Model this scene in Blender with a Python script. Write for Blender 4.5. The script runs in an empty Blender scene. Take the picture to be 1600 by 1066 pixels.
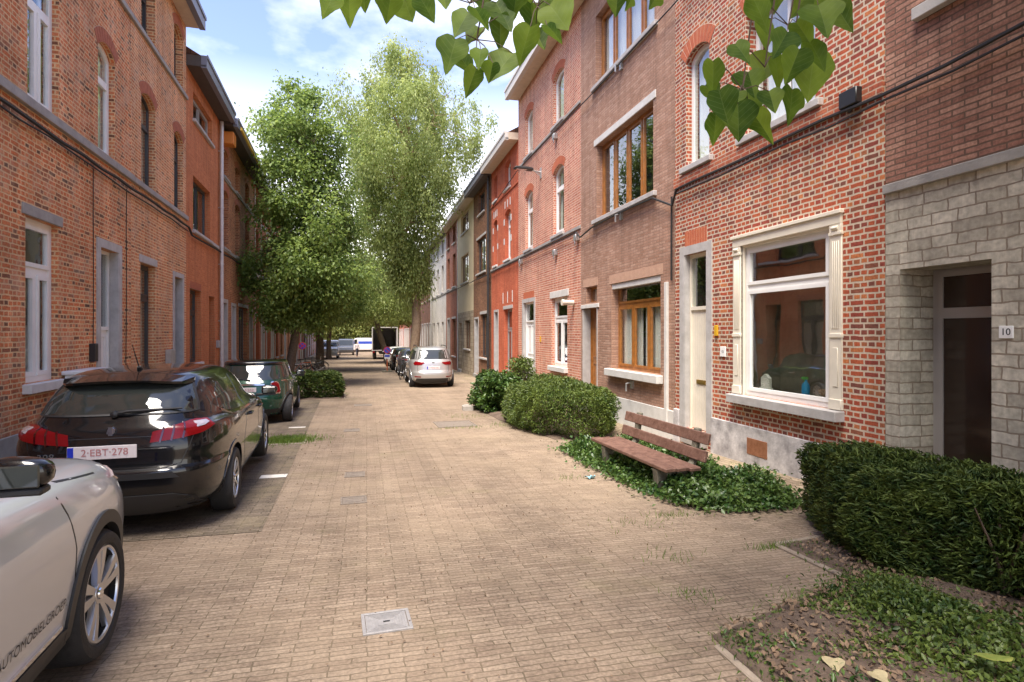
import bpy, bmesh, math, random
import numpy as np
from mathutils import Vector, Matrix
from mathutils.bvhtree import BVHTree
from mathutils.geometry import tessellate_polygon
random.seed(7); RNG = np.random.default_rng(7)
R = math.radians
SC = bpy.context.scene; COL = SC.collection

# ------------------------------------------------------------------ camera
CAMH = 1.8
cam_d = bpy.data.cameras.new('camera'); cam = bpy.data.objects.new('camera', cam_d); COL.objects.link(cam)
YAW = math.atan(227/915)
cam.location = (0, 0, CAMH); cam.rotation_euler = (math.pi/2, 0, -YAW)
cam_d.sensor_width = 36; cam_d.lens = 36*915/1600; cam_d.shift_y = -13/1600
cam_d.clip_end = 3000; cam_d.clip_start = .05
SC.camera = cam
SC.render.resolution_x, SC.render.resolution_y = 1024, 682

# ------------------------------------------------------------------ light
SUN_EL, SUN_AZ = 66, 215        # azimuth measured clockwise from +Y: high on the left, behind thin cloud
w = bpy.data.worlds.new('World'); SC.world = w; w.use_nodes = True
nt = w.node_tree; nd = nt.nodes; lk = nt.links
bg = nd['Background']
sky = nd.new('ShaderNodeTexSky'); sky.sky_type = 'NISHITA'; sky.sun_disc = False
sky.sun_elevation = R(SUN_EL); sky.sun_rotation = R(SUN_AZ); sky.air_density = 1.0; sky.dust_density = .6; sky.ozone_density = 2.2
tc = nd.new('ShaderNodeTexCoord'); sep = nd.new('ShaderNodeSeparateXYZ'); lk.new(tc.outputs['Generated'], sep.inputs[0])
mp = nd.new('ShaderNodeMapping'); mp.inputs['Scale'].default_value = (1.0, 1.0, 2.0); mp.inputs['Location'].default_value = (.35, .1, .2)
lk.new(tc.outputs['Generated'], mp.inputs[0])
nz = nd.new('ShaderNodeTexNoise'); nz.inputs['Scale'].default_value = 2.4; nz.inputs['Detail'].default_value = 7; nz.inputs['Roughness'].default_value = .55
lk.new(mp.outputs[0], nz.inputs['Vector'])
cr = nd.new('ShaderNodeMapRange'); cr.inputs['From Min'].default_value = .52; cr.inputs['From Max'].default_value = .84
lk.new(nz.outputs['Fac'], cr.inputs['Value'])
hz = nd.new('ShaderNodeMapRange'); hz.inputs['From Min'].default_value = .40; hz.inputs['From Max'].default_value = .17
hz.inputs['To Min'].default_value = .0; hz.inputs['To Max'].default_value = .85
lk.new(sep.outputs['Z'], hz.inputs['Value'])
mx = nd.new('ShaderNodeMath'); mx.operation = 'MAXIMUM'; lk.new(cr.outputs[0], mx.inputs[0]); lk.new(hz.outputs[0], mx.inputs[1])
ml = nd.new('ShaderNodeMath'); ml.operation = 'MULTIPLY'; ml.inputs[1].default_value = .93; lk.new(mx.outputs[0], ml.inputs[0])
cm = nd.new('ShaderNodeMix'); cm.data_type = 'RGBA'; lk.new(ml.outputs[0], cm.inputs['Factor']); hv = nd.new('ShaderNodeHueSaturation'); hv.inputs['Value'].default_value = .72; hv.inputs['Saturation'].default_value = .95; hv.inputs['Hue'].default_value = .515
lk.new(sky.outputs[0], hv.inputs['Color']); lk.new(hv.outputs[0], cm.inputs[6])
cm.inputs[7].default_value = (5.7, 5.4, 5.0, 1)
lk.new(cm.outputs[2], bg.inputs['Color']); bg.inputs['Strength'].default_value = .15
sd = bpy.data.lights.new('sun', 'SUN'); so = bpy.data.objects.new('sun', sd); COL.objects.link(so)
sd.energy = 3.0; sd.angle = R(34); sd.color = (1, .91, .8)
_d = Vector((math.sin(R(SUN_AZ))*math.cos(R(SUN_EL)), math.cos(R(SUN_AZ))*math.cos(R(SUN_EL)), math.sin(R(SUN_EL))))
so.rotation_euler = (-_d).to_track_quat('-Z', 'Y').to_euler()
SC.view_settings.view_transform = 'Standard'; SC.view_settings.look = 'None'
SC.view_settings.exposure = 1.84; SC.view_settings.gamma = 1

# ------------------------------------------------------------------ terrain numbers
XR = 5.49                                   # right-hand facade plane
def gz(y):                                  # the street falls away from the camera
    if y < 3.4: return 0.0
    if y < 8: return -.033*(y-3.4)
    if y < 24: return -.1518-.0168*(y-8)
    return -.4206-.0125*(min(y, 165)-24)
def lx(y): return -4.04-.0368*y             # left-hand facade plane

# ------------------------------------------------------------------ helpers
def tag(o, label=None, cat=None, group=None, kind=None):
    if label: o['label'] = label
    if cat: o['category'] = cat
    if group: o['group'] = group
    if kind: o['kind'] = kind
    return o
def empty(name, loc, rz=0, label=None, cat=None, group=None):
    o = bpy.data.objects.new(name, None); COL.objects.link(o); o.location = loc; o.rotation_euler = (0, 0, rz)
    o.empty_display_size = .2
    return tag(o, label, cat, group)
def copy_tree(o, parent=None):
    c = o.copy(); COL.objects.link(c); c.parent = parent
    for ch in list(o.children): copy_tree(ch, c)
    return c
def box_uv(me):
    n = len(me.loops)
    if not n: return
    uvl = me.uv_layers.new(name='UVMap')
    co = np.empty(len(me.vertices)*3, 'f'); me.vertices.foreach_get('co', co); co = co.reshape(-1, 3)
    vi = np.empty(n, 'i'); me.loops.foreach_get('vertex_index', vi)
    pn = np.empty(len(me.polygons)*3, 'f'); me.polygons.foreach_get('normal', pn); pn = np.abs(pn.reshape(-1, 3))
    lt = np.empty(len(me.polygons), 'i'); me.polygons.foreach_get('loop_total', lt)
    ln = np.repeat(pn, lt, axis=0); c = co[vi]
    ax = np.argmax(ln + np.array([0, 1e-4, 0]), axis=1)
    uv = np.where((ax == 2)[:, None], c[:, [0, 1]], np.where((ax == 1)[:, None], c[:, [0, 2]], c[:, [1, 2]]))
    uvl.data.foreach_set('uv', np.ascontiguousarray(uv, 'f').ravel())
class MB:
    def __init__(s): s.v = []; s.f = []; s.m = []; s.sm = []
    def add(s, vs, fs, mi=0, smooth=False):
        o = len(s.v); s.v += [tuple(p) for p in vs]
        for f in fs: s.f.append(tuple(i+o for i in f)); s.m.append(mi); s.sm.append(smooth)
    def box(s, x0, x1, y0, y1, z0, z1, mi=0):
        if x0 > x1: x0, x1 = x1, x0
        if y0 > y1: y0, y1 = y1, y0
        if z0 > z1: z0, z1 = z1, z0
        s.add([(x0,y0,z0),(x1,y0,z0),(x1,y1,z0),(x0,y1,z0),(x0,y0,z1),(x1,y0,z1),(x1,y1,z1),(x0,y1,z1)],
              [(3,2,1,0),(4,5,6,7),(0,1,5,4),(1,2,6,5),(2,3,7,6),(3,0,4,7)], mi)
    def prism(s, poly, y0, y1, mi=0):           # polygon in (x,z), extruded along y
        n = len(poly); a = [(x, y0, z) for x, z in poly]; b = [(x, y1, z) for x, z in poly]
        s.add(a+b, [tuple(range(n)), tuple(range(2*n-1, n-1, -1))]+[(i, n+i, n+(i+1) % n, (i+1) % n) for i in range(n)], mi)
    def ring(s, outer, inner, y0, y1, mi=0):    # same-length outlines in (x,z)
        n = len(outer)
        v = [(x, y0, z) for x, z in outer]+[(x, y0, z) for x, z in inner]+[(x, y1, z) for x, z in outer]+[(x, y1, z) for x, z in inner]
        f = []
        for i in range(n):
            j = (i+1) % n
            f += [(i, j, n+j, n+i), (2*n+i, 3*n+i, 3*n+j, 2*n+j), (i, 2*n+i, 2*n+j, j), (n+i, n+j, 3*n+j, 3*n+i)]
        s.add(v, f, mi)
    def tube(s, pts, rad, n=8, mi=0, caps=True):
        pts = [Vector(p) for p in pts]
        if not hasattr(rad, '__len__'): rad = [rad]*len(pts)
        vs = []; fs = []; up = None
        for i, p in enumerate(pts):
            t = (pts[min(i+1, len(pts)-1)]-pts[max(i-1, 0)])
            if t.length < 1e-9: t = Vector((0, 0, 1))
            t.normalize()
            if up is None:
                up = Vector((0, 0, 1)) if abs(t.z) < .9 else Vector((1, 0, 0))
            u = up-t*up.dot(t)
            if u.length < 1e-6: u = t.orthogonal()
            u.normalize(); up = u; w_ = t.cross(u)
            for k in range(n):
                a = 2*math.pi*k/n; vs.append(p+(u*math.cos(a)+w_*math.sin(a))*rad[i])
        for i in range(len(pts)-1):
            for k in range(n):
                k2 = (k+1) % n; fs.append((i*n+k, i*n+k2, (i+1)*n+k2, (i+1)*n+k))
        if caps: fs += [tuple(range(n-1, -1, -1)), tuple((len(pts)-1)*n+k for k in range(n))]
        s.add(vs, fs, mi, True)
    def lathe(s, prof, n=24, axis='z', c=(0, 0, 0), mi=0, caps=False):   # prof: (r, h)
        vs = []; fs = []
        for r, h in prof:
            for k in range(n):
                a = 2*math.pi*k/n; p, q = r*math.cos(a), r*math.sin(a)
                v = (p, q, h) if axis == 'z' else ((p, h, q) if axis == 'y' else (h, p, q))
                vs.append((v[0]+c[0], v[1]+c[1], v[2]+c[2]))
        for i in range(len(prof)-1):
            for k in range(n):
                k2 = (k+1) % n; fs.append((i*n+k, i*n+k2, (i+1)*n+k2, (i+1)*n+k))
        if caps: fs += [tuple(range(n-1, -1, -1)), tuple((len(prof)-1)*n+k for k in range(n))]
        s.add(vs, fs, mi, True)
    def build(s, name, mat, parent=None, uv=True, normals=True, angle=38, bevel=0):
        me = bpy.data.meshes.new(name); me.from_pydata(s.v, [], s.f)
        mats = mat if isinstance(mat, (list, tuple)) else [mat]
        for m_ in mats: me.materials.append(m_)
        me.polygons.foreach_set('material_index', s.m); me.polygons.foreach_set('use_smooth', s.sm)
        if normals or bevel:
            b = bmesh.new(); b.from_mesh(me)
            if bevel:
                bmesh.ops.bevel(b, geom=[e for e in b.edges if e.is_manifold and e.calc_face_angle(0) > .5], offset=bevel, segments=1, affect='EDGES', clamp_overlap=True)
            if normals: bmesh.ops.recalc_face_normals(b, faces=b.faces)
            b.to_mesh(me); b.free()
        me.update()
        if uv: box_uv(me)
        if any(s.sm): me.set_sharp_from_angle(angle=R(angle))
        o = bpy.data.objects.new(name, me); COL.objects.link(o)
        if parent: o.parent = parent
        return o
def raw_mesh(name, V, F, mat, parent=None, uvs=None):       # numpy quads or tris
    me = bpy.data.meshes.new(name); n, k = F.shape
    me.vertices.add(len(V)); me.vertices.foreach_set('co', np.ascontiguousarray(V, 'f').ravel())
    me.loops.add(n*k); me.loops.foreach_set('vertex_index', np.ascontiguousarray(F, 'i').ravel())
    me.polygons.add(n); me.polygons.foreach_set('loop_start', np.arange(0, n*k, k, dtype='i'))
    try: me.polygons.foreach_set('loop_total', np.full(n, k, 'i'))
    except Exception: pass
    me.update(calc_edges=True)
    if uvs is not None:
        l = me.uv_layers.new(name='UVMap'); l.data.foreach_set('uv', np.ascontiguousarray(uvs, 'f').ravel())
    me.materials.append(mat)
    o = bpy.data.objects.new(name, me); COL.objects.link(o)
    if parent: o.parent = parent
    return o
_font = bpy.data.fonts[0] if len(bpy.data.fonts) else None
def text_mesh(body, size, extrude=.001, align='CENTER', spacing=1.0):
    cu = bpy.data.curves.new('lettering', 'FONT'); cu.body = body; cu.size = size; cu.extrude = extrude; cu.align_x = align; cu.align_y = 'CENTER'; cu.space_character = spacing
    o = bpy.data.objects.new('lettering', cu); COL.objects.link(o)
    dg = bpy.context.evaluated_depsgraph_get(); dg.update()
    me = bpy.data.meshes.new_from_object(o.evaluated_get(dg)); bpy.data.objects.remove(o); bpy.data.curves.remove(cu)
    return me
def put_text(name, body, size, mat, parent, mtx, extrude=.001, align='CENTER', spacing=1.0):
    me = text_mesh(body, size, extrude, align, spacing); me.materials.clear(); me.materials.append(mat)
    me.transform(mtx); o = bpy.data.objects.new(name, me); COL.objects.link(o); o.parent = parent
    return o

# ------------------------------------------------------------------ materials
def mat(name, col, rough=.6, metal=0, spec=.5, coat=0, noise=0, nscale=6, bump=0, bscale=40, col2=None, trans=0):
    m = bpy.data.materials.new(name); m.use_nodes = True; t = m.node_tree; n = t.nodes; l = t.links
    p = n['Principled BSDF']; p.inputs['Base Color'].default_value = (*col, 1); p.inputs['Roughness'].default_value = rough
    p.inputs['Metallic'].default_value = metal; p.inputs['Specular IOR Level'].default_value = spec
    p.inputs['Coat Weight'].default_value = coat; p.inputs['Coat Roughness'].default_value = .02
    if noise or col2:
        c = n.new('ShaderNodeTexCoord'); z = n.new('ShaderNodeTexNoise'); z.inputs['Scale'].default_value = nscale; z.inputs['Detail'].default_value = 6
        z.inputs['Roughness'].default_value = .65
        l.new(c.outputs['Object'], z.inputs['Vector'])
        r = n.new('ShaderNodeMapRange'); r.inputs['From Min'].default_value = .3; r.inputs['From Max'].default_value = .7; l.new(z.outputs['Fac'], r.inputs['Value'])
        x = n.new('ShaderNodeMix'); x.data_type = 'RGBA'; l.new(r.outputs[0], x.inputs['Factor'])
        a = col if col2 else tuple(v*(1-noise) for v in col); b = col2 if col2 else tuple(min(1, v*(1+noise)) for v in col)
        x.inputs[6].default_value = (*a, 1); x.inputs[7].default_value = (*b, 1); l.new(x.outputs[2], p.inputs['Base Color'])
    if bump:
        c = n.new('ShaderNodeTexCoord'); z = n.new('ShaderNodeTexNoise'); z.inputs['Scale'].default_value = bscale; z.inputs['Detail'].default_value = 5
        l.new(c.outputs['Object'], z.inputs['Vector']); b = n.new('ShaderNodeBump'); b.inputs['Strength'].default_value = bump; b.inputs['Distance'].default_value = .02
        l.new(z.outputs['Fac'], b.inputs['Height']); l.new(b.outputs[0], p.inputs['Normal'])
    return m
def leaf_mat(name, c1, c2, nscale=1.2, trans=.35, rough=.45, spec=.4, fine=9, indiv=.45, veins=False, tv=1.5):
    m = bpy.data.materials.new(name); m.use_nodes = True; t = m.node_tree; n = t.nodes; l = t.links
    p = n['Principled BSDF']; p.inputs['Roughness'].default_value = rough; p.inputs['Specular IOR Level'].default_value = spec
    c = n.new('ShaderNodeTexCoord'); z = n.new('ShaderNodeTexNoise'); z.inputs['Scale'].default_value = nscale; z.inputs['Detail'].default_value = 3
    l.new(c.outputs['Object'], z.inputs['Vector'])
    z2 = n.new('ShaderNodeTexNoise'); z2.inputs['Scale'].default_value = fine; z2.inputs['Detail'].default_value = 2; l.new(c.outputs['Object'], z2.inputs['Vector'])
    ad = n.new('ShaderNodeMath'); ad.operation = 'ADD'; l.new(z.outputs['Fac'], ad.inputs[0]); l.new(z2.outputs['Fac'], ad.inputs[1])
    ge = n.new('ShaderNodeNewGeometry'); ra = n.new('ShaderNodeMath'); ra.operation = 'MULTIPLY_ADD'; ra.inputs[1].default_value = indiv; l.new(ge.outputs['Random Per Island'], ra.inputs[0]); l.new(ad.outputs[0], ra.inputs[2])
    r = n.new('ShaderNodeMapRange'); r.inputs['From Min'].default_value = .78+indiv*.2; r.inputs['From Max'].default_value = 1.22+indiv*.8; l.new(ra.outputs[0], r.inputs['Value'])
    x = n.new('ShaderNodeMix'); x.data_type = 'RGBA'; x.inputs[6].default_value = (*c1, 1); x.inputs[7].default_value = (*c2, 1)
    l.new(r.outputs[0], x.inputs['Factor'])
    if veins:                                   # pale midrib and side veins in leaf coordinates
        uv = n.new('ShaderNodeUVMap'); sx = n.new('ShaderNodeSeparateXYZ'); l.new(uv.outputs[0], sx.inputs[0])
        def mth(op, a, b=None, c_=None):
            q = n.new('ShaderNodeMath'); q.operation = op
            for i, v in enumerate((a, b, c_)):
                if v is None: continue
                if isinstance(v, (int, float)): q.inputs[i].default_value = v
                else: l.new(v, q.inputs[i])
            return q.outputs[0]
        ax = mth('ABSOLUTE', sx.outputs[0]); mid = mth('LESS_THAN', ax, .012)
        fr = mth('FRACT', mth('MULTIPLY', mth('MULTIPLY_ADD', ax, -.8, sx.outputs[1]), 6.0)); side = mth('LESS_THAN', mth('ABSOLUTE', mth('SUBTRACT', fr, .5)), .045)
        vm = mth('MULTIPLY', mth('MAXIMUM', mid, side), .22)
        x2 = n.new('ShaderNodeMix'); x2.data_type = 'RGBA'; l.new(vm, x2.inputs['Factor']); l.new(x.outputs[2], x2.inputs[6]); x2.inputs[7].default_value = (.22, .3, .09, 1); x = x2
    l.new(x.outputs[2], p.inputs['Base Color'])
    tr = n.new('ShaderNodeBsdfTranslucent'); hs = n.new('ShaderNodeHueSaturation'); hs.inputs['Value'].default_value = tv; hs.inputs['Hue'].default_value = .485
    l.new(x.outputs[2], hs.inputs['Color']); l.new(hs.outputs[0], tr.inputs['Color'])
    ms = n.new('ShaderNodeMixShader'); ms.inputs[0].default_value = trans; l.new(p.outputs[0], ms.inputs[1]); l.new(tr.outputs[0], ms.inputs[2])
    l.new(ms.outputs[0], n['Material Output'].inputs['Surface'])
    return m
def brick(name, cols, mortar, bw=.215, bh=.066, ms=.011, off=.5, squash=1, sqf=2, dirt=.35, bump=.5, rough=.85, warp=.004, stain=None, smooth=.25, dscale=.8, rot=0, offf=2, bias=0, speck=(.68, 1.3, 38), streak=.22):
    """cols: list of (position, colour) of the per-brick ramp"""
    m = bpy.data.materials.new(name); m.use_nodes = True; t = m.node_tree; n = t.nodes; l = t.links
    p = n['Principled BSDF']; p.inputs['Roughness'].default_value = rough; p.inputs['Specular IOR Level'].default_value = .25
    uv = n.new('ShaderNodeUVMap'); vec = uv.outputs[0]
    if rot:
        mp = n.new('ShaderNodeMapping'); mp.inputs['Rotation'].default_value = (0, 0, rot); l.new(vec, mp.inputs[0]); vec = mp.outputs[0]
    wz = n.new('ShaderNodeTexNoise'); wz.inputs['Scale'].default_value = 7; wz.inputs['Detail'].default_value = 3; l.new(vec, wz.inputs['Vector'])
    sb = n.new('ShaderNodeVectorMath'); sb.operation = 'SUBTRACT'; sb.inputs[1].default_value = (.5, .5, .5); l.new(wz.outputs['Color'], sb.inputs[0])
    sc = n.new('ShaderNodeVectorMath'); sc.operation = 'SCALE'; sc.inputs['Scale'].default_value = warp*4; l.new(sb.outputs[0], sc.inputs[0])
    av = n.new('ShaderNodeVectorMath'); av.operation = 'ADD'; l.new(vec, av.inputs[0]); l.new(sc.outputs[0], av.inputs[1])
    b = n.new('ShaderNodeTexBrick'); b.offset = off; b.offset_frequency = offf; b.squash = squash; b.squash_frequency = sqf
    b.inputs['Scale'].default_value = 1; b.inputs['Brick Width'].default_value = bw; b.inputs['Row Height'].default_value = bh
    b.inputs['Mortar Size'].default_value = ms; b.inputs['Mortar Smooth'].default_value = smooth; b.inputs['Bias'].default_value = bias
    b.inputs['Color1'].default_value = (0, 0, 0, 1); b.inputs['Color2'].default_value = (1, 1, 1, 1); b.inputs['Mortar'].default_value = (.5, .5, .5, 1)
    l.new(av.outputs[0], b.inputs['Vector'])
    rp = n.new('ShaderNodeValToRGB'); el = rp.color_ramp.elements
    while len(el) < len(cols): el.new(.5)
    for e, (q, c) in zip(el, cols): e.position = q; e.color = (*c, 1)
    l.new(b.outputs['Color'], rp.inputs[0])
    # within-brick speckle
    sp = n.new('ShaderNodeTexNoise'); sp.inputs['Scale'].default_value = speck[2]; sp.inputs['Detail'].default_value = 4; l.new(vec, sp.inputs['Vector'])
    sr = n.new('ShaderNodeMapRange'); sr.inputs['From Min'].default_value = .25; sr.inputs['From Max'].default_value = .75; sr.inputs['To Min'].default_value = speck[0]; sr.inputs['To Max'].default_value = speck[1]
    l.new(sp.outputs['Fac'], sr.inputs['Value'])
    m1 = n.new('ShaderNodeMix'); m1.data_type = 'RGBA'; m1.blend_type = 'MULTIPLY'; m1.inputs['Factor'].default_value = 1
    l.new(rp.outputs[0], m1.inputs[6]); l.new(sr.outputs[0], m1.inputs[7])
    m2 = n.new('ShaderNodeMix'); m2.data_type = 'RGBA'; l.new(b.outputs['Fac'], m2.inputs['Factor']); l.new(m1.outputs[2], m2.inputs[6]); m2.inputs[7].default_value = (*mortar, 1)
    # weathering patches
    dz = n.new('ShaderNodeTexNoise'); dz.inputs['Scale'].default_value = dscale; dz.inputs['Detail'].default_value = 8; dz.inputs['Roughness'].default_value = .68; l.new(vec, dz.inputs['Vector'])
    dr = n.new('ShaderNodeMapRange'); dr.inputs['From Min'].default_value = .3; dr.inputs['From Max'].default_value = .7; dr.inputs['To Min'].default_value = 1-dirt; dr.inputs['To Max'].default_value = 1+dirt*.45
    l.new(dz.outputs['Fac'], dr.inputs['Value'])
    m3 = n.new('ShaderNodeMix'); m3.data_type = 'RGBA'; m3.blend_type = 'MULTIPLY'; m3.inputs['Factor'].default_value = 1
    l.new(m2.outputs[2], m3.inputs[6]); l.new(dr.outputs[0], m3.inputs[7]); out = m3.outputs[2]
    if streak:
        sm_ = n.new('ShaderNodeMapping'); sm_.inputs['Scale'].default_value = (4.5, .3, 1); l.new(uv.outputs[0], sm_.inputs[0])
        sn = n.new('ShaderNodeTexNoise'); sn.inputs['Scale'].default_value = 1; sn.inputs['Detail'].default_value = 7; sn.inputs['Roughness'].default_value = .7; l.new(sm_.outputs[0], sn.inputs['Vector'])
        sr_ = n.new('ShaderNodeMapRange'); sr_.inputs['From Min'].default_value = .35; sr_.inputs['From Max'].default_value = .62; sr_.inputs['To Min'].default_value = 1-streak; sr_.inputs['To Max'].default_value = 1.06; l.new(sn.outputs['Fac'], sr_.inputs['Value'])
        m5 = n.new('ShaderNodeMix'); m5.data_type = 'RGBA'; m5.blend_type = 'MULTIPLY'; m5.inputs['Factor'].default_value = 1; l.new(out, m5.inputs[6]); l.new(sr_.outputs[0], m5.inputs[7]); out = m5.outputs[2]
    for col, sc_, lo, hi, amt in ([] if not stain else stain if isinstance(stain, list) else [stain]):
        z3 = n.new('ShaderNodeTexNoise'); z3.inputs['Scale'].default_value = sc_; z3.inputs['Detail'].default_value = 9; z3.inputs['Roughness'].default_value = .7
        l.new(vec, z3.inputs['Vector']); r3 = n.new('ShaderNodeMapRange'); r3.inputs['From Min'].default_value = lo; r3.inputs['From Max'].default_value = hi; r3.inputs['To Max'].default_value = amt
        l.new(z3.outputs['Fac'], r3.inputs['Value'])
        m4 = n.new('ShaderNodeMix'); m4.data_type = 'RGBA'; l.new(r3.outputs[0], m4.inputs['Factor']); l.new(out, m4.inputs[6]); m4.inputs[7].default_value = (*col, 1); out = m4.outputs[2]
    l.new(out, p.inputs['Base Color'])
    iv = n.new('ShaderNodeMath'); iv.operation = 'SUBTRACT'; iv.inputs[0].default_value = 1; l.new(b.outputs['Fac'], iv.inputs[1])
    ad = n.new('ShaderNodeMath'); ad.operation = 'MULTIPLY_ADD'; ad.inputs[1].default_value = .5; l.new(sp.outputs['Fac'], ad.inputs[0]); l.new(iv.outputs[0], ad.inputs[2])
    bp = n.new('ShaderNodeBump'); bp.inputs['Strength'].default_value = bump; bp.inputs['Distance'].default_value = .008; l.new(ad.outputs[0], bp.inputs['Height']); l.new(bp.outputs[0], p.inputs['Normal'])
    return m
def glass_mat(name, tint=(.93, .95, .93), refl=.16, rough=.015):
    m = bpy.data.materials.new(name); m.use_nodes = True; t = m.node_tree; n = t.nodes; l = t.links
    n.remove(n['Principled BSDF'])
    tr = n.new('ShaderNodeBsdfTransparent'); tr.inputs[0].default_value = (*tint, 1)
    gl = n.new('ShaderNodeBsdfGlossy'); gl.inputs['Roughness'].default_value = rough; gl.inputs[0].default_value = (.95, .97, 1, 1)
    fr = n.new('ShaderNodeFresnel'); fr.inputs[0].default_value = 1.5
    ad = n.new('ShaderNodeMath'); ad.operation = 'ADD'; ad.use_clamp = True; ad.inputs[1].default_value = refl; l.new(fr.outputs[0], ad.inputs[0])
    ge = n.new('ShaderNodeNewGeometry'); iv = n.new('ShaderNodeMath'); iv.operation = 'SUBTRACT'; iv.inputs[0].default_value = 1; l.new(ge.outputs['Backfacing'], iv.inputs[1])
    mu = n.new('ShaderNodeMath'); mu.operation = 'MULTIPLY'; l.new(ad.outputs[0], mu.inputs[0]); l.new(iv.outputs[0], mu.inputs[1])      # one reflection per pane, at its outer face
    ms = n.new('ShaderNodeMixShader'); l.new(mu.outputs[0], ms.inputs[0]); l.new(tr.outputs[0], ms.inputs[1]); l.new(gl.outputs[0], ms.inputs[2])
    # old glass is never quite flat
    c = n.new('ShaderNodeTexCoord'); z = n.new('ShaderNodeTexNoise'); z.inputs['Scale'].default_value = 1.3; l.new(c.outputs['Object'], z.inputs['Vector'])
    b = n.new('ShaderNodeBump'); b.inputs['Strength'].default_value = .06; b.inputs['Distance'].default_value = .05; l.new(z.outputs['Fac'], b.inputs['Height']); l.new(b.outputs[0], gl.inputs['Normal'])
    l.new(ms.outputs[0], n['Material Output'].inputs['Surface'])
    return m
M = {}
M['glass'] = glass_mat('window glass')
M['shopglass'] = glass_mat('shop window glass', (.9, .92, .88), .3)
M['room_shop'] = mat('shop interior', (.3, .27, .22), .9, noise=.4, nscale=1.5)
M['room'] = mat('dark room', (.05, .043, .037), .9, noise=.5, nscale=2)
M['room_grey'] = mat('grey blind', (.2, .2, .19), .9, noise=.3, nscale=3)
M['curtain'] = mat('net curtain', (.78, .76, .72), .9)
M['curtain_d'] = mat('beige curtain', (.5, .45, .38), .9)
M['white'] = mat('white window paint', (.8, .79, .76), .35, noise=.06, nscale=3)
M['cream'] = mat('cream paint', (.74, .68, .56), .4, noise=.08, nscale=3)
M['black_frame'] = mat('anthracite frame', (.035, .038, .042), .4)
M['grey_frame'] = mat('grey frame', (.33, .31, .3), .4)
M['oak'] = mat('varnished wood frame', (.33, .13, .028), .35, noise=.3, nscale=9, coat=.2)
M['oak_d'] = mat('dark varnished door', (.2, .085, .025), .35, noise=.3, nscale=7, coat=.2)
M['brown_w'] = mat('brown wood frame', (.16, .075, .035), .45, noise=.25, nscale=9)
M['bluestone'] = mat('bluestone', (.36, .34, .32), .7, col2=(.5, .48, .46), nscale=5, bump=.15, bscale=60)
M['bluestone_d'] = mat('weathered bluestone', (.25, .235, .22), .75, col2=(.38, .36, .33), nscale=4, bump=.2, bscale=50)
M['stonewhite'] = mat('pale stone', (.55, .53, .49), .7, col2=(.68, .66, .62), nscale=5, bump=.1)
M['plinth'] = mat('stained plinth render', (.24, .225, .225), .8, col2=(.68, .65, .63), nscale=4.5, bump=.25, bscale=30)
M['cement'] = mat('cement plinth', (.3, .27, .235), .85, col2=(.42, .39, .34), nscale=4, bump=.3, bscale=30)
M['rust'] = mat('rusty metal', (.2, .075, .03), .7, col2=(.32, .14, .07), nscale=14, bump=.1)
M['metal'] = mat('galvanised metal', (.5, .5, .5), .4, metal=.7, noise=.12)
M['pipe'] = mat('zinc pipe', (.55, .54, .53), .45, metal=.3, noise=.12)
M['dark'] = mat('dark metal', (.03, .03, .03), .5)
M['black'] = mat('black plastic', (.015, .015, .016), .45)
M['cable'] = mat('black cable', (.02, .018, .017), .6)
M['brass'] = mat('brass', (.45, .3, .09), .35, metal=.8)
M['yellow'] = mat('yellow plate', (.62, .36, .02), .5)
M['roof'] = brick('roof tiles', [(0, (.09, .045, .03)), (1, (.17, .08, .05))], (.03, .02, .015), .22, .3, .012)
M['roof_o'] = brick('orange roof tiles', [(0, (.35, .12, .05)), (1, (.5, .2, .1))], (.1, .05, .03), .22, .3, .012)
M['soffit'] = mat('painted soffit boards', (.62, .52, .4), .6, noise=.1)
M['soffit_d'] = mat('dark soffit boards', (.075, .062, .058), .6, noise=.15)
M['fascia_b'] = mat('zinc gutter edge', (.2, .21, .26), .5, metal=.2)
M['fascia_w'] = mat('white fascia', (.6, .57, .53), .5, noise=.08)
# ------------------------------------------------------------------ brick materials
M['b_R1'] = brick('red brick with wide cream joints', [(0, (.40, .085, .045)), (.3, (.47, .115, .05)), (.55, (.33, .068, .045)), (.78, (.2, .075, .055)), (1, (.56, .19, .07))], (.62, .51, .385), .2, .068, .0115, .5, .5, 2, dirt=.18, bump=.8, warp=.006, smooth=.15)
M['b_R2'] = brick('flat brown brick', [(0, (.36, .2, .135)), (.5, (.43, .25, .175)), (1, (.5, .315, .23))], (.33, .21, .15), .23, .058, .009, dirt=.2, bump=.6)
M['b_R3'] = brick('salmon red brick', [(0, (.46, .135, .08)), (.5, (.56, .185, .11)), (1, (.62, .27, .165))], (.72, .54, .42), .21, .07, .011, .5, .5, 2, dirt=.2, stain=((.55, .38, .29), 1.3, .52, .75, .5))
M['b_R4'] = brick('orange painted brick', [(0, (.5, .115, .055)), (1, (.6, .165, .08))], (.5, .14, .08), .21, .07, .009, dirt=.22)
M['b_R5'] = brick('dark brown brick', [(0, (0.18, 0.0798, 0.0455)), (1, (0.33, 0.16, 0.0845))], (0.195, 0.116, 0.0715), .22, .066, .01, dirt=.25)
M['b_R6'] = mat('cream render', (.6, .49, .31), .85, col2=(.68, .57, .38), nscale=1.5, bump=.1)
M['b_R6s'] = brick('buff stone cladding', [(0, (.36, .29, .2)), (1, (.52, .43, .31))], (.28, .22, .16), .4, .2, .012, dirt=.2)
M['b_R7'] = brick('rusty red brick', [(0, (.3, .1, .06)), (1, (.42, .16, .1))], (.3, .18, .13), .22, .066, .01)
M['b_R8'] = brick('white painted brick', [(0, (.56, .52, .47)), (1, (.66, .62, .57))], (.54, .5, .45), .22, .066, .008, dirt=.2)
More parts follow.
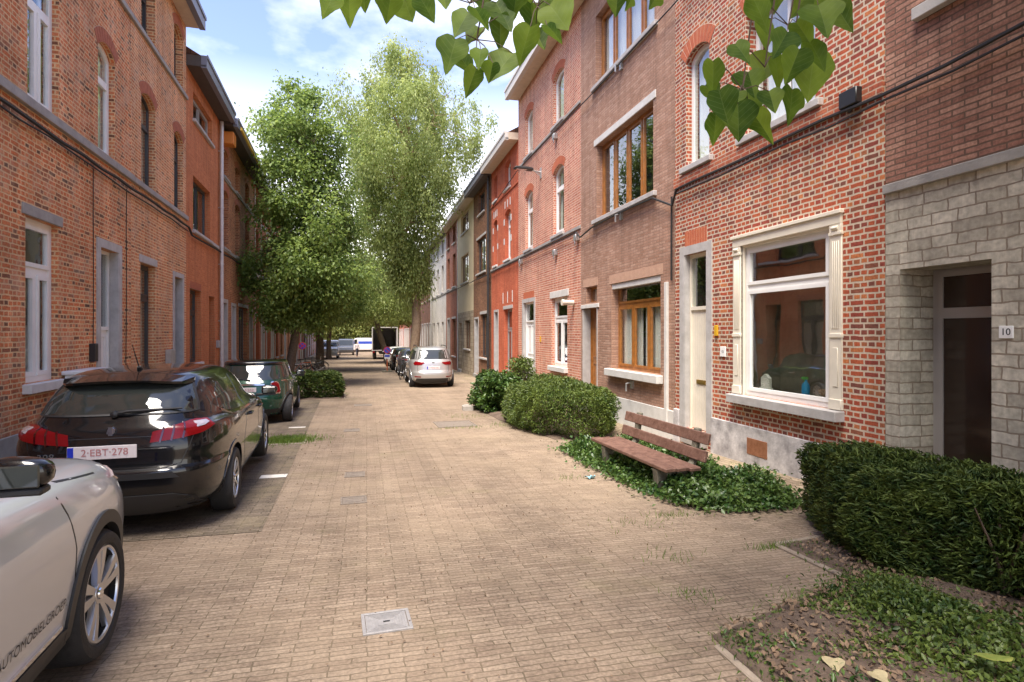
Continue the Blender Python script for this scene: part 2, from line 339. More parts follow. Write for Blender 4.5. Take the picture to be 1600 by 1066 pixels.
M['b_R9'] = brick('brown brick', [(0, (.16, .08, .055)), (1, (.27, .13, .085))], (.2, .13, .09), .22, .066, .01)
M['b_R10'] = brick('pink red brick', [(0, (.5, .13, .085)), (1, (.62, .2, .14))], (.6, .34, .26), .22, .066, .01)
M['b_R0'] = brick('long dark red brick', [(0, (.29, .135, .095)), (.5, (.37, .185, .135)), (1, (.45, .25, .18))], (.17, .105, .075), .25, .058, .0095, dirt=.2, bump=.9)
M['stone'] = brick('grey ashlar', [(0, (.40, .36, .285)), (.5, (.50, .46, .37)), (1, (.6, .55, .45))], (.3, .24, .18), .27, .115, .008, .37, 1.7, 3, dirt=.25, bump=1.0, warp=.009, rough=.8, dscale=3, speck=(.75, 1.25, 18))
LST = ((.62, .45, .32), 1.9, .48, .72, .55)
M['b_L1'] = brick('weathered orange red brick', [(0, (0.153, 0.0802, 0.0498)), (.12, (0.333, 0.127, 0.0633)), (.3, (0.614, 0.188, 0.0724)), (.75, (0.691, 0.206, 0.0769)), (1, (0.767, 0.321, 0.144))], (0.793, 0.516, 0.28), .2, .066, .0115, .5, .5, 2, dirt=.32, bump=.9, warp=.007, stain=LST)
M['b_L2'] = brick('weathered orange brick', [(0, (0.244, 0.112, 0.0633)), (.2, (0.55, 0.192, 0.0814)), (.8, (0.685, 0.237, 0.0905)), (1, (0.758, 0.349, 0.163))], (0.806, 0.551, 0.308), .2, .066, .012, .5, .5, 2, dirt=.25, bump=.9, warp=.006, stain=LST)
M['b_L3'] = brick('bright orange brick', [(0, (0.507, 0.153, 0.0594)), (1, (0.628, 0.214, 0.0873))], (0.507, 0.245, 0.119), .21, .06, .008, dirt=.15, bump=.6)
M['b_L4'] = brick('brown red brick', [(0, (0.26, 0.096, 0.0522)), (.5, (0.416, 0.144, 0.0665)), (1, (0.546, 0.216, 0.095))], (0.52, 0.312, 0.171), .21, .066, .01, .5, .5, 2, dirt=.3)
M['b_L5'] = brick('red brick', [(0, (0.462, 0.105, 0.051)), (1, (0.572, 0.158, 0.0765))], (0.462, 0.263, 0.153), .21, .066, .01, dirt=.25)
M['b_row'] = brick('upright brick course', [(0, (.36, .09, .05)), (1, (.5, .16, .08))], (.5, .35, .25), .2, .066, .01, dirt=.2)
M['arch_R1'] = mat('arch bricks', (.4, .09, .045), .85, col2=(.5, .15, .06), nscale=8, bump=.3)
M['arch_L'] = mat('arch bricks of the old wall', (.3, .085, .045), .85, col2=(.46, .15, .07), nscale=8, bump=.3)
M['mortar_c'] = mat('cream mortar', (.62, .5, .36), .9, noise=.15, nscale=12)
M['mortar_l'] = mat('lime mortar', (.48, .34, .23), .9, noise=.2, nscale=12)

# ------------------------------------------------------------------ houses
class House:
    """local axes: x along the facade (left to right seen from the street), y into the building, z up"""
    def __init__(s, side, y0, y1, name, label, cat='house', group=None):
        s.side = side; s.y0, s.y1 = min(y0, y1), max(y0, y1)
        ym = max(s.y0, 0); s.zb = gz((ym+s.y1)/2)
        if side == 'R': s.o = empty(name, (XR, s.y1, s.zb), -math.pi/2, label, cat, group); s.w = s.y1-s.y0
        else:
            k = math.sqrt(1+.0368**2); s.k = k
            s.o = empty(name, (lx(s.y0), s.y0, s.zb), math.pi/2+math.atan(.0368), label, cat, group); s.w = (s.y1-s.y0)*k
        s.holes = []
    def a(s, y): return s.y1-y if s.side == 'R' else (y-s.y0)*s.k
    def z(s, z): return z-s.zb
    def span(s, ya, yb):
        p, q = s.a(ya), s.a(yb); return min(p, q), max(p, q)
    @staticmethod
    def outline(a0, a1, z0, z1, rise=0, n=10, ins=0):
        a0 += ins; a1 -= ins; z0 += ins; z1 -= ins
        if rise <= 0: return [(a0, z0), (a1, z0), (a1, z1), (a0, z1)]
        wv = a1-a0; rr = (wv*wv/4+rise*rise)/(2*rise); cx = (a0+a1)/2; cz = z1-rr; h = math.asin(min(1, wv/2/rr))
        return [(a0, z0), (a1, z0)]+[(cx+rr*math.sin(h-2*h*i/n), cz+rr*math.cos(h-2*h*i/n)) for i in range(n+1)]
    def window(s, ya, yb, z0, z1, frame='white', rows=((.32, 1), (.68, 2)), rise=0, depth=.16, sill='bluestone', lintel=None, curtain=None, arch=None, fw=.06, room='room', sill_h=.09, sill_x=.06, sill_p=.08, colw=None, label=None, slatted=False, pane='glass'):
        a0, a1 = s.span(ya, yb); z0, z1 = s.z(z0), s.z(z1)
        s.holes.append((s.outline(a0, a1, z0, z1, rise), depth))
        d = depth; m = MB()
        out = s.outline(a0, a1, z0, z1, rise); inn = s.outline(a0, a1, z0, z1, rise*.9, ins=fw)
        if len(out) == len(inn): m.ring(out, inn, d-.02, d+.06)
        pan = MB(); zt = z1-fw; zl = z0+fw; H_ = zt-zl; top = zt; al, ar = a0+fw, a1-fw
        nr = len(rows)
        for ri, row in enumerate(rows):
            fr, nc = row[0], row[1]; bot = top-H_*fr
            if ri == nr-1: bot = zl
            if ri < nr-1: m.box(al, ar, d-.012, d+.05, bot-fw*.6, bot+fw*.6)
            tt = top if ri == 0 else top-fw*.6
            bb = bot if ri == nr-1 else bot+fw*.6
            cw = (ar-al)/nc
            arch_here = ri == 0 and rise > 0
            for c in range(nc):
                p, q = al+cw*c, al+cw*(c+1)
                if c: m.box(p-fw*.45, p+fw*.45, d-.012, d+.05, bb, tt-(rise*.4 if arch_here else 0))
                i = fw*.7 if nc > 1 or nr > 1 else .012
                if nc > 1: p2, q2 = p+(fw*.45 if c else 0), q-(fw*.45 if c < nc-1 else 0)
                else: p2, q2 = p, q
                if not arch_here and (nc > 1 or nr > 1):          # casement frame, a touch proud
                    m.ring([(p2, bb), (q2, bb), (q2, tt), (p2, tt)], [(p2+i, bb+i), (q2-i, bb+i), (q2-i, tt-i), (p2+i, tt-i)], d-.03, d+.02)
                    pan.box(p2+i-.01, q2-i+.01, d, d+.012, bb+i-.01, tt-i+.01)
                elif arch_here:
                    po = s.outline(p2, q2, bb-.01, z1-fw+.01, rise*.9) if nc == 1 else s.outline(p2, q2, bb-.01, tt-rise*.3, 0)
                    pan.prism(po, d, d+.012)
                else: pan.box(p2, q2, d, d+.012, bb, tt)
            top = bot
        wo = m.build('window', M[frame], s.o)
        if label: wo['label'] = label
        pan.build('pane', M[pane], wo)
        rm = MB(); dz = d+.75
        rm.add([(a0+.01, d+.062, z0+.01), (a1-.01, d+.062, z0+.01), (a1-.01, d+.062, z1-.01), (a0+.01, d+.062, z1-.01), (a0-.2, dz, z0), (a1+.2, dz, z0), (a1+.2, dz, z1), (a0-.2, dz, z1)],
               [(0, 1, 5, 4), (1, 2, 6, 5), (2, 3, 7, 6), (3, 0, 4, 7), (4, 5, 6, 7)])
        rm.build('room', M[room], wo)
        if sill:
            sm = MB(); sm.box(a0-sill_x, a1+sill_x, -sill_p, d-.02, z0-sill_h, z0-.003); sm.build('sill', M[sill], wo, bevel=.008)
        if lintel:
            lm = MB(); lh, lx_, lmat = lintel; lm.box(a0-lx_, a1+lx_, -.022, d*.9, z1+.003, z1+lh); lm.build('lintel', M[lmat], wo, bevel=.006)
        if arch: s.arch(a0, a1, z1, rise, *arch, parent=wo)
        if curtain:
            cmat, cz0, cz1, parts = curtain          # heights as fractions; parts: list of (a fraction 0, a fraction 1)
            for f0, f1 in parts:
                cm_ = MB(); n = max(6, int((f1-f0)*(a1-a0)/.025)); vs = []; ph = random.random()*6
                for i in range(n+1):
                    t = f0+(f1-f0)*i/n; aa = a0+.03+(a1-a0-.06)*t; yy = d+.1+.022*math.sin(i*1.15+ph)+.012*math.sin(i*.37+ph)
                    vs += [(aa, yy, z0+(z1-z0)*cz0), (aa, yy, z0+(z1-z0)*cz1)]
                cm_.add(vs, [(2*i, 2*i+2, 2*i+3, 2*i+1) for i in range(n)], 0, True)
                cm_.build('curtain', M[cmat], wo, normals=False)
        return wo
    def arch(s, a0, a1, z1, rise, h, am, mm, parent=None):
        m = MB(); wv = a1-a0
        if rise <= .02:
            n = max(3, int(wv/.075)); base = [(a0, z1), (a1, z1), (a1, z1+h), (a0, z1+h)]
            for i in range(n):
                p = a0+wv*i/n; q = a0+wv*(i+1)/n; m.box(p+.006, q-.006, -.008, .05, z1+.006, z1+h)
        else:
            rr = (wv*wv/4+rise*rise)/(2*rise); cx = (a0+a1)/2; cz = z1-rr; hh = math.asin(min(1, wv/2/rr)); n = max(5, int(2*hh*rr/.078)); hh2 = hh*1.04
            base = None
            for i in range(n):
                t0 = -hh2+2*hh2*i/n; t1 = -hh2+2*hh2*(i+1)/n; g = .006/rr
                P = lambda t, r: (cx+r*math.sin(t), cz+r*math.cos(t))
                m.prism([P(t0+g, rr+.004), P(t1-g, rr+.004), P(t1-g*.8, rr+h), P(t0+g*.8, rr+h)], -.008, .05)
            N = 12; oi = [P(-hh2+2*hh2*i/N, rr+.001) for i in range(N+1)]; oo = [P(hh2-2*hh2*i/N, rr+h+.01) for i in range(N+1)]
            base = oi+oo
        m.build('brick_arch', M[am], parent or s.o)
        if base:
            b = MB(); b.prism(base, -.003, .03) if rise <= .02 else b.add([(x, -.0035, z) for x, z in base], [tuple([i, i+1, len(base)-2-i, len(base)-1-i]) for i in range(N)])
            b.build('arch_mortar', M[mm], parent or s.o)
    def door(s, ya, yb, z0, z1, leaf='white', frame='white', transom=.3, depth=.22, surround=None, style='panel', letterbox=None, handle='metal', sw=.14, rise=0, fw=.06, step=True, handle_side=1, lintel=None, arch=None, tpane=True):
        a0, a1 = s.span(ya, yb); z0, z1 = s.z(z0), s.z(z1); d = depth
        s.holes.append((s.outline(a0, a1, z0, z1, rise), depth))
        zt = z1-(z1-z0)*transom if transom else z1
        lf = MB(); lf.box(a0+fw, a1-fw, d+.02, d+.06, z0+.01, zt-fw)
        al, ar, zl = a0+fw, a1-fw, z0+.01; wv = ar-al; hh = zt-fw-zl
        if style == 'panel':
            for q0, q1 in ((.06, .42), (.48, .95)):
                for c0, c1 in ((.1, .47), (.53, .9)) if wv > .75 else ((.14, .86),):
                    lf.ring([(al+wv*c0, zl+hh*q0), (al+wv*c1, zl+hh*q0), (al+wv*c1, zl+hh*q1), (al+wv*c0, zl+hh*q1)],
                            [(al+wv*c0+.035, zl+hh*q0+.035), (al+wv*c1-.035, zl+hh*q0+.035), (al+wv*c1-.035, zl+hh*q1-.035), (al+wv*c0+.035, zl+hh*q1-.035)], d+.004, d+.022)
        elif style == 'planks':
            n = 9
            for i in range(n): lf.box(al+wv*i/n+.003, al+wv*(i+1)/n-.003, d+.008, d+.025, zl+.0, zl+hh-.0)
        elif style == 'flat':
            lf.box(al+.0, ar-.0, d+.01, d+.021, zl+hh*.48, zl+hh*.5)
        do = lf.build('door', M[leaf], s.o)
        fm = MB(); fm.box(a0, a0+fw, d-.015, d+.08, z0, z1); fm.box(a1-fw, a1, d-.015, d+.08, z0, z1); fm.box(al, ar, d-.015, d+.08, z1-fw, z1)
        if transom: fm.box(al, ar, d-.02, d+.08, zt-fw, zt+.0)
        fm.build('door_frame', M[frame], do)
        if transom:
            g = MB(); g.box(al, ar, d+.01, d+.022, zt, z1-fw); g.build('transom_pane', M['glass'], do)
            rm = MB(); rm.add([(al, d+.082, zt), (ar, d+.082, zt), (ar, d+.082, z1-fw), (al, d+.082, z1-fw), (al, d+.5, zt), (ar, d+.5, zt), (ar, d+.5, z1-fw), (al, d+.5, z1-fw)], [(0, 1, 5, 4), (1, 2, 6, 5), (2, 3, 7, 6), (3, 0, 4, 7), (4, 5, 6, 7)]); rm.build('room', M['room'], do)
        if handle:
            h = MB(); hx = ar-.07 if handle_side > 0 else al+.07
            h.tube([(hx, d+.02, zl+1.0), (hx, d-.045, zl+1.0), (hx-.1*handle_side, d-.045, zl+1.0)], .011, 6); h.box(hx-.02, hx+.02, d-.0, d+.02, zl+.9, zl+1.08); h.build('handle', M[handle], do)
        if letterbox:
            lb = MB(); cx = (al+ar)/2; lb.box(cx-.14, cx+.14, d-.004, d+.02, zl+letterbox, zl+letterbox+.075); lb.box(cx-.11, cx+.11, d-.012, d+.0, zl+letterbox+.018, zl+letterbox+.055); lb.build('letterbox', M['brass'], do)
        if surround:
            e = MB(); e.box(a0-sw, a0-.002, -.022, d-.02, z0-.05, z1+sw); e.box(a1+.002, a1+sw, -.022, d-.02, z0-.05, z1+sw); e.box(a0-.002, a1+.002, -.022, d-.02, z1+.002, z1+sw)
            e.box(a0+.0, a0+.02, -.012, d-.02, z0, z1); e.box(a1-.02, a1, -.012, d-.02, z0, z1)
            e.build('door_surround', M[surround], do)
        if step:
            st = MB(); st.box(a0+.005, a1-.005, -.1, d+.06, z0-.25, z0-.003); st.build('doorstep', M['bluestone_d'], do, bevel=.01)
        if lintel:
            lm = MB(); lh, lx_, lmat = lintel; lm.box(a0-lx_, a1+lx_, -.03, d*.9, z1+.003, z1+lh); lm.build('lintel', M[lmat], do, bevel=.006)
        if arch: s.arch(a0, a1, z1+(sw if surround else 0), rise, *arch, parent=do)
        return do
    def walls(s, bands, deep=8.5, name='wall'):
        e = .004
        for bi, (z0, z1, mname) in enumerate(bands):
            z0, z1 = s.z(z0), s.z(z1); m = MB()
            loops = [[(e, z0), (s.w-e, z0), (s.w-e, z1), (e, z1)]]; used = []
            for o, d in s.holes:
                zc = sum(p[1] for p in o)/len(o)
                if z0 < zc < z1: loops.append(o); used.append((o, d))
            flat = [p for lp in loops for p in lp]
            tri = tessellate_polygon([[Vector((x, z, 0)) for x, z in lp] for lp in loops])
            m.add([(x, 0, z) for x, z in flat], tri)
            for o, d in used:
                n = len(o); m.add([(x, 0, z) for x, z in o]+[(x, d+.03, z) for x, z in o], [(i, (i+1) % n, n+(i+1) % n, n+i) for i in range(n)])
            m.add([(e, 0, z0), (e, deep, z0), (e, deep, z1), (e, 0, z1), (s.w-e, 0, z0), (s.w-e, deep, z0), (s.w-e, deep, z1), (s.w-e, 0, z1)], [(0, 1, 2, 3), (4, 5, 6, 7), (1, 5, 6, 2)])
            wo = m.build(name if bi == 0 else 'upper_wall', M[mname], s.o, normals=False)
            me = wo.data
            # turn every front face outwards
            b = bmesh.new(); b.from_mesh(me)
            bmesh.ops.remove_doubles(b, verts=b.verts, dist=.0004)
            for f in b.faces:
                c = f.calc_center_median(); nn = f.normal
                if abs(nn.y) > .9 and abs(c.y) < .01 and nn.y > 0: f.normal_flip()
            b.to_mesh(me); b.free()
    def roof(s, z, proj=.45, h=.28, fascia='fascia_w', soffit='soffit', tiles='roof', deep=8.5, slope=.62, chimney=None, ends=0.0, flat=False):
        z = s.z(z); rm = MB(); zr = z+h; dp = deep/2; x0, x1 = -ends+.004, s.w+ends-.004
        rm.add([(x0, -proj+.1, zr-.02), (x1, -proj+.1, zr-.02), (x1, dp, zr+slope*dp), (x0, dp, zr+slope*dp), (x0, deep, zr-.02), (x1, deep, zr-.02), (x0, dp, zr-.02), (x1, dp, zr-.02), (x0, .0, zr-.25), (x1, 0, zr-.25)],
               [(0, 1, 2, 3), (3, 2, 5, 4), (0, 3, 4), (1, 5, 2)])
        ro = rm.build('roof', M[tiles], s.o)
        so_ = MB(); so_.box(x0, x1, -proj, .0, z, z+.05)
        for xe in (x0+.002, x1-.002): so_.add([(xe, -proj+.1, z+.05), (xe, 0, z+.05), (xe, 0, zr+slope*0+.05), (xe, -proj+.1, zr-.025)], [(0, 1, 2, 3)])
        so_.build('soffit', M[soffit], s.o)
        f = MB(); f.box(x0, x1, -proj-.02, -proj+.12, z-.03+.0, zr); f.box(x0, x1, -proj-.05, -proj-.02, zr-.07, zr+.02); f.build('gutter', M[fascia], s.o)
        bk = MB(); bk.box(x0, x1, 0, deep, z+.05, z+h-.03); bk.build('eaves_board', M[soffit], s.o)
        if chimney:
            for y, hh in chimney:
                c = MB(); a = s.a(y); c.box(a-.45, a+.45, dp-.9, dp-.3, zr+1, zr+slope*dp+hh); c.box(a-.5, a+.5, dp-.95, dp-.25, zr+slope*dp+hh, zr+slope*dp+hh+.1); c.build('chimney', M['b_L5'], ro)
    def band(s, z, h=.1, proj=.05, name='string_course', m='bluestone_d', ya=None, yb=None):
        a0, a1 = (0.005, s.w-.005) if ya is None else s.span(ya, yb)
        b = MB(); b.box(a0, a1, -proj, .0, s.z(z), s.z(z)+h); return b.build(name, M[m], s.o, bevel=.006)
    def plinth(s, z, gaps=(), m='plinth', proj=.03):
        g = sorted(s.span(*q) for q in gaps); x = .006; b = MB(); zt = s.z(z)
        for p, q in g+[(s.w-.006, s.w)]:
            if p-x > .03: b.box(x, p, -proj, .0, -.6, zt)
            x = max(x, q)
        return b.build('plinth', M[m], s.o, bevel=.006)
    def pipe(s, y, z0, z1, r=.045, m='pipe', off=.1):
        a = s.a(y); b = MB(); b.tube([(a, -off, s.z(z0)), (a, -off, s.z(z1))], r, 10)
        for zz in np.arange(z0+.6, z1, 1.9): b.tube([(a, -off, s.z(zz)-.02), (a, -off, s.z(zz)+.02)], r*1.25, 10); b.box(a-.015, a+.015, -off, 0, s.z(zz)-.015, s.z(zz)+.015)
        return b.build('drainpipe', M[m], s.o)
    def block(s, ya, yb, z0, z1, proj, name, m, p0=0, bevel=.004):
        a0, a1 = s.span(ya, yb); b = MB(); b.box(a0, a1, -proj, -p0, s.z(z0), s.z(z1)); return b.build(name, M[m], s.o, bevel=bevel)
T2 = ((.3, 1), (.7, 2)); T1 = ((.3, 1), (.7, 1)); ONE = ((1, 1),)
NET = lambda *p: ('curtain', 0.02, .98, p or ((0, 1),))

# ======================= right-hand side
# R0: grey stone ground floor, dark brick above
h = House('R', -3.5, 5.22, 'stone_fronted_house', 'house with grey green stone ground floor and dark brick above, number 10')
dr = h.door(5.04, 4.1, .08, 2.47, 'black_frame', 'grey_frame', transom=.0, depth=.46, style='none', step=True, handle=None)
# the glazed leaf: metal stiles with a dark pane, light bar and top light
a0, a1 = h.span(5.04, 4.1); g = MB(); d = .46
g.box(a0+.06, a0+.12, d-.03, d+.03, h.z(.1), h.z(2.45)); g.box(a1-.1, a1-.06, d-.03, d+.03, h.z(.1), h.z(2.45)); g.box(a0+.12, a1-.1, d-.035, d+.03, h.z(1.95), h.z(2.06)); g.box(a0+.12, a1-.1, d-.03, d+.03, h.z(.1), h.z(.26)); g.box(a0+.12, a1-.1, d-.03, d+.03, h.z(2.39), h.z(2.45))
g.build('door_stiles', M['grey_frame'], dr)
M['doorglass'] = mat('brown tinted door glass', (.03, .018, .013), .12, spec=.5)
g = MB(); g.box(a0+.12, a1-.1, d-.015, d-.005, h.z(.26), h.z(1.95)); g.box(a0+.12, a1-.1, d-.015, d-.005, h.z(2.06), h.z(2.39)); g.build('pane', M['doorglass'], dr)
M['redstick'] = mat('red sticker', (.75, .09, .04), .5)
h.window(4.72, 3.0, 5.12, 7.0, 'grey_frame', ((1, 2),), depth=.18, sill='bluestone', sill_x=.12, sill_h=.13)
h.window(1.9, .1, 5.12, 7.0, 'grey_frame', ((1, 2),), depth=.18, sill='bluestone', sill_x=.12, sill_h=.13)
h.window(2.6, .4, 1.0, 2.5, 'grey_frame', ((1, 2),), depth=.2)
h.walls([(-.6, 3.34, 'stone'), (3.34, 8.6, 'b_R0')])
h.band(3.3, .1, .05, m='bluestone_d')
h.roof(8.6, .5, .3, 'fascia_w')
st = h.block(4.27, 4.05, .12, .17, .46-.475+.47, 'sticker', 'redstick', bevel=0) if False else None
g = MB(); g.box(a1-.32, a1-.14, d-.036, d-.03, h.z(.14), h.z(.2)); g.build('sticker', M['redstick'], dr)
M['enamel'] = mat('white enamel', (.82, .82, .8), .3)
np_ = MB(); aa = h.a(4.03); np_.box(aa+.0, aa+.12, -.012, 0, h.z(1.75), h.z(1.86)); npo = np_.build('house_number_plate', M['enamel'], h.o, bevel=.003)
put_text('number', '10', .085, M['black'], npo, Matrix.Translation((aa+.06, -.0135, h.z(1.805))) @ Matrix.Rotation(math.pi/2, 4, 'X'))

# R1: red brick, cream joints, shop window
h = House('R', 5.22, 9.70, 'red_brick_house', 'red brick house with cream joints, cream door and large shop window in fluted frame')
h.door(9.36, 8.66, .12, 3.17, 'cream', 'cream', transom=.3, depth=.1, surround='bluestone', style='planks', letterbox=.78, handle=None, sw=.15, arch=(.26, 'arch_R1', 'mortar_c'), rise=0)
sw = h.window(7.72, 6.0, .87, 3.1, 'white', ((.27, 1), (.73, 1)), depth=.07, sill='bluestone', sill_x=.22, sill_p=.14, sill_h=.13, fw=.07, room='room_shop', pane='shopglass')
a0, a1 = h.span(7.72, 6.0)
for p, q in ((a0-.2, a0-.02), (a1+.02, a1+.2)):             # fluted pilasters
    e = MB(); e.box(p, q, -.028, 0, h.z(.875), h.z(3.1)); n = 4
    for i in range(n): x = p+.03+(q-p-.06)*(i+.5)/n; e.box(x-.012, x+.012, -.036, -.028, h.z(1.85), h.z(2.9))
    e.box(p-.008, q+.008, -.042, 0, h.z(1.74), h.z(1.79)); e.box(p-.008, q+.008, -.044, 0, h.z(.877), h.z(1.0)); e.box(p+.05, q-.05, -.036, -.028, h.z(1.15), h.z(1.62))
    e.box(p-.01, q+.01, -.045, 0, h.z(2.97), h.z(3.01)); e.box(p-.003, q+.003, -.036, 0, h.z(3.01), h.z(3.1))
    e.tube([((p+q)/2-.05, -.036, h.z(3.055)), ((p+q)/2+.05, -.036, h.z(3.055))], .025, 8)
    e.build('pilaster', M['cream'], sw, bevel=.004)
e = MB(); e.box(a0-.2, a1+.2, -.04, 0, h.z(3.1), h.z(3.22)); e.box(a0-.22, a1+.22, -.065, 0, h.z(3.22), h.z(3.27)); e.build('cornice', M['cream'], sw, bevel=.006)
e = MB(); e.box(a0-.02, a0+.02, .0, .04, h.z(.87), h.z(3.1)); e.box(a1-.02, a1+.02, 0, .04, h.z(.87), h.z(3.1)); e.box(a0+.02, a1-.02, 0, .04, h.z(3.07), h.z(3.1)); e.build('frame_lining', M['cream'], sw)
h.window(9.32, 8.6, 4.72, 6.72, 'white', ONE, rise=.14, depth=.13, sill='bluestone', sill_x=.12, sill_h=.1, arch=(.27, 'arch_R1', 'mortar_c'), curtain=('curtain', .02, 1, ((0.02, .98),)), fw=.07)
h.window(7.65, 6.25, 4.72, 6.72, 'white', ((1, 2),), rise=.16, depth=.2, sill='bluestone', sill_x=.14, sill_h=.1, arch=(.27, 'arch_R1', 'mortar_c'), curtain=('curtain', .02, 1, ((0.02, .98),)))
h.window(9.32, 8.6, 7.95, 9.4, 'white', ONE, rise=.14, depth=.2, arch=(.27, 'arch_R1', 'mortar_c'))
h.window(7.65, 6.25, 7.95, 9.4, 'white', ((1, 2),), rise=.16, depth=.2, arch=(.27, 'arch_R1', 'mortar_c'))
h.walls([(-.6, 10.65, 'b_R1')])
h.roof(10.65, .5, .3)
h.plinth(.42, [(9.52, 8.5)], 'plinth', .045)
h.block(7.55, 7.1, .02, .26, .052, 'cellar_grille', 'rust', p0=.04)
b = MB(); b.box(.005, h.w-.005, -.04, 0, h.z(4.42), h.z(4.6))                # upright brick course under the sills
b.build('string_course', M['b_row'], h.o)
h.block(8.42, 8.34, 1.75, 1.92, .03, 'nameplate', 'yellow')
o = h.block(8.27, 8.13, 1.42, 1.58, .02, 'doorbell', 'enamel'); put_text('number', '12', .06, M['black'], o, Matrix.Translation((h.a(8.2), -.0215, h.z(1.5))) @ Matrix.Rotation(math.pi/2, 4, 'X'))
# things on the shop window ledge
tag(bpy.data.objects.get('none') or empty('spray_bottle', (XR+.16, 6.6, .965), 0, 'blue spray bottle with green head standing inside the shop window', 'bottle'))
so_ = bpy.data.objects['spray_bottle']
M['blueplastic'] = mat('blue plastic', (.02, .3, .65), .3); M['greenplastic'] = mat('green plastic', (.15, .55, .12), .3)
b = MB(); b.lathe([(0, 0), (.05, 0), (.052, .1), (.045, .15), (.02, .19), (.018, .21)], 14); b.build('bottle', M['blueplastic'], so_)
b = MB(); b.box(-.05, .03, -.015, .015, .215, .25); b.tube([(-.05, 0, .235), (-.07, 0, .235)], .008, 6); b.box(-.025, -.015, -.005, .005, .17, .215); b.build('spray_head', M['greenplastic'], so_)
M['bowl'] = mat('terracotta glaze', (.55, .36, .24), .4)
b = MB(); b.lathe([(0, 0), (.06, 0), (.11, .05), (.13, .1), (.12, .1), (.1, .055), (0, .02)], 18, c=(XR+.24, 6.28, .965)); tag(b.build('bowl', M['bowl'], None), 'round beige bowl standing inside the shop window beside the blue bottle', 'bowl')
b = MB(); b.box(XR+.14, XR+.21, 7.3, 7.52, .965, 1.0); b.prism([(7.32, 1.0), (7.5, 1.0), (7.5, 1.14), (7.41, 1.2), (7.32, 1.14)], -XR-.2, -XR-.15); b.v[8:] = [(-v[1], v[0], v[2]) for v in b.v[8:]]; tag(b.build('toy_house', M['enamel'], None, bevel=.003), 'small white toy house on the left end of the shop window ledge', 'ornament')

# R2: brown brick
h = House('R', 9.70, 14.56, 'brown_brick_house', 'brown brick house with varnished wood windows and net curtains behind the wooden bench')
h.door(14.42, 13.42, .05, 2.42, 'oak', 'oak', transom=0, depth=.22, style='panel', handle='brass', lintel=(.1, .1, 'stonewhite'))
e = MB(); a0, a1 = h.span(14.42, 13.42); e.box(a0+.001, a0+.03, -.015, .2, h.z(.05), h.z(2.41)); e.box(a1-.03, a1-.001, -.015, .2, h.z(.05), h.z(2.41)); e.build('door_reveal', M['bluestone'], h.o)
h.window(14.2, 13.46, 2.56, 2.96, 'oak', ONE, depth=.16, sill=None, fw=.05, curtain=NET(), arch=(.2, 'arch_L', 'mortar_l') if False else None)
h.window(12.6, 10.25, .98, 2.92, 'oak', ((.24, 1), (.76, 3)), depth=.2, sill='stonewhite', sill_x=.1, sill_h=.16, sill_p=.14, fw=.07, curtain=('curtain', .02, .74, ((0, .44), (.5, 1))))
a0, a1 = h.span(12.6, 10.25); e = MB(); e.box(a0+.01, a1-.01, .02, .15, h.z(2.8), h.z(2.915)); e.build('shutter_box', M['stonewhite'], h.o)
M['soldier'] = mat('upright brown bricks', (.44, .26, .18), .85, col2=(.52, .33, .23), nscale=9, bump=.3)
for x0, x1, zz in ((a0-.1, a1+.1, 2.925), (h.a(14.4), h.a(13.4), 2.97)):
    n = int((x1-x0)/.07); e = MB()
    for i in range(n): e.box(x0+(x1-x0)*i/n+.004, x0+(x1-x0)*(i+1)/n-.004, -.006, .02, h.z(zz), h.z(zz)+.2)
    e.build('soldier_course', M['soldier'], h.o)
h.window(13.5, 10.55, 4.58, 6.4, 'oak', ((1, 4),), depth=.18, sill='bluestone', sill_x=.15, sill_h=.1, lintel=(.16, .12, 'stonewhite'), fw=.07)
h.window(13.55, 10.5, 7.88, 9.6, 'oak', ((1, 4),), depth=.18, sill='bluestone', sill_x=.15, sill_h=.1, fw=.07, curtain=('curtain', .02, 1, ((0.0, 1),)))
h.walls([(-.8, 10.45, 'b_R2')])
h.roof(10.45, .5, .3, 'fascia_b')
h.plinth(.36, [(14.44, 13.4)], 'stonewhite', .035)
e = MB(); a = h.a(9.98); e.box(a-.05, a+.05, -.05, 0, h.z(.0), h.z(2.75)); e.build('cable_duct', M['stonewhite'], h.o, bevel=.005)
for y, zz in ((12.0, 4.3), (12.0, 7.62), (11.45, .62)):
    e = MB(); a = h.a(y); e.box(a-.05, a+.05, -.05, 0, h.z(zz), h.z(zz)+.16); e.tube([(a, -.05, h.z(zz)+.12), (a, -.16, h.z(zz)+.1), (a, -.16, h.z(zz)-.06)], .02, 6); e.build('wall_bracket', M['metal'], h.o)

# R3: salmon brick
h = House('R', 14.56, 21.14, 'salmon_brick_house', 'salmon red brick house with white windows and a wall lamp, next to the orange house')
h.door(20.4, 19.0, .0, 2.86, 'white', 'white', transom=.22, depth=.1, surround='bluestone', style='panel', letterbox=None, arch=(.24, 'arch_R1', 'mortar_c'))
h.window(17.1, 15.65, .8, 2.84, 'white', T2, fw=.08, depth=.12, sill='stonewhite', sill_p=.12, sill_h=.14, lintel=(.2, .12, 'stonewhite'))
for (y0_, y1_) in ((20.15, 19.2), (16.95, 15.95)):
    h.window(y0_, y1_, 4.72, 6.75, 'white', T1, rise=.16, fw=.08, depth=.12, sill='bluestone', arch=(.24, 'arch_R1', 'mortar_c'), curtain=NET((0, 1)) if y0_ > 18 else NET((0, .3), (.7, 1)))
    h.window(y0_, y1_, 8.0, 9.55, 'white', ONE, rise=.16, fw=.08, depth=.12, sill='bluestone', arch=(.24, 'arch_R1', 'mortar_c'), curtain=NET((0, 1)))
h.walls([(-.9, 10.45, 'b_R3')])
h.roof(10.45, .5, .3, 'fascia_w')
h.band(4.55, .09, .05); h.band(7.86, .08, .045)
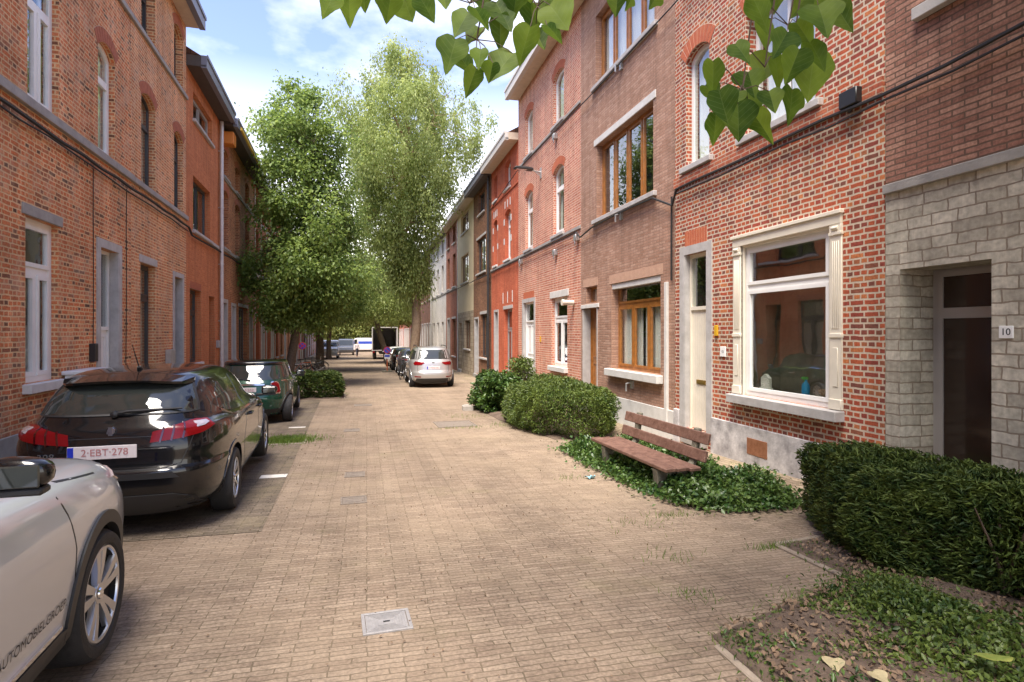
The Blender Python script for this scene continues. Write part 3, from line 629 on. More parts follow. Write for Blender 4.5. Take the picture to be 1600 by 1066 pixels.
h.plinth(.28, [(20.56, 18.84)], 'cement')
h.block(18.3, 18.2, 1.5, 1.68, .025, 'nameplate', 'yellow')
e = MB(); a = h.a(15.1); e.tube([(a, -.02, h.z(2.62)), (a+.02, -.3, h.z(2.62))], .07, 10); e.tube([(a+.02, -.3, h.z(2.62)), (a+.023, -.36, h.z(2.62))], .085, 10); e.build('vent_pipe', M['cream'], h.o)
for y, zz in ((16.6, 7.55), (16.6, 4.1), (14.75, 4.25), (20.6, 4.3)):
    e = MB(); a = h.a(y); e.box(a-.09, a+.09, -.12, 0, h.z(zz), h.z(zz)+.17); e.tube([(a, -.1, h.z(zz)), (a, -.1, h.z(zz)-.12)], .02, 6); e.build('junction_box', M['metal'], h.o, bevel=.01)

# R4: orange painted brick with white quoin stones
h = House('R', 21.14, 25.99, 'orange_painted_house', 'narrow bright orange painted brick house with white stone blocks round its windows')
for (y0_, y1_) in ((25.5, 24.75), (23.35, 22.35)):
    for z0_, z1_, rz in ((4.75, 6.75, T1), (7.6, 8.7, ONE)):
        h.window(y0_, y1_, z0_, z1_, 'white' if y0_ < 24 else 'grey_frame', rz, rise=.12, depth=.18, sill='stonewhite')
    for zz in (5.4, 6.2):
        for yy in (y0_+.16, y1_): h.block(yy, yy-.16, zz, zz+.25, .012, 'quoin_stone', 'stonewhite')
    for yy in (y0_, (y0_+y1_)/2+.06, y1_+.12): h.block(yy, yy-.12, 6.85, 7.15, .012, 'quoin_stone', 'stonewhite')
h.door(25.3, 24.6, -.1, 2.7, 'grey_frame', 'grey_frame', transom=.25, depth=.2, surround='bluestone', sw=.1)
h.window(23.5, 22.1, .1, 2.75, 'grey_frame', T2, depth=.18, sill='bluestone', lintel=(.14, .1, 'bluestone'))
for yy in (23.7, 22.9, 22.1): h.block(yy, yy-.1, 3.0, 3.45, .012, 'quoin_stone', 'stonewhite')
h.walls([(-.9, 9.0, 'b_R4')]); h.roof(9.0, .5, .28, 'fascia_w', chimney=[(21.9, 1.6)])
h.band(4.55, .09, .05); h.band(7.4, .08, .04, m='b_R4'); h.plinth(.1, [(25.42, 24.5)], 'cement')
# R5
h = House('R', 25.99, 30.57, 'dark_brown_house', 'dark brown brick house with tall black windows and black drainpipe beside the orange house')
h.window(29.6, 27.3, 4.78, 6.5, 'black_frame', ((1, 2),), depth=.15, sill='bluestone', lintel=(.12, .08, 'bluestone')); h.window(29.2, 27.6, 7.7, 8.75, 'black_frame', ((1, 2),), depth=.15)
h.door(30.2, 29.2, -.3, 2.5, 'black_frame', 'grey_frame', transom=.2, surround='bluestone', sw=.1); h.window(28.6, 26.9, .6, 2.7, 'black_frame', ((1, 2),), depth=.15, lintel=(.14, .1, 'bluestone'))
h.walls([(-.9, 8.95, 'b_R5')]); h.roof(8.95, .5, .28, 'fascia_b', 'soffit_d'); h.pipe(26.15, -.3, 8.9, .06, 'dark', .12)
# R6
h = House('R', 30.57, 36.2, 'cream_rendered_house', 'cream rendered house over buff stone ground floor with a pale garage door')
h.window(34.8, 32.2, 4.7, 6.3, 'brown_w', ((1, 2),), depth=.15); h.window(34.8, 32.2, 7.6, 8.7, 'brown_w', ((1, 2),), depth=.15)
h.window(33.6, 31.6, .9, 2.5, 'brown_w', ((1, 2),), depth=.15); h.door(35.6, 34.6, -.4, 2.4, 'cream', 'cream', transom=0, style='planks')
h.walls([(-.9, 3.0, 'b_R6s'), (3.0, 8.9, 'b_R6')]); h.roof(8.9, .5, .26, 'fascia_w')
h.block(36.1, 36.0, -.5, 8.8, .05, 'drainpipe', 'pipe')
# R7, R8, R9
h = House('R', 36.2, 41.6, 'rusty_brick_house', 'rust red brick house with brown wooden door squeezed between the cream and white houses')
for y0_, y1_ in ((40.9, 39.8), (38.3, 37.1)):
    for z0_, z1_ in ((4.8, 6.9), (7.6, 8.7)): h.window(y0_, y1_, z0_, z1_, 'brown_w', ONE, depth=.15)
h.door(40.8, 39.6, -.4, 2.7, 'oak', 'oak', transom=.2, surround='bluestone', sw=.12); h.window(38.6, 37.0, .3, 2.7, 'brown_w', ((1, 2),), depth=.15, lintel=(.14, .1, 'bluestone'))
h.walls([(-1, 8.9, 'b_R7')]); h.roof(8.9, .5, .26, 'fascia_w'); h.band(4.6, .1, .05)
h = House('R', 41.6, 50.9, 'white_painted_house', 'white painted brick house with three narrow windows and grey sills on the right-hand row')
for y0_, y1_ in ((50, 48.8), (47.2, 46.0), (44.2, 43.0)):
    for z0_, z1_ in ((4.8, 6.8), (7.6, 8.7), (.3, 2.6)): h.window(y0_, y1_, z0_, z1_, 'grey_frame', ONE, depth=.15)
h.walls([(-1, 8.9, 'b_R8')]); h.roof(8.9, .5, .26, 'fascia_b', 'soffit_d'); h.band(4.6, .1, .05); h.pipe(50.7, -.6, 8.8, .06)
h = House('R', 50.9, 63.7, 'brown_terraced_house', 'long brown brick house with dark shop doors just right of the birch trunk')
for i in range(5):
    y_ = 62.6-2.4*i
    for z0_, z1_ in ((4.8, 6.8), (7.6, 8.6)): h.window(y_, y_-1.1, z0_, z1_, 'grey_frame', ONE, depth=.15)
    h.door(y_, y_-1.3, -.8, 2.6, 'black_frame' if i % 2 else 'oak_d', 'grey_frame', transom=.2, surround='bluestone', sw=.1)
h.walls([(-1.5, 8.8, 'b_R9')]); h.roof(8.8, .5, .26, 'fascia_b', 'soffit_d')
y_ = 63.7
for i, (mn, nm, lb, ln) in enumerate([('b_R10', 'pink_brick_house', 'pinkish red brick house seen behind the birch trunk on the right', 14), ('b_R7', 'far_brick_house', 'red brick house beyond the pink one near the parked lorry', 13), ('b_R10', 'end_brick_house', 'last pink brick house of the right-hand row at the far crossing', 14)]):
    h = House('R', y_, y_+ln, nm, lb)
    for k in range(5):
        yy = y_+ln-.9-k*(ln-1)/5
        for z0_, z1_ in ((4.6, 6.6), (7.4, 8.4)): h.window(yy, yy-1.1, z0_, z1_, 'white', ONE, depth=.15)
        h.door(yy, yy-1.2, -.9-.2*i, 2.3, 'oak_d' if k % 2 else 'white', 'white', transom=.2, surround='stonewhite', sw=.1)
    h.walls([(-2.2, 8.6, mn)]); h.roof(8.6, .5, .26, 'fascia_w'); h.band(4.3, .1, .05, m='stonewhite'); y_ += ln

# ======================= left-hand side
ARL = (.24, 'arch_L', 'mortar_l')
h = House('L', -4.5, 13.05, 'old_brick_house', 'weathered red brick house with white windows and white door nearest on the left')
h.window(9.05, 9.98, 1.12, 3.36, 'white', T2, depth=.11, fw=.085, sill='stonewhite', sill_x=.08, sill_h=.13, sill_p=.1, lintel=(.15, .1, 'bluestone_d'), curtain=('curtain', .02, .35, ((0.1, .9),)))
h.door(11.5, 12.35, .02, 3.28, 'white', 'white', transom=.42, depth=.15, surround='bluestone', style='panel', sw=.15)
h.window(9.1, 10.0, 4.92, 7.0, 'white', T2, rise=.15, depth=.11, fw=.08, sill=None, arch=ARL, curtain=NET((0, .25), (.78, 1)))
h.window(11.42, 12.2, 4.92, 6.9, 'white', T1, rise=.15, depth=.12, fw=.075, sill=None, arch=ARL, curtain=NET((0, 1)))
h.window(9.1, 10.0, 8.1, 9.5, 'white', ONE, rise=.15, depth=.18, sill=None, arch=ARL)
h.window(11.42, 12.2, 8.1, 9.5, 'white', ONE, rise=.15, depth=.18, sill=None, arch=ARL)
for yy in (-3.6, -1.0, 1.6, 4.2, 6.6):
    h.window(yy, yy+1, 1.12, 3.36, 'white', T2, depth=.16, sill='stonewhite', lintel=(.15, .1, 'bluestone_d')); h.window(yy, yy+1, 4.92, 6.95, 'white', T2, rise=.15, depth=.18, sill=None, arch=ARL); h.window(yy, yy+1, 8.1, 9.5, 'white', ONE, rise=.15, depth=.18, arch=ARL)
h.walls([(-.6, 9.95, 'b_L1')]); h.roof(9.95, .45, .3, 'fascia_b'); h.plinth(.5, [(11.33, 12.52)], 'cement')
h.band(4.785, .13, .07); h.band(7.985, .11, .06)
bx = MB(); a = h.a(11.12); bx.box(a-.07, a+.07, -.09, 0, h.z(1.32), h.z(1.62)); bx.build('letterbox', M['black'], h.o, bevel=.01)
h = House('L', 13.05, 17.25, 'old_brick_house', 'weathered orange brick house with anthracite windows next to the bright orange house on the left')
h.window(13.6, 14.6, 1.0, 3.26, 'black_frame', T1, curtain=('curtain_d', .02, .98, ((0, 1),)), depth=.16, sill='bluestone_d', lintel=(.16, .08, 'bluestone'))
h.door(16.1, 16.85, .0, 3.2, 'black_frame', 'black_frame', transom=.4, depth=.3, surround='bluestone', sw=.12)
for y0_, y1_ in ((13.65, 14.6), (16.1, 16.95)):
    h.window(y0_, y1_, 4.9, 6.9, 'black_frame', T1, rise=.15, curtain=('curtain_d', .02, .98, ((0, 1),)), depth=.15, sill=None, arch=ARL)
    h.window(y0_, y1_, 8.1, 9.6, 'black_frame', T1, rise=.15, depth=.2, sill=None, arch=ARL)
h.walls([(-.7, 9.95, 'b_L2')]); h.roof(9.95, .45, .3, 'fascia_b'); h.plinth(.35, [(15.96, 17.0)], 'cement')
h.band(4.785, .112, .07); h.band(7.995, .1, .06)
bx = MB(); a = h.a(15.55); bx.box(a-.2, a+.2, -.12, 0, h.z(.95), h.z(1.4)); bx.build('meter_box', M['metal'], h.o, bevel=.01)
h = House('L', 17.25, 21.6, 'bright_orange_brick_house', 'clean bright orange brick house with dark overhanging eaves and grey downpipe')
h.window(17.65, 18.95, .95, 3.02, 'black_frame', T2, curtain=('curtain_d', .02, .6, ((0, 1),)), depth=.18, sill='stonewhite', arch=(.2, 'arch_L', 'mortar_l'))
h.door(20.0, 20.85, -.1, 2.95, 'oak_d', 'black_frame', transom=.2, depth=.4)
h.window(18.0, 20.2, 4.68, 6.2, 'black_frame', ((1, 2),), depth=.18, sill='bluestone'); h.window(18.0, 20.45, 7.78, 8.55, 'grey_frame', ((1, 2),), depth=.15, sill='bluestone')
h.walls([(-.8, 8.95, 'b_L3')]); h.roof(8.95, .48, .3, 'fascia_b', 'soffit_d'); h.band(4.58, .1, .06, m='bluestone', ya=17.9, yb=21.3)
h.pipe(21.45, -.3, 8.9, .06)
bx = MB(); a = h.a(20.3+.85); bx.box(a-.12, a+.12, -.1, 0, h.z(1.3), h.z(1.55)); bx.build('letterbox', M['grey_frame'], h.o, bevel=.01)
h = House('L', 21.6, 29.4, 'brown_red_brick_house', 'brown red brick house with arched windows and a yellow trimmed gutter behind the left tree')
for y0_ in (22.2, 24.6, 27.0):
    h.window(y0_, y0_+1.05, 4.8, 6.85, 'brown_w', T1, rise=.15, depth=.2, sill='bluestone_d', arch=ARL); h.window(y0_, y0_+1.05, 7.3, 8.3, 'brown_w', ONE, rise=.12, depth=.2, sill='bluestone_d', arch=ARL)
h.door(22.0, 22.9, -.2, 2.85, 'cream', 'brown_w', transom=.2, depth=.25, surround='bluestone'); h.door(23.9, 24.6, -.2, 2.8, 'black_frame', 'black_frame', transom=.2, surround='bluestone', sw=.12); h.window(25.4, 27.6, .2, 2.85, 'black_frame', ((1, 3),), depth=.2, lintel=(.14, .1, 'bluestone'))
h.door(28.2, 29.0, -.25, 2.8, 'black_frame', 'black_frame', transom=.2, surround='bluestone', sw=.12)
h.walls([(-.8, 8.85, 'b_L4')]); h.roof(8.85, .55, .26, 'fascia_b', 'soffit_d'); h.band(4.66, .11, .05); h.band(7.16, .1, .05)
M['amber'] = mat('yellow gutter trim', (.62, .42, .05), .5)
bx = MB(); bx.box(.3, 5.2, -.66, -.6, h.z(8.8), h.z(8.9)); bx.build('gutter_trim', M['amber'], h.o)
bx = MB(); bx.box(.25, .75, -.4, -.02, h.z(8.3), h.z(8.72)); M['orangeb'] = mat('orange box', (.6, .2, .03), .5); bx.build('alarm_box', M['orangeb'], h.o, bevel=.02)
y_ = 29.4
LL = [('b_L5', 'red_terraced_house', 'red brick house with pale window surrounds directly behind the left tree', 11.5), ('b_L4', 'brown_terraced_house', 'brown brick house showing between the two left tree trunks', 11), ('b_L5', 'red_terraced_house', 'red brick house past the second left tree, above the round sign', 13), ('b_R9', 'far_brown_house', 'brown house beyond the white pickup on the left', 15), ('b_L4', 'end_brown_house', 'last house of the left-hand row by the far crossing', 15)]
for i, (mn, nm, lb, ln) in enumerate(LL):
    h = House('L', y_, y_+ln, nm, lb); nk = int(ln/2.3)
    for k in range(nk):
        yy = y_+.6+k*(ln-.8)/nk
        for z0_, z1_ in ((4.7, 6.8), (7.3, 8.4)): h.window(yy, yy+1.1, z0_, z1_, 'white' if i % 2 == 0 else 'brown_w', T1 if z0_ < 5 else ONE, rise=.12, depth=.2, sill='stonewhite', arch=None)
        if k % 2: h.door(yy, yy+1.1, -.5-.2*i, 2.6, 'oak_d' if k % 3 else 'white', 'white', transom=.2, surround='stonewhite', sw=.13)
        else: h.window(yy, yy+1.3, .3, 2.6, 'white', T2, depth=.2, lintel=(.14, .1, 'stonewhite'))
        if i % 2 == 0: h.block(yy-.3, yy-.14, -.8, 8.7, .03, 'pilaster_strip', 'stonewhite')
    h.walls([(-2.2, 8.8, mn)]); h.roof(8.8, .5, .26, 'fascia_w' if i % 2 else 'fascia_b', 'soffit_d'); h.band(4.5, .12, .05, m='stonewhite'); y_ += ln
# ------------------------------------------------------------------ ground
M['paver'] = brick('clinker paving', [(0, (.21, .154, .112)), (.5, (.25, .188, .137)), (1, (.295, .226, .166))], (.14, .109, .07), .2, .05, .0042, .41, dirt=.34, bump=.75, rough=.9, warp=.009, stain=[((.385, .298, .205), .5, .42, .7, .5), ((.13, .105, .07), 1.15, .57, .74, .38), ((.16, .15, .06), .8, .56, .76, .35)], dscale=.45, smooth=.6, offf=3, speck=(.58, 1.38, 45), streak=.14)
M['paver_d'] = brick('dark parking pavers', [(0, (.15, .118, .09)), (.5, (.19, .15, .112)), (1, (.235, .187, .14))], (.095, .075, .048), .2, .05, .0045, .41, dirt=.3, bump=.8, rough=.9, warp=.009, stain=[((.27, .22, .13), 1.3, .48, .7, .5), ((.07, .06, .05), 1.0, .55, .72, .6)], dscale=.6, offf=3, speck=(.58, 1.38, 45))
M['paver_s'] = brick('footway pavers', [(0, (.27, .2, .14)), (1, (.4, .31, .22))], (.17, .14, .08), .205, .1, .008, dirt=.3, bump=.8, rough=.9, stain=((.3, .27, .12), 1.2, .5, .7, .4), rot=math.pi/2)
M['soil'] = mat('bed soil', (.06, .04, .028), .95, col2=(.15, .105, .075), nscale=7, bump=1.0, bscale=26)
M['kerb'] = mat('edging stone', (.2, .16, .12), .85, col2=(.32, .26, .2), nscale=6, bump=.3)
def sheet(name, rows, m, dz=0.0):           # rows: (y, x0, x1)
    b = MB(); vs = []; nx = 2
    for y, a, c in rows: vs += [(a, y, gz(y)+dz), (c, y, gz(y)+dz)]
    b.add(vs, [(2*i, 2*i+1, 2*i+3, 2*i+2) for i in range(len(rows)-1)])
    o = b.build(name, M[m]); tag(o, kind='structure'); return o
ys = [-400, -60, 0, 3.4, 5, 6.5, 8, 10, 14, 18, 24, 40, 70, 110, 165, 400, 2500]
sheet('street', [(y, -1500, 1500) for y in ys], 'paver')
pe = lambda y: -.97-.033*(y-5.94)
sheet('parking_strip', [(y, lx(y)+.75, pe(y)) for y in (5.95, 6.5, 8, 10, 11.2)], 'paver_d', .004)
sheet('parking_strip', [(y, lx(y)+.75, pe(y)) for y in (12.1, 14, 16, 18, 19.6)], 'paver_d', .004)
sheet('pavement', [(y, lx(y)-.02, lx(y)+.75) for y in (-6, 0, 3.4, 5, 6.5, 8, 14, 24, 40, 70, 110)], 'paver_s', .005)
sheet('pavement', [(y, XR-.85, XR+.02) for y in (-6, 0, 3.4, 5, 6.5, 8, 14, 24, 40, 70, 110)], 'paver_s', .005)
b = MB()
n = 8
for (x0, x1, y0, y1) in ((-1.4, -1.06, 8.42, 8.62), (-2.95, -2.0, 8.42, 8.52), (-1.62, -1.28, 13.25, 13.4)):
    b.add([(x0, y0, gz(y0)+.008), (x1, y0, gz(y0)+.008), (x1, y1, gz(y1)+.008), (x0, y1, gz(y1)+.008)], [(0, 1, 2, 3)])
M['roadpaint'] = mat('worn white road paint', (.5, .46, .4), .8, col2=(.75, .72, .67), nscale=9)
tag(b.build('parking_marking', M['roadpaint']), kind='structure')
def soil_patch(name, poly, h=.03, res=.11, m='soil', edge=.18):
    """a slightly mounded bed inside a polygon"""
    xs = [p[0] for p in poly]; ys_ = [p[1] for p in poly]; vs = {}; b = MB(); P = [Vector((x, y)) for x, y in poly]
    def inside(x, y):
        c = False
        for i in range(len(poly)):
            (x1, y1), (x2, y2) = poly[i], poly[i-1]
            if (y1 > y) != (y2 > y) and x < (x2-x1)*(y-y1)/(y2-y1)+x1: c = not c
        return c
    def dist(x, y):
        q = Vector((x, y)); dm = 9
        for i in range(len(P)):
            a, c = P[i-1], P[i]; t = max(0, min(1, (q-a).dot(c-a)/max(1e-9, (c-a).length_squared))); dm = min(dm, (q-(a+(c-a)*t)).length)
        return dm
    bm = bmesh.new(); ring = []
    N = len(poly)
    fv = [bm.verts.new((x, y, 0)) for x, y in poly]; bm.faces.new(fv)
    bmesh.ops.triangulate(bm, faces=bm.faces)
    for _ in range(40):
        le = [e for e in bm.edges if e.calc_length() > res*2.2]
        if not le: break
        bmesh.ops.subdivide_edges(bm, edges=le, cuts=1); bmesh.ops.triangulate(bm, faces=[f for f in bm.faces if len(f.verts) > 3])
    for v in bm.verts:
        x, y = v.co.x, v.co.y; d_ = dist(x, y)
        v.co.z = gz(y)+.007+h*min(1, d_/edge)*(1+.5*math.sin(x*7+y*3)*math.sin(y*6-x*2))
    me = bpy.data.meshes.new(name); bm.to_mesh(me); bm.free(); me.materials.append(M[m])
    if me.polygons[0].normal.z < 0: me.flip_normals()
    me.polygons.foreach_set('use_smooth', [True]*len(me.polygons)); box_uv(me)
    o = bpy.data.objects.new(name, me); COL.objects.link(o); tag(o, kind='structure'); return o
soil_patch('planting_bed', [(1.98, -1.5), (1.98, 3.08), (3.44, 3.56), (3.44, 4.35), (4.6, 4.5), (4.64, -1.5)], .05)
soil_patch('planting_bed', [(3.2, 9.3), (3.2, 7.3), (3.3, 5.75), (3.7, 5.38), (4.45, 5.35), (4.75, 6.1), (4.55, 9.5)], .04)
soil_patch('planting_bed', [(2.95, 15.6), (3.0, 13.3), (3.4, 10.4), (4.6, 10.4), (4.6, 16.2)], .04)
soil_patch('planting_bed', [(-3.7, 19.8), (-.72, 19.9), (-.78, 21.7), (-3.8, 21.6)], .04)
b = MB()
def kerb_line(pts, wd=.05, h=.018):
    for (x0, y0), (x1, y1) in zip(pts, pts[1:]):
        v = Vector((x1-x0, y1-y0)); L_ = v.length; n_ = max(1, int(L_/.5)); v /= L_; nn = Vector((-v.y, v.x))*wd/2
        for i in range(n_):
            s0 = L_*i/n_+.004; s1 = L_*(i+1)/n_-.004; a = Vector((x0, y0))+v*s0; c = Vector((x0, y0))+v*s1; za, zc = gz(a.y), gz(c.y); hh = h+random.uniform(-.006, .006)
            q = [a-nn, c-nn, c+nn, a+nn]; zz = [za, zc, zc, za]
            b.add([(p.x, p.y, z-.05) for p, z in zip(q, zz)]+[(p.x, p.y, z+hh) for p, z in zip(q, zz)], [(3, 2, 1, 0), (4, 5, 6, 7), (0, 1, 5, 4), (1, 2, 6, 5), (2, 3, 7, 6), (3, 0, 4, 7)])
kerb_line([(1.95, -1.5), (1.95, 2.98)]); kerb_line([(3.41, 3.6), (3.41, 4.36), (4.6, 4.52)]); kerb_line([(3.17, 9.3), (3.17, 7.3), (3.27, 5.75)], h=.02)
kerb_line([(-1.8, 11.2), (-1.1, 11.2), (-1.13, 12.1)], h=.015); kerb_line([(-.7, 19.85), (-.75, 21.7)])
tag(b.build('kerb', M['kerb'], bevel=.008), kind='structure')

# ------------------------------------------------------------------ foliage
def unit(v): return v/np.maximum(1e-9, np.linalg.norm(v, axis=1, keepdims=True))
def leaf_cloud(name, C_, size, m, parent=None, aspect=.5, up=.5, droop=0.0, dirs=None, rng=RNG, kind=None, bend=.25):
    """one small bent leaf (four corners, folded on its midrib) at every point of C_"""
    n = len(C_); size = np.broadcast_to(size, (n,)) if np.ndim(size) else np.full(n, size)
    size = size*rng.uniform(.65, 1.25, n)
    d = rng.normal(size=(n, 3)) if dirs is None else dirs+rng.normal(size=(n, 3))*.45
    d[:, 2] -= droop*1.6; d = unit(d)
    nrm = rng.normal(size=(n, 3)); nrm[:, 2] = np.abs(nrm[:, 2])+up*2
    nrm = unit(nrm-d*np.sum(nrm*d, axis=1, keepdims=True)); sd_ = np.cross(d, nrm)
    L_ = size[:, None]
    base = C_-d*L_*.5; tip = C_+d*L_*.5-nrm*L_*bend*.5; wv = L_*aspect*.5
    lf = C_+sd_*wv+nrm*L_*bend*.35; rt = C_-sd_*wv+nrm*L_*bend*.35
    V = np.stack([base, lf, tip, rt], 1).reshape(-1, 3); F = np.arange(n*4).reshape(-1, 4)
    # split on the midrib so that the fold shows
    F = np.stack([F[:, [0, 2, 1]], F[:, [0, 3, 2]]], 1).reshape(-1, 3)
    o = raw_mesh(name, V, F, m, parent)
    if kind: o['kind'] = kind
    return o
M['bark'] = mat('grey brown bark', (.075, .055, .04), .9, col2=(.16, .125, .09), nscale=14, bump=.8, bscale=22)
M['bark_l'] = mat('pale peeling bark', (.2, .13, .08), .85, col2=(.36, .26, .17), nscale=9, bump=.7, bscale=18)
M['twig'] = mat('twig bark', (.09, .06, .04), .85)
M['lf_birch'] = leaf_mat('birch leaves', (.16, .225, .055), (.39, .45, .16), 1.1, .5)
M['lf_left'] = leaf_mat('hornbeam leaves', (.075, .14, .03), (.26, .35, .09), 1.1, .48)
M['lf_far'] = leaf_mat('mixed far leaves', (.1, .15, .03), (.3, .32, .09), .5, .35)
M['lf_yew'] = leaf_mat('yew needles', (.016, .04, .009), (.11, .15, .03), 4.5, .15, .55, .25)
M['lf_hedge'] = leaf_mat('bushy hedge leaves', (.03, .065, .012), (.15, .20, .04), 2.0, .25)
M['lf_ivy'] = leaf_mat('ivy leaves', (.02, .06, .012), (.10, .16, .035), 3.0, .18, .35)
M['lf_grass'] = leaf_mat('grass blades', (.06, .12, .015), (.16, .24, .04), 3, .3)
M['lf_dead'] = mat('dead leaves', (.09, .055, .034), .85, col2=(.27, .18, .11), nscale=6)
M['lf_big'] = leaf_mat('broad leaves', (.04, .095, .008), (.17, .27, .03), 3.0, .62, .5, .25, fine=16, indiv=1.1, veins=True, tv=1.9)
M['lf_shade_canopy'] = leaf_mat('canopy leaves', (.03, .075, .01), (.1, .18, .025), 3.0, .5, .5, .25)

def tree(name, base, label, prof, trunk_pts, trunk_r, nclump, per, lsize, m, bark, group=None, clump=(.55, .55, .4), droop=0., seed=1, aspect=.55, out=.55, up=.5, limbs=11, center=None):
    """prof: list of (z, radius) of the crown above the base; trunk_pts relative to the base"""
    rng = np.random.default_rng(seed); root = empty(name, base, 0, label, 'tree', group)
    zs = np.array([p[0] for p in prof]); rs = np.array([p[1] for p in prof])
    tp = np.array(trunk_pts, float)
    axis = lambda z: np.array([np.interp(z, tp[:, 2], tp[:, 0]), np.interp(z, tp[:, 2], tp[:, 1])])
    b = MB(); pts = []; rr = []
    fz = np.linspace(0, tp[-1, 2], 14)
    for i, z in enumerate(fz):
        a = axis(z); wob = .05*math.sin(z*1.7+seed); pts.append((a[0]+wob, a[1]+.04*math.sin(z*2.3+seed), z-.15 if i == 0 else z)); rr.append(trunk_r*(1.35 if i == 0 else (1-.8*(i/13)**1.1)))
    b.tube(pts, rr, 12); tk = b.build('trunk', M[bark], root, uv=False)
    # clump centres fill the envelope
    cs = []
    amp = rng.uniform(.0, 6.28, 6)
    wgt = rs**1.5+.35; cdf = np.cumsum(wgt); cdf = cdf/cdf[-1]
    while len(cs) < nclump:
        z = np.interp(rng.uniform(), np.concatenate([[0], cdf]), np.concatenate([[zs[0]], zs])); r = np.interp(z, zs, rs); th = rng.uniform(0, 6.283)
        lob = 1+.16*math.sin(3*th+amp[0]+z*.7)+.12*math.sin(5*th+amp[1]-z*1.1)+.1*math.sin(z*2.1+amp[2])
        q = r*lob*rng.uniform(0, 1)**out
        a = axis(z); cs.append((a[0]+q*math.cos(th), a[1]+q*math.sin(th), z+rng.normal()*.15))
    cs = np.array(cs)
    # limbs and twigs
    bl = MB(); skel = []
    zlo, zhi = zs[0], tp[-1, 2]*.97
    for i in range(limbs):
        z0 = zlo*.8+(zhi-zlo*.8)*(i/(limbs-1))**.9*.9; th = i*2.4+seed; r_ = np.interp(min(zs[-1], z0+1.5), zs, rs)*.72; a = axis(z0); rise = 1.6 if droop < .3 else 2.1
        p0 = np.array([a[0], a[1], z0]); p3 = np.array([a[0]+r_*math.cos(th), a[1]+r_*math.sin(th), z0+rise*min(1.2, r_*.5+.3)])
        P_ = [p0+(p3-p0)*t+np.array([0, 0, .35*math.sin(math.pi*t)])+rng.normal(size=3)*.06*t for t in np.linspace(0, 1, 6)]
        r0 = trunk_r*.42*(1-.55*i/limbs); bl.tube(P_, [r0*(1-.8*t) for t in np.linspace(0, 1, 6)], 7); skel += [(p, r0*(1-.8*t)) for p, t in zip(P_, np.linspace(0, 1, 6))]
    skel += [(np.array(p), r*.4) for p, r in zip(pts[5:], rr[5:])]
    S_ = np.array([p for p, _ in skel])
    for c in cs[:min(len(cs), 260)]:
        dd = np.linalg.norm(S_-c, axis=1)+np.maximum(0, S_[:, 2]-c[2])*.6; k = int(np.argmin(dd)); p = S_[k]; md = (p+c)/2+np.array([0, 0, .12])+rng.normal(size=3)*.08
        r0 = min(skel[k][1]*.6, .03); bl.tube([p, md, c], [r0, r0*.6, .006], 4, caps=False)
    bl.build('limbs', M[bark], tk, uv=False, normals=False)
    N = nclump*per; ci = np.repeat(np.arange(nclump), per); off = rng.normal(size=(N, 3))*np.array(clump)*.62
    cr_ = rng.uniform(.6, 1.3, nclump)[ci][:, None]; off = off*cr_
    if droop: off[:, 2] -= np.abs(rng.normal(size=N))*droop*.9
    pos = cs[ci]+off; dirs = unit(off+1e-6)*.7
    leaf_cloud('crown', pos, lsize, M[m], root, aspect, up, droop, dirs, rng)
    return root
def proj_base(px, Y):        # where the line of sight through photo column px crosses distance Y
    u = px-800; a = u*math.cos(YAW)+915*math.sin(YAW); c = -u*math.sin(YAW)+915*math.cos(YAW); return a/c*Y
def tb(px, Y): return (proj_base(px, Y), Y, gz(Y))
tree('birch_tree', tb(642, 32), 'tall pale green birch rising above the street with its trunk left of the silver car', [(5.2, .7), (6, 1.3), (7.5, 1.9), (9.5, 2.7), (11.5, 3.5), (13.4, 3.8), (15, 3.1), (16.5, 1.9), (17.6, .7)],
     [(0, 0, 0), (.35, 0, 3), (.3, 0, 4.5), (-.7, 0, 7), (-.5, 0, 10), (-.1, 0, 13), (-.6, 0, 17)], .27, 560, 165, .155, 'lf_birch', 'bark_l', clump=(.36, .36, .55), droop=.55, seed=5, aspect=.5, out=.5, up=.3, limbs=15)
tree('hornbeam_tree', tb(449, 26), 'dark green street tree with layered foliage in front of the left-hand houses', [(3.1, 1.2), (4.0, 2.1), (5, 2.45), (7, 2.3), (9, 2.0), (10.5, 1.7), (11.8, 1.2), (12.9, .5)],
     [(0, 0, 0), (.3, 0, 2.5), (1.0, .2, 6), (.35, .2, 12.4)], .19, 400, 160, .155, 'lf_left', 'bark', clump=(.52, .52, .42), droop=.2, seed=11, aspect=.62, out=.5, up=1.2, limbs=13)
tree('hornbeam_tree', tb(499, 38), 'second dark street tree behind the layered one, its trunk beside the parked bicycles', [(3.6, 2.0), (4.6, 3.2), (6, 3.6), (8, 3.2), (10, 2.0), (11.5, .6)],
     [(0, 0, 0), (0, 0, 3), (.6, 0, 6), (.8, 0, 11)], .26, 230, 130, .17, 'lf_left', 'bark', clump=(.75, .75, .32), droop=.15, seed=12, aspect=.62, up=1.0)
tree('leaning_tree', tb(606, 50), 'tree with a dark trunk leaning left beside the open lorry', [(4.2, 2.2), (5.4, 3.6), (7, 4.0), (9, 3.2), (11, 1.5)],
     [(0, 0, 0), (-.5, 0, 2), (-1.2, 0, 4.5), (-1.5, 0, 10)], .26, 200, 120, .2, 'lf_birch', 'bark', clump=(.8, .8, .5), droop=.3, seed=13)
tree('far_tree', tb(513, 62), 'yellow green tree further down on the left behind the pickup', [(4.4, 2.6), (5.6, 3.8), (7.5, 4), (10, 2.2), (11.5, .6)], [(0, 0, 0), (.2, 0, 5), (.2, 0, 11)], .25, 170, 110, .24, 'lf_far', 'bark', clump=(.9, .9, .55), droop=.2, seed=14)
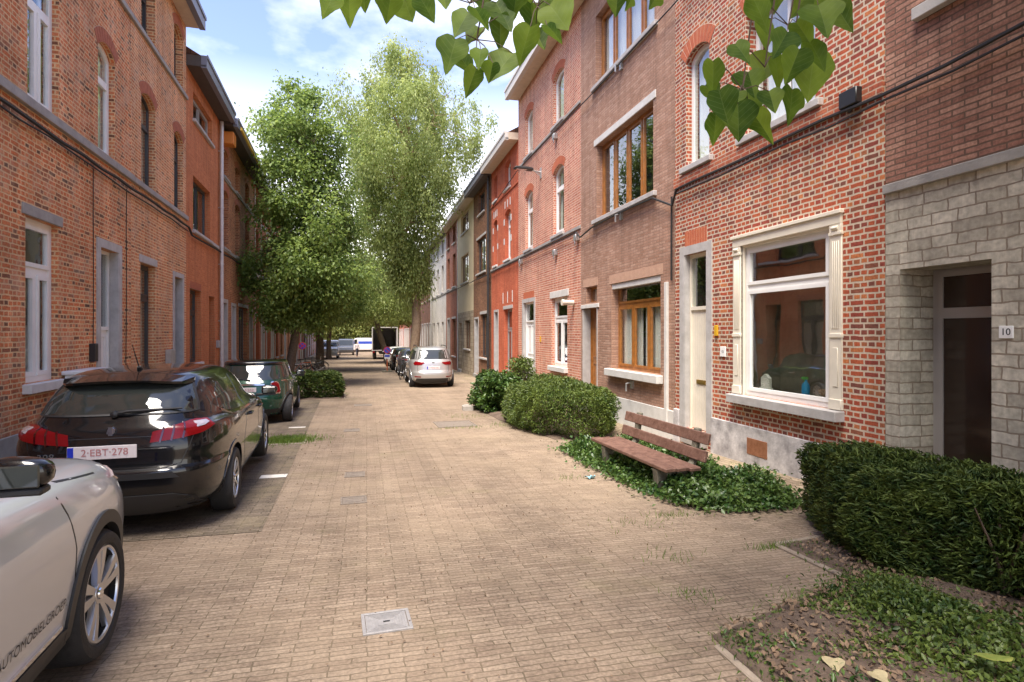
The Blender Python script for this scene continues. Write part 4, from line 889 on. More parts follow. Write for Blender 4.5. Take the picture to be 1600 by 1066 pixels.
tree('far_tree', tb(622, 72), 'bushy tree on the right at the far end behind the lorry', [(4.4, 2.4), (5.6, 3.5), (8, 3.6), (10.5, 1.6)], [(0, 0, 0), (-.5, 0, 5), (-.8, 0, 10)], .25, 150, 110, .26, 'lf_far', 'bark', clump=(.9, .9, .55), droop=.2, seed=15)
tree('far_tree', tb(548, 107), 'large tree closing the view at the far crossing, left of the blue banded van', [(2.6, 3.5), (5, 6.0), (9, 6.5), (13, 3.5), (15, 1)], [(0, 0, 0), (.2, 0, 7), (.2, 0, 14)], .35, 190, 110, .42, 'lf_far', 'bark', clump=(1.5, 1.5, .9), droop=.15, seed=16)
tree('far_tree', tb(588, 109), 'large tree closing the view at the far crossing, behind the open lorry', [(2.8, 3.5), (5, 6.0), (9, 6.5), (12, 3.5), (14, 1)], [(0, 0, 0), (.2, 0, 7), (.2, 0, 13)], .35, 190, 110, .42, 'lf_far', 'bark', clump=(1.5, 1.5, .9), droop=.15, seed=17)

def hedge(name, poly, h, label, m, n, lsize, aspect=.3, bulge=.0, cat='hedge', seed=3, up=.3, shell=.16, stems=14, droop=0., rough=.07, h2=None, tops=0, dome=(.14, .25)):
    """clipped or bushy hedge over a footprint polygon: leaf sprays through an outer layer, stems inside"""
    rng = np.random.default_rng(seed); P = np.array(poly, float); c = P.mean(0); root = empty(name, (c[0], c[1], gz(c[1])), 0, label, cat)
    E_ = np.roll(P, -1, 0)-P; EL = np.linalg.norm(E_, axis=1); per = EL.sum()
    area = .5*abs(np.sum(P[:, 0]*np.roll(P[:, 1], -1)-P[:, 1]*np.roll(P[:, 0], -1)))
    nt_ = int(n*area/(area+per*h)); ns = n-nt_
    k = rng.choice(len(P), ns, p=EL/per); t = rng.uniform(size=ns)[:, None]; q = P[k]+E_[k]*t
    zf = rng.uniform(.04, 1, ns); inw = unit(c-q); dep = np.abs(rng.normal(size=ns))*shell
    bl = 1-(1-bulge) * 0
    prof = bulge*np.sin(np.pi*np.clip(zf*.9+.08, 0, 1))-.10*np.maximum(0, zf-.8)/.2-.05*np.maximum(0, .25-zf)/.25
    lump = lambda x, y, z: rough*(np.sin(x*9+z*7+seed)+np.sin(y*8-z*9+seed*2)+np.sin((x+y)*15+z*13))/2
    q2 = q+inw*(dep-prof-lump(q[:, 0], q[:, 1], zf*h))[:, None]
    S1 = np.stack([q2[:, 0], q2[:, 1], zf*h], 1); D1 = np.concatenate([-inw, rng.uniform(-.1, .5, (ns, 1))], 1)
    # top, points by rejection inside the polygon
    T = []
    lo, hi = P.min(0), P.max(0)
    while len(T) < nt_:
        x, y = rng.uniform(lo[0], hi[0]), rng.uniform(lo[1], hi[1]); ins = False
        for i in range(len(P)):
            (x1, y1), (x2, y2) = P[i], P[i-1]
            if (y1 > y) != (y2 > y) and x < (x2-x1)*(y-y1)/(y2-y1)+x1: ins = not ins
        if ins: T.append((x, y))
    T = np.array(T); edge = np.min([np.abs((T[:, 0]-P[i][0])*E_[i][1]-(T[:, 1]-P[i][1])*E_[i][0])/EL[i] for i in range(len(P))], axis=0)
    dome = -dome[0]*np.clip(1-edge/dome[1], 0, 1)**2+bulge*.6*np.clip(edge/.5, 0, 1)
    zt = h+dome+lump(T[:, 0], T[:, 1], h)-np.abs(rng.normal(size=len(T)))*shell*.8
    S2 = np.stack([T[:, 0], T[:, 1], zt], 1); D2 = np.concatenate([rng.normal(size=(len(T), 2))*.7, np.full((len(T), 1), .9)], 1)
    pos = np.concatenate([S1, S2]); pos[:, :2] -= c; pos[:, 2] += np.array([gz(y+c[1]) for y in pos[:, 1]])-gz(c[1]); pos[:, 2] = np.maximum(pos[:, 2], .02)
    leaf_cloud('foliage', pos, lsize, M[m], root, aspect, up, droop, np.concatenate([D1, D2]), rng)
    b = MB()
    for i in range(stems):
        t = rng.dirichlet(np.ones(len(P))); p = (P*t[:, None]).sum(0)-c
        for j in range(3):
            d_ = rng.normal(size=2)*.16; b.tube([(p[0], p[1], -.05), (p[0]+d_[0]*.4, p[1]+d_[1]*.4, h*.4), (p[0]+d_[0], p[1]+d_[1], h*.8)], [.014, .011, .004], 5, caps=False)
    b.build('stems', M['twig'], root, uv=False, normals=False)
    return root
hedge('yew_hedge', [(3.62, 3.72), (4.2, 4.95), (4.75, 4.9), (4.8, 1.0), (4.35, 1.0), (4.3, 2.4), (4.05, 3.0)], .78, 'dark clipped yew hedge in the near planting bed, in front of the grey stone doorway', 'lf_yew', 80000, .064, .24, .05, seed=3, shell=.17, stems=34, rough=.06)
hedge('round_hedge', [(3.12, 12.9), (3.12, 11.7), (3.3, 10.9), (3.7, 10.35), (4.3, 10.3), (4.7, 10.8), (4.8, 12.2), (4.6, 13.2), (4.1, 13.6), (3.5, 13.4)], .9, 'bushy rounded green hedge left of the wooden bench', 'lf_hedge', 36000, .07, .3, .2, seed=4, shell=.14, stems=22, rough=.08, dome=(.32, .55))
hedge('dark_shrub', [(2.85, 15.6), (3.0, 14.7), (3.5, 14.4), (4.0, 15.2), (3.7, 16.2), (3.2, 16.3)], .9, 'loose dark shrub beyond the rounded hedge, by the small grey post', 'lf_ivy', 9000, .12, .5, .12, cat='shrub', seed=5, shell=.2, rough=.14)
hedge('flowering_shrub', [(4.0, 16.5), (4.05, 15.8), (4.5, 15.6), (4.7, 16.6), (4.4, 17.0)], 1.35, 'tall loose light green shrub in front of the white panelled door', 'lf_hedge', 3200, .09, .45, .1, cat='shrub', seed=6, shell=.25, rough=.16)
hedge('box_hedge', [(-3.6, 19.95), (-.8, 20.0), (-.85, 21.3), (-3.6, 21.3)], .82, 'low dark clipped hedge across the parking strip in front of the green car', 'lf_yew', 16000, .1, .45, .03, seed=7, shell=.1)
# ivy and ground cover under the bench
def carpet(name, poly, n, lsize, m, label, h=.2, seed=8, aspect=.7, mound=None, thing_cat='ground cover'):
    rng = np.random.default_rng(seed); P = np.array(poly); lo, hi = P.min(0), P.max(0); T = []
    while len(T) < n:
        x, y = rng.uniform(lo[0], hi[0]), rng.uniform(lo[1], hi[1]); ins = False
        for i in range(len(P)):
            (x1, y1), (x2, y2) = P[i], P[i-1]
            if (y1 > y) != (y2 > y) and x < (x2-x1)*(y-y1)/(y2-y1)+x1: ins = not ins
        if ins: T.append((x, y))
    T = np.array(T); E_ = np.roll(P, -1, 0)-P; EL = np.linalg.norm(E_, axis=1)
    edge = np.min([np.abs((T[:, 0]-P[i][0])*E_[i][1]-(T[:, 1]-P[i][1])*E_[i][0])/EL[i] for i in range(len(P))], axis=0)
    hh = h*np.clip(edge/.3, .12, 1)*(.6+.4*np.sin(T[:, 0]*5+1)*np.sin(T[:, 1]*4))
    z = np.array([gz(y) for y in T[:, 1]])+.03+hh*rng.uniform(.25, 1, n)
    T = T+rng.normal(size=T.shape)*.055*(1+2*(rng.uniform(size=(n, 1)) < .12))
    o = leaf_cloud(name, np.stack([T[:, 0], T[:, 1], z], 1), lsize, M[m], None, aspect, .8, 0, None, rng)
    return tag(o, label, thing_cat, kind='stuff')
carpet('ivy_carpet', [(3.16, 9.35), (3.16, 7.3), (3.24, 5.75), (3.6, 5.3), (4.5, 5.28), (4.8, 6.1), (4.55, 9.6)], 26000, .06, 'lf_ivy', 'low ivy ground cover spreading under and around the wooden bench', .34)
carpet('weeds', [(2.5, 1.2), (2.6, 2.0), (2.62, 2.6), (2.7, 3.12), (3.35, 3.45), (4.2, 2.9), (4.5, 1.2)], 17000, .042, 'lf_hedge', 'weedy ground cover in the near planting bed before the yew hedge', .16, seed=9, aspect=.55)
carpet('weeds', [(2.9, 3.0), (3.1, 3.42), (3.6, 3.5), (3.75, 3.05), (3.3, 2.7)], 5000, .034, 'lf_hedge', 'taller weed clump at the inner corner of the near planting bed', .3, seed=19, aspect=.45)
carpet('weeds', [(2.02, 1.2), (2.02, 3.02), (3.45, 3.5), (3.5, 4.2), (4.2, 4.3), (4.5, 1.2)], 8500, .03, 'lf_hedge', 'tiny seedlings scattered over the soil of the near planting bed', .07, seed=29, aspect=.5)
carpet('weeds', [(2.05, 1.6), (2.05, 2.95), (2.5, 3.1), (2.6, 2.2), (2.4, 1.4)], 1500, .04, 'lf_ivy', 'loose weeds along the left edge of the near planting bed', .14, seed=31, aspect=.4)
def grass(name, spots, n, label, h=.07, seed=10, w_=.006):
    rng = np.random.default_rng(seed); cs = []
    for x, y, sx, sy, k in spots:
        for _ in range(int(n*k)): cs.append((x+rng.normal()*sx*.5, y+rng.normal()*sy*.5))
    cs = np.array(cs); N = len(cs); z = np.array([gz(y) for y in cs[:, 1]]); hh = h*rng.uniform(.4, 1.2, N); th = rng.uniform(0, 6.28, N); ln = rng.normal(size=(N, 2))*.4*hh[:, None]
    dx, dy = np.cos(th)*w_/2, np.sin(th)*w_/2
    V = np.stack([np.stack([cs[:, 0]-dx, cs[:, 1]-dy, z], 1), np.stack([cs[:, 0]+dx, cs[:, 1]+dy, z], 1), np.stack([cs[:, 0]+ln[:, 0], cs[:, 1]+ln[:, 1], z+hh], 1)], 1).reshape(-1, 3)
    return tag(raw_mesh(name, V, np.arange(N*3).reshape(-1, 3), M['lf_grass']), label, 'grass', kind='stuff')
grass('grass_patch', [(-1.45, 11.65, .55, .5, 1)], 3200, 'small patch of grass between the parking bays behind the black car', .06, w_=.012)
sp = [(2.2, 2.7, .25, .4, .3), (2.45, 2.3, .2, .3, .3), (2.9, 3.3, .3, .15, .3), (2.15, 3.0, .2, .1, .2), (3.4, 4.3, .25, .06, .2), (3.1, 5.4, .3, .1, .12), (2.6, 7.4, .2, .2, .06), (2.9, 12.5, .3, .5, .2), (-.9, 21.5, .3, .5, .2), (2.4, 14.2, .5, .5, .12), (2.6, 5.2, .4, .3, .05), (2.4, 4.3, .3, .2, .06), (2.2, 3.6, .15, .15, .06), (5.2, 7.2, .2, 1.2, .08), (2.2, 12.3, .4, .3, .1), (1.7, 12.3, .5, .08, .1)]
grass('grass_tufts', sp, 900, 'thin grass tufts and weeds growing along the edges of the paving', .06)
# moss and crumbs in the paving joints, dead leaves
rng = np.random.default_rng(21); N = 900
xs = rng.uniform(-1.2, 3.4, N); yy = rng.uniform(2.4, 16, N)**1.0
C_ = np.stack([xs, yy, np.array([gz(y) for y in yy])+.012], 1)
tag(leaf_cloud('leaf_litter', C_, .022, M['lf_dead'], None, .6, 2.5, 0, None, rng), 'scattered crumbs of dead leaves lying on the paving', 'leaf litter', kind='stuff')
N = 3200; T = np.stack([rng.uniform(2.05, 4.3, N), rng.uniform(1.4, 4.2, N)], 1); T = T[(T[:, 1] < 3.05+(T[:, 0]-2)*.33) | ((T[:, 0] > 3.48) & (T[:, 1] < 4.3))]
C_ = np.concatenate([T, (np.array([gz(y) for y in T[:, 1]])+.07)[:, None]], 1)
tag(leaf_cloud('leaf_litter', C_, .042, M['lf_dead'], None, .6, 1.6, 0, None, rng), 'brown dead leaves and twigs covering the soil of the near planting bed', 'leaf litter', kind='stuff')

# broad-leaved tree standing right of the camera, its twigs hanging into view
def broad_leaf(L_, rng):
    """heart-shaped, three-pointed leaf hanging along -z, faces -y; returns verts, faces"""
    half = [(0, 0), (.13, .07), (.30, .08), (.43, -.06), (.50, -.22), (.44, -.40), (.36, -.52), (.22, -.72), (.10, -.90), (0, -1.03)]
    asym = rng.uniform(.85, 1.15, (2,)); wdt = rng.uniform(.8, 1.12); lobe = rng.uniform(-.03, .07); half = [(q[0]+(lobe if 3 <= i <= 5 else -lobe*.6 if 6 <= i <= 7 else 0), q[1]) for i, q in enumerate(half)]; vs = []; fs = []
    zm = [0, -.02, -.06, -.14, -.26, -.4, -.52, -.7, -.88, -1.03]
    def cat(L): 
        A = np.array(L, float); A = A.reshape(len(L), -1); o = []
        for i in range(len(A)-1):
            p0, p1, p2, p3 = A[max(0, i-1)], A[i], A[i+1], A[min(len(A)-1, i+2)]
            for t in (0, .34, .67): o.append(.5*((2*p1)+(p2-p0)*t+(2*p0-5*p1+4*p2-p3)*t*t+(3*p1-p0-3*p2+p3)*t**3))
        o.append(A[-1]); return np.array(o)
    half = [tuple(q) for q in cat(half)]; zm = list(cat(zm)[:, 0]); cup = rng.uniform(.02, .16); curl = rng.uniform(.05, .3); wav = rng.uniform(0, 6)
    def P(x, z, sg):
        xx = x*asym[0 if sg > 0 else 1]*wdt; y = -cup*(abs(x)*2)**1.4*.5+curl*(z*z)*.5+.025*math.sin(7*z+wav+x*6*sg)*abs(x)*2
        return (xx*sg*L_, y*L_, z*L_)
    for sg in (1, -1):
        o = len(vs); n = len(half)
        for (x, z), q in zip(half, zm): vs += [P(0, q, sg), P(x*.55, (z*.55+q*.45), sg), P(x, z+rng.normal()*.006, sg)]
        for i in range(n-1):
            a = o+3*i; fs += [(a, a+1, a+4, a+3), (a+1, a+2, a+5, a+4)] if sg > 0 else [(a, a+3, a+4, a+1), (a+1, a+4, a+5, a+2)]
    return np.array(vs), fs
def leaf_uv(me, UV):
    l = me.uv_layers.new(name='UVMap'); vi = np.empty(len(me.loops), 'i'); me.loops.foreach_get('vertex_index', vi); l.data.foreach_set('uv', np.ascontiguousarray(np.concatenate(UV)[vi], 'f').ravel())
LUV = []
ov = empty('overhanging_tree', (3.95, 1.35, gz(1)), 0, 'broad-leaved tree whose large heart-shaped leaves hang into the top of the view', 'tree')
ox, oy, oz = ov.location
b = MB(); b.tube([(0, 0, -.2), (.02, 0, 1), (-.05, .05, 2.2), (-.1, .1, 3.4), (0, .1, 5.2)], [.12, .1, .095, .085, .05], 12); tk = b.build('trunk', M['bark'], ov, uv=False)
b = MB(); W = lambda x, y, z: (x-ox, y-oy, z-oz)
b.tube([W(3.87, 1.45, 3.2), W(3.0, 1.9, 3.9), W(2.0, 2.25, 4.0), W(1.0, 2.4, 3.85), W(.2, 2.5, 3.7), W(-.5, 2.6, 3.75)], [.06, .045, .035, .026, .018, .008], 8)
b.tube([W(3.9, 1.45, 3.9), W(3.6, .6, 4.7), W(2.8, -.2, 5.2)], [.05, .035, .015], 7); b.tube([W(3.95, 1.45, 4.5), W(4.3, 2.0, 5.3), W(4.1, 2.4, 6.0)], [.045, .03, .012], 7)
b.build('branch', M['bark'], tk, uv=False)
zoomL = [(60,15,75),(120,18,95),(232,20,80),(285,25,95),(340,25,80),(390,-10,70),(440,65,110),(495,50,80),(410,155,115),(450,182,75),(466,232,95),(555,40,120),(548,90,100),(490,165,70),(556,186,115),(522,205,60),(618,125,115),(640,50,110),(712,45,110),(702,92,75),(500,5,70),(620,0,80),(660,110,80),(590,10,90),(470,100,70),(880,0,85),(915,10,55),(985,2,60),(270,-20,90),(160,-20,80),(680,0,90)]
zoomR = [(1290,40,120),(1300,95,110),(1235,148,95),(1155,222,120),(1150,268,80),(1335,205,115),(1465,50,150),(1412,95,115),(1520,45,140),(1432,215,150),(1380,185,115),(1300,195,125),(1262,235,115),(1182,300,110),(1160,365,95),(1225,342,120),(1290,352,130),(1375,300,115),(1320,285,105),(1400,15,95),(1450,155,110),(1255,300,105),(1345,125,95),(1440,-10,120),(1330,-10,110),(1215,280,80)]
LV = []; LF = []; PT = MB(); o_ = 0; rng = np.random.default_rng(33)
def px2w(x, y, Y):
    u = x-800; v = 520-y; a = u*math.cos(YAW)+915*math.sin(YAW); c = -u*math.sin(YAW)+915*math.cos(YAW); t = Y/c; return np.array([a*t, Y, CAMH+v*t])
def hub(px, py, hubs): return min(hubs, key=lambda q: (q[0]-px)**2+(q[1]-py)**2)
for zl, dist, hubs in ((zoomL, 2.45, [(495, -40), (570, -40), (620, -40), (745, 62), (800, -30), (840, 10), (980, -40), (735, 5)]), (zoomR, 2.15, [(1232, 40), (1235, 100), (1195, 105), (1160, 140), (1270, -20), (1225, -10)])):
    for (zx, zy, ln) in zl:
        px, py = 480+zx/1.818, zy/1.818; Y = dist+rng.uniform(-.22, .22); L_ = ln/1.818/915*Y*rng.uniform(.85, 1.05); c = px2w(px, py, Y)
        vs, fs = broad_leaf(L_, rng); LUV.append(vs[:, [0, 2]]/L_)
        rot = Matrix.Rotation(rng.uniform(-.55, .55)+(-.2), 3, 'Z') @ Matrix.Rotation(rng.uniform(-.5, .35), 3, 'X') @ Matrix.Rotation(rng.uniform(-.6, .6), 3, 'Y')
        vs = np.array([tuple(rot @ Vector(p)) for p in vs-np.array([0, 0, -.45*L_])])+c-np.array(ov.location)
        LV.append(vs); LF += [tuple(i+o_ for i in f) for f in fs]; o_ += len(vs)
        hb = hub(px, py, hubs); hw = px2w(hb[0], hb[1], dist)-np.array(ov.location); b0 = vs[0]; PT.tube([b0, (b0+hw)/2+np.array([0, .0, .02]), hw], [.0016, .002, .0025], 5, caps=False)
    for hb in hubs:
        hw = px2w(hb[0], hb[1], dist)-np.array(ov.location); tp_ = np.array([hw[0]+.05, hw[1]*.9+.1*dist*0+.05, 3.85-oz]); PT.tube([hw, (hw+tp_)/2+np.array([.04, 0, 0]), tp_], [.003, .005, .007], 6, caps=False)
for i in range(90):                             # the rest of its leaves, over the camera
    t = rng.uniform(); base = [np.array([3.0-3.4*t, 1.9+.6*t, 3.95]), np.array([3.4-.8*t, .6-.9*t, 4.8]), np.array([4.2, 1.9+.5*t, 5.2+.8*t])][i % 3]
    c = base+rng.normal(size=3)*np.array([.25, .2, .12])+np.array([0, 0, .1]); L_ = rng.uniform(.12, .18); vs, fs = broad_leaf(L_, rng); LUV.append(vs[:, [0, 2]]/L_)
    if c[2] < 3.75: c[2] = 3.75
    rot = Matrix.Rotation(rng.uniform(0, 6.28), 3, 'Z') @ Matrix.Rotation(rng.uniform(-.9, .2), 3, 'X')
    vs = np.array([tuple(rot @ Vector(p)) for p in vs])+c-np.array(ov.location); LV.append(vs); LF += [tuple(i_+o_ for i_ in f) for f in fs]; o_ += len(vs)
rngc = np.random.default_rng(44); cc = np.array([-.6, .2, 5.9]); dv = unit(rngc.normal(size=(420, 3)))*rngc.uniform(.25, 1, 420)[:, None]**.5*np.array([3.4, 2.9, 1.5]); cl = np.repeat(cc+dv, 14, 0)+rngc.normal(size=(420*14, 3))*.22  # unseen crown overhead, added to shade the near ground and hanging leaves
cl = cl[cl[:, 2]+oz > 4.3+.45*np.maximum(0, cl[:, 1]+oy-1.5)]
leaf_cloud('crown', cl, .17, M['lf_shade_canopy'], ov, .85, .6, .2, None, rngc)
for k in range(9):
    a = k*.7; bb = MB(); bb.tube([(-.05, .1, 3.6+.15*k), (cc[0]*.5+1.2*math.cos(a), 1.1*math.sin(a), 4.9+.1*k), (cc[0]+2.6*math.cos(a), 2.3*math.sin(a), 5.6+.1*k)], [.05, .03, .008], 6); bb.build('limb', M['bark'], tk, uv=False)
me = bpy.data.meshes.new('leaves'); me.from_pydata([tuple(p) for p in np.concatenate(LV)], [], LF); me.materials.append(M['lf_big']); me.polygons.foreach_set('use_smooth', [True]*len(me.polygons)); me.update()
leaf_uv(me, LUV); o = bpy.data.objects.new('leaves', me); COL.objects.link(o); o.parent = ov
PT.build('twigs', M['twig'], tk, uv=False, normals=False)
M['lf_yellow'] = mat('fallen yellow leaf', (.36, .3, .17), .6, noise=.2, nscale=30)
M['lf_green'] = mat('fallen green leaf', (.12, .2, .035), .6, col2=(.32, .3, .07), nscale=9)
for x_, y_, L_, mm, lb in ((2.37, 2.57, .1, 'lf_yellow', 'pale yellow fallen leaf on the bare soil, the farther of two'), (2.47, 2.42, .1, 'lf_yellow', 'pale yellow fallen leaf on the bare soil, nearest the camera'), (3.0, 2.2, .15, 'lf_green', 'large yellowing green leaf lying on the weeds of the near bed')):
    vs, fs = broad_leaf(L_, rng); b = MB(); rz = Matrix.Rotation(rng.uniform(0, 6), 4, 'Z') @ Matrix.Rotation(-1.45, 4, 'X')
    b.add([rz @ Vector(p) for p in vs], fs, 0, True); o = b.build('fallen_leaf', M[mm], None, normals=False); o.location = (x_, y_, gz(y_)+(.095 if mm == 'lf_yellow' else .2)); tag(o, lb, 'leaf')
# ------------------------------------------------------------------ cars
def paint(name, col, metal=0., rough=.25, coat=1.0, flake=0):
    m = mat(name, col, rough, metal, .5, coat)
    p = m.node_tree.nodes['Principled BSDF']; n = m.node_tree.nodes; l = m.node_tree.links
    if sum(col) < .3: p.inputs['Specular IOR Level'].default_value = .12
    # road film: a little dust towards the sills, seen as roughness
    c = n.new('ShaderNodeTexCoord'); z = n.new('ShaderNodeTexNoise'); z.inputs['Scale'].default_value = 2.2; z.inputs['Detail'].default_value = 6; l.new(c.outputs['Object'], z.inputs['Vector'])
    r = n.new('ShaderNodeMapRange'); r.inputs['To Min'].default_value = .01; r.inputs['To Max'].default_value = .09; l.new(z.outputs['Fac'], r.inputs['Value']); l.new(r.outputs[0], p.inputs['Coat Roughness'])
    return m
M['p_black'] = paint('black car paint', (.006, .006, .007)); M['p_white'] = paint('pearl white car paint', (.5, .515, .54), .2, .3)
M['p_green'] = paint('british green car paint', (.006, .05, .03), .1); M['p_silver'] = paint('silver car paint', (.48, .47, .46), .55, .32)
M['p_grey'] = paint('grey car paint', (.09, .09, .095), .3); M['p_pale'] = paint('pale car paint', (.6, .6, .6), .1)
M['p_van'] = paint('white van paint', (.72, .72, .72)); M['p_red'] = paint('red car paint', (.4, .02, .02))
M['carglass'] = mat('tinted car glass', (.03, .034, .031), .02, 0, .9)
M['trim'] = mat('black car trim', (.02, .02, .021), .5); M['rubber'] = mat('tyre rubber', (.022, .021, .021), .75, noise=.3, nscale=12, bump=.2, bscale=90)
M['well'] = mat('wheel well', (.008, .008, .008), .9); M['alloy'] = mat('alloy rim', (.55, .55, .56), .28, .85); M['alloy_d'] = mat('dark rim pocket', (.015, .015, .016), .35)
M['tail'] = mat('red lamp glass', (.17, .002, .004), .22, 0, .3, .15); M['tail_d'] = mat('dark red lamp glass', (.05, .001, .002), .08, 0, .6, 1); M['tail_w'] = mat('clear lamp glass', (.5, .42, .42), .08, .3, .6, 1)
M['chrome'] = mat('chrome', (.75, .75, .76), .08, 1); M['plate'] = mat('plate white', (.72, .66, .66), .4); M['plate_b'] = mat('plate blue', (.02, .04, .5), .4); M['plate_r'] = mat('plate red letters', (.46, .2, .2), .5)
def interp_levels(L_, nz_):
    A = np.array(L_, float); z = A[:, 0]; n = len(z)
    # monotone (PCHIP) interpolation of each column
    h = np.diff(z); out_z = []
    for i in range(n-1):
        k = max(1, int(round(nz_*h[i]/(z[-1]-z[0])))); out_z += list(np.linspace(z[i], z[i+1], k, endpoint=False))
    out_z.append(z[-1]); out_z = np.array(out_z); res = [out_z]
    for c in range(1, A.shape[1]):
        y = A[:, c]; d = np.diff(y)/h; m = np.zeros(n); m[0], m[-1] = d[0], d[-1]
        for i in range(1, n-1):
            if d[i-1]*d[i] > 0: w1, w2 = 2*h[i]+h[i-1], h[i]+2*h[i-1]; m[i] = (w1+w2)/(w1/d[i-1]+w2/d[i])
        k = np.clip(np.searchsorted(z, out_z, 'right')-1, 0, n-2); t = (out_z-z[k])/h[k]
        res.append((2*t**3-3*t**2+1)*y[k]+(t**3-2*t**2+t)*h[k]*m[k]+(-2*t**3+3*t**2)*y[k+1]+(t**3-t**2)*h[k]*m[k+1])
    return np.stack(res, 1)
def _phis(n=61, e=4.6):
    f = np.linspace(0, math.pi, 4000); x = np.sign(np.cos(f))*np.abs(np.cos(f))**(2/e)*2.2; y = np.abs(np.sin(f))**(2/e)*.9
    s = np.concatenate([[0], np.cumsum(np.hypot(np.diff(x), np.diff(y)))]); return np.interp(np.linspace(0, s[-1], n), s, f)
class Car:
    """x forward, y left, z up; body built from stacked outlines. level: z, x_rear, x_front, half width, n_rear, n_front, taper_rear, taper_front"""
    def __init__(s, name, label, loc, heading, levels, paint_, axles, rw, tw, track, nz_=64, group=None, arch=.045, cat='car'):
        s.o = empty(name, loc, heading+math.pi/2, label, cat, group); s.paint = paint_
        A = interp_levels(levels, nz_); ph = _phis(); n = len(ph); full = np.concatenate([ph, -ph[-2:0:-1]]); N = len(full); V = []
        for z, xr, xf, b, nr, nf, tr, tf in A:
            xm = (xr+xf)/2; c = np.cos(full); sn = np.sin(full); e = np.where(c > 0, nf, nr)
            x = xm+np.sign(c)*np.abs(c)**(2/e)*(xf-xm); q = (x-xm)/((xf-xr)/2); tp = 1-np.where(q > 0, tf, tr)*np.abs(q)**3
            V.append(np.stack([x, np.sign(sn)*np.abs(sn)**(2/e)*b*tp, np.full(N, z)], 1))
        K = len(V); V = np.concatenate(V); F = []
        for i in range(K-1):
            for k in range(N): k2 = (k+1) % N; F.append((i*N+k, i*N+k2, (i+1)*N+k2, (i+1)*N+k))
        cb, ct = len(V), len(V)+1; V = np.concatenate([V, [V[:N].mean(0), V[-N:].mean(0)]])
        for k in range(N): F += [(cb, (k+1) % N, k), (ct, (K-1)*N+k, (K-1)*N+(k+1) % N)]
        s.bvh = BVHTree.FromPolygons([tuple(p) for p in V], F)
        me = bpy.data.meshes.new('body'); me.from_pydata([tuple(p) for p in V], [], F); me.materials.append(M[paint_]); me.materials.append(M['well'])
        b = bmesh.new(); b.from_mesh(me); bmesh.ops.recalc_face_normals(b, faces=b.faces); b.to_mesh(me); b.free()
        body = bpy.data.objects.new('body', me); COL.objects.link(body)
        cut = MB(); ra = rw+arch
        for ax in axles:
            for sg in (1, -1):
                cut.lathe([(ra, sg*(track-.3)), (ra, sg*(track+.4))], 48, 'y', (ax, 0, rw), 0, True)
        if axles:
            co = cut.build('cutter', M['well'], None, uv=False)
            md = body.modifiers.new('b', 'BOOLEAN'); md.operation = 'DIFFERENCE'; md.object = co; md.solver = 'EXACT'; md.material_mode = 'TRANSFER'
            dg = bpy.context.evaluated_depsgraph_get(); dg.update(); m2 = bpy.data.meshes.new_from_object(body.evaluated_get(dg)); body.modifiers.clear(); body.data = m2; bpy.data.objects.remove(co)
        me = body.data; me.name = 'body'
        me.polygons.foreach_set('use_smooth', [True]*len(me.polygons)); me.set_sharp_from_angle(angle=R(50))
        body.parent = s.o; s.body = body; s.axles, s.rw, s.tw, s.track, s.ra = axles, rw, tw, track, ra
    # --- surface patches -------------------------------------------------
    def cast(s, o, d):
        h = s.bvh.ray_cast(Vector(o), Vector(d).normalized()); return h[0], h[1]
    def at(s, mode, u, v):
        if mode == 'L': return s.cast((u, 3, v), (0, -1, 0))
        if mode == 'R': return s.cast((u, -3, v), (0, 1, 0))
        if mode == 'B': return s.cast((-5, u, v), (1, 0, 0))
        if mode == 'F': return s.cast((5, u, v), (-1, 0, 0))
        if mode == 'T': return s.cast((u, v, 4), (0, 0, -1))
        ax = mode[1]                                      # ('W', x, y): wrap, u = angle in degrees about a vertical axis
        a = R(u); d = Vector((math.cos(a), math.sin(a), 0)); o = Vector((ax, mode[2], v))+d*4
        return s.cast(o, -d)
    def patch(s, name, mode, poly, m, off=.006, parent=None, rings=6, seg=.06, edge=.012, body_edge=True):
        P = []
        n = len(poly); scale = 1 if not isinstance(mode, tuple) else 60
        for i in range(n):
            a, b = np.array(poly[i], float), np.array(poly[(i+1) % n], float); dd = (b-a)*np.array([1/scale, 1]); k = max(1, int(np.hypot(*dd)/seg))
            P += [a+(b-a)*j/k for j in range(k)]
        P = np.array(P); c = P.mean(0); vs = []; ok = True; N = len(P)
        def pt(q, of):
            h, nn = s.at(mode, q[0], q[1])
            if h is None: return None
            if nn is not None and mode not in ('L', 'R', 'B', 'F', 'T'):
                a = R(q[0])
                if nn.dot(Vector((math.cos(a), math.sin(a), 0))) < 0: nn = -nn
            return h+nn*of
        rowsv = []
        last = None
        for r in range(1, rings+1):
            row = []
            for q in P:
                v = pt(c+(q-c)*r/rings, off)
                if v is None: v = row[-1] if row else (rowsv[-1][len(row)] if rowsv else Vector((0, 0, 0)))
                row.append(v)
            rowsv.append(row)
        rim = []
        for q, v in zip(P, rowsv[-1]):
            w_ = pt(q, -edge); rim.append(w_ if w_ is not None else v)
        rowsv.append(rim)
        c0 = pt(c, off) or rowsv[0][0]
        vs = [c0]+[v for row in rowsv for v in row]; F = [(0, 1+k, 1+(k+1) % N) for k in range(N)]
        for r in range(len(rowsv)-1):
            o = 1+r*N
            for k in range(N): k2 = (k+1) % N; F.append((o+k, o+N+k, o+N+k2, o+k2))
        b = MB(); b.add(vs, F, 0, True); return b.build(name, M[m], parent or s.o, uv=False, angle=40)
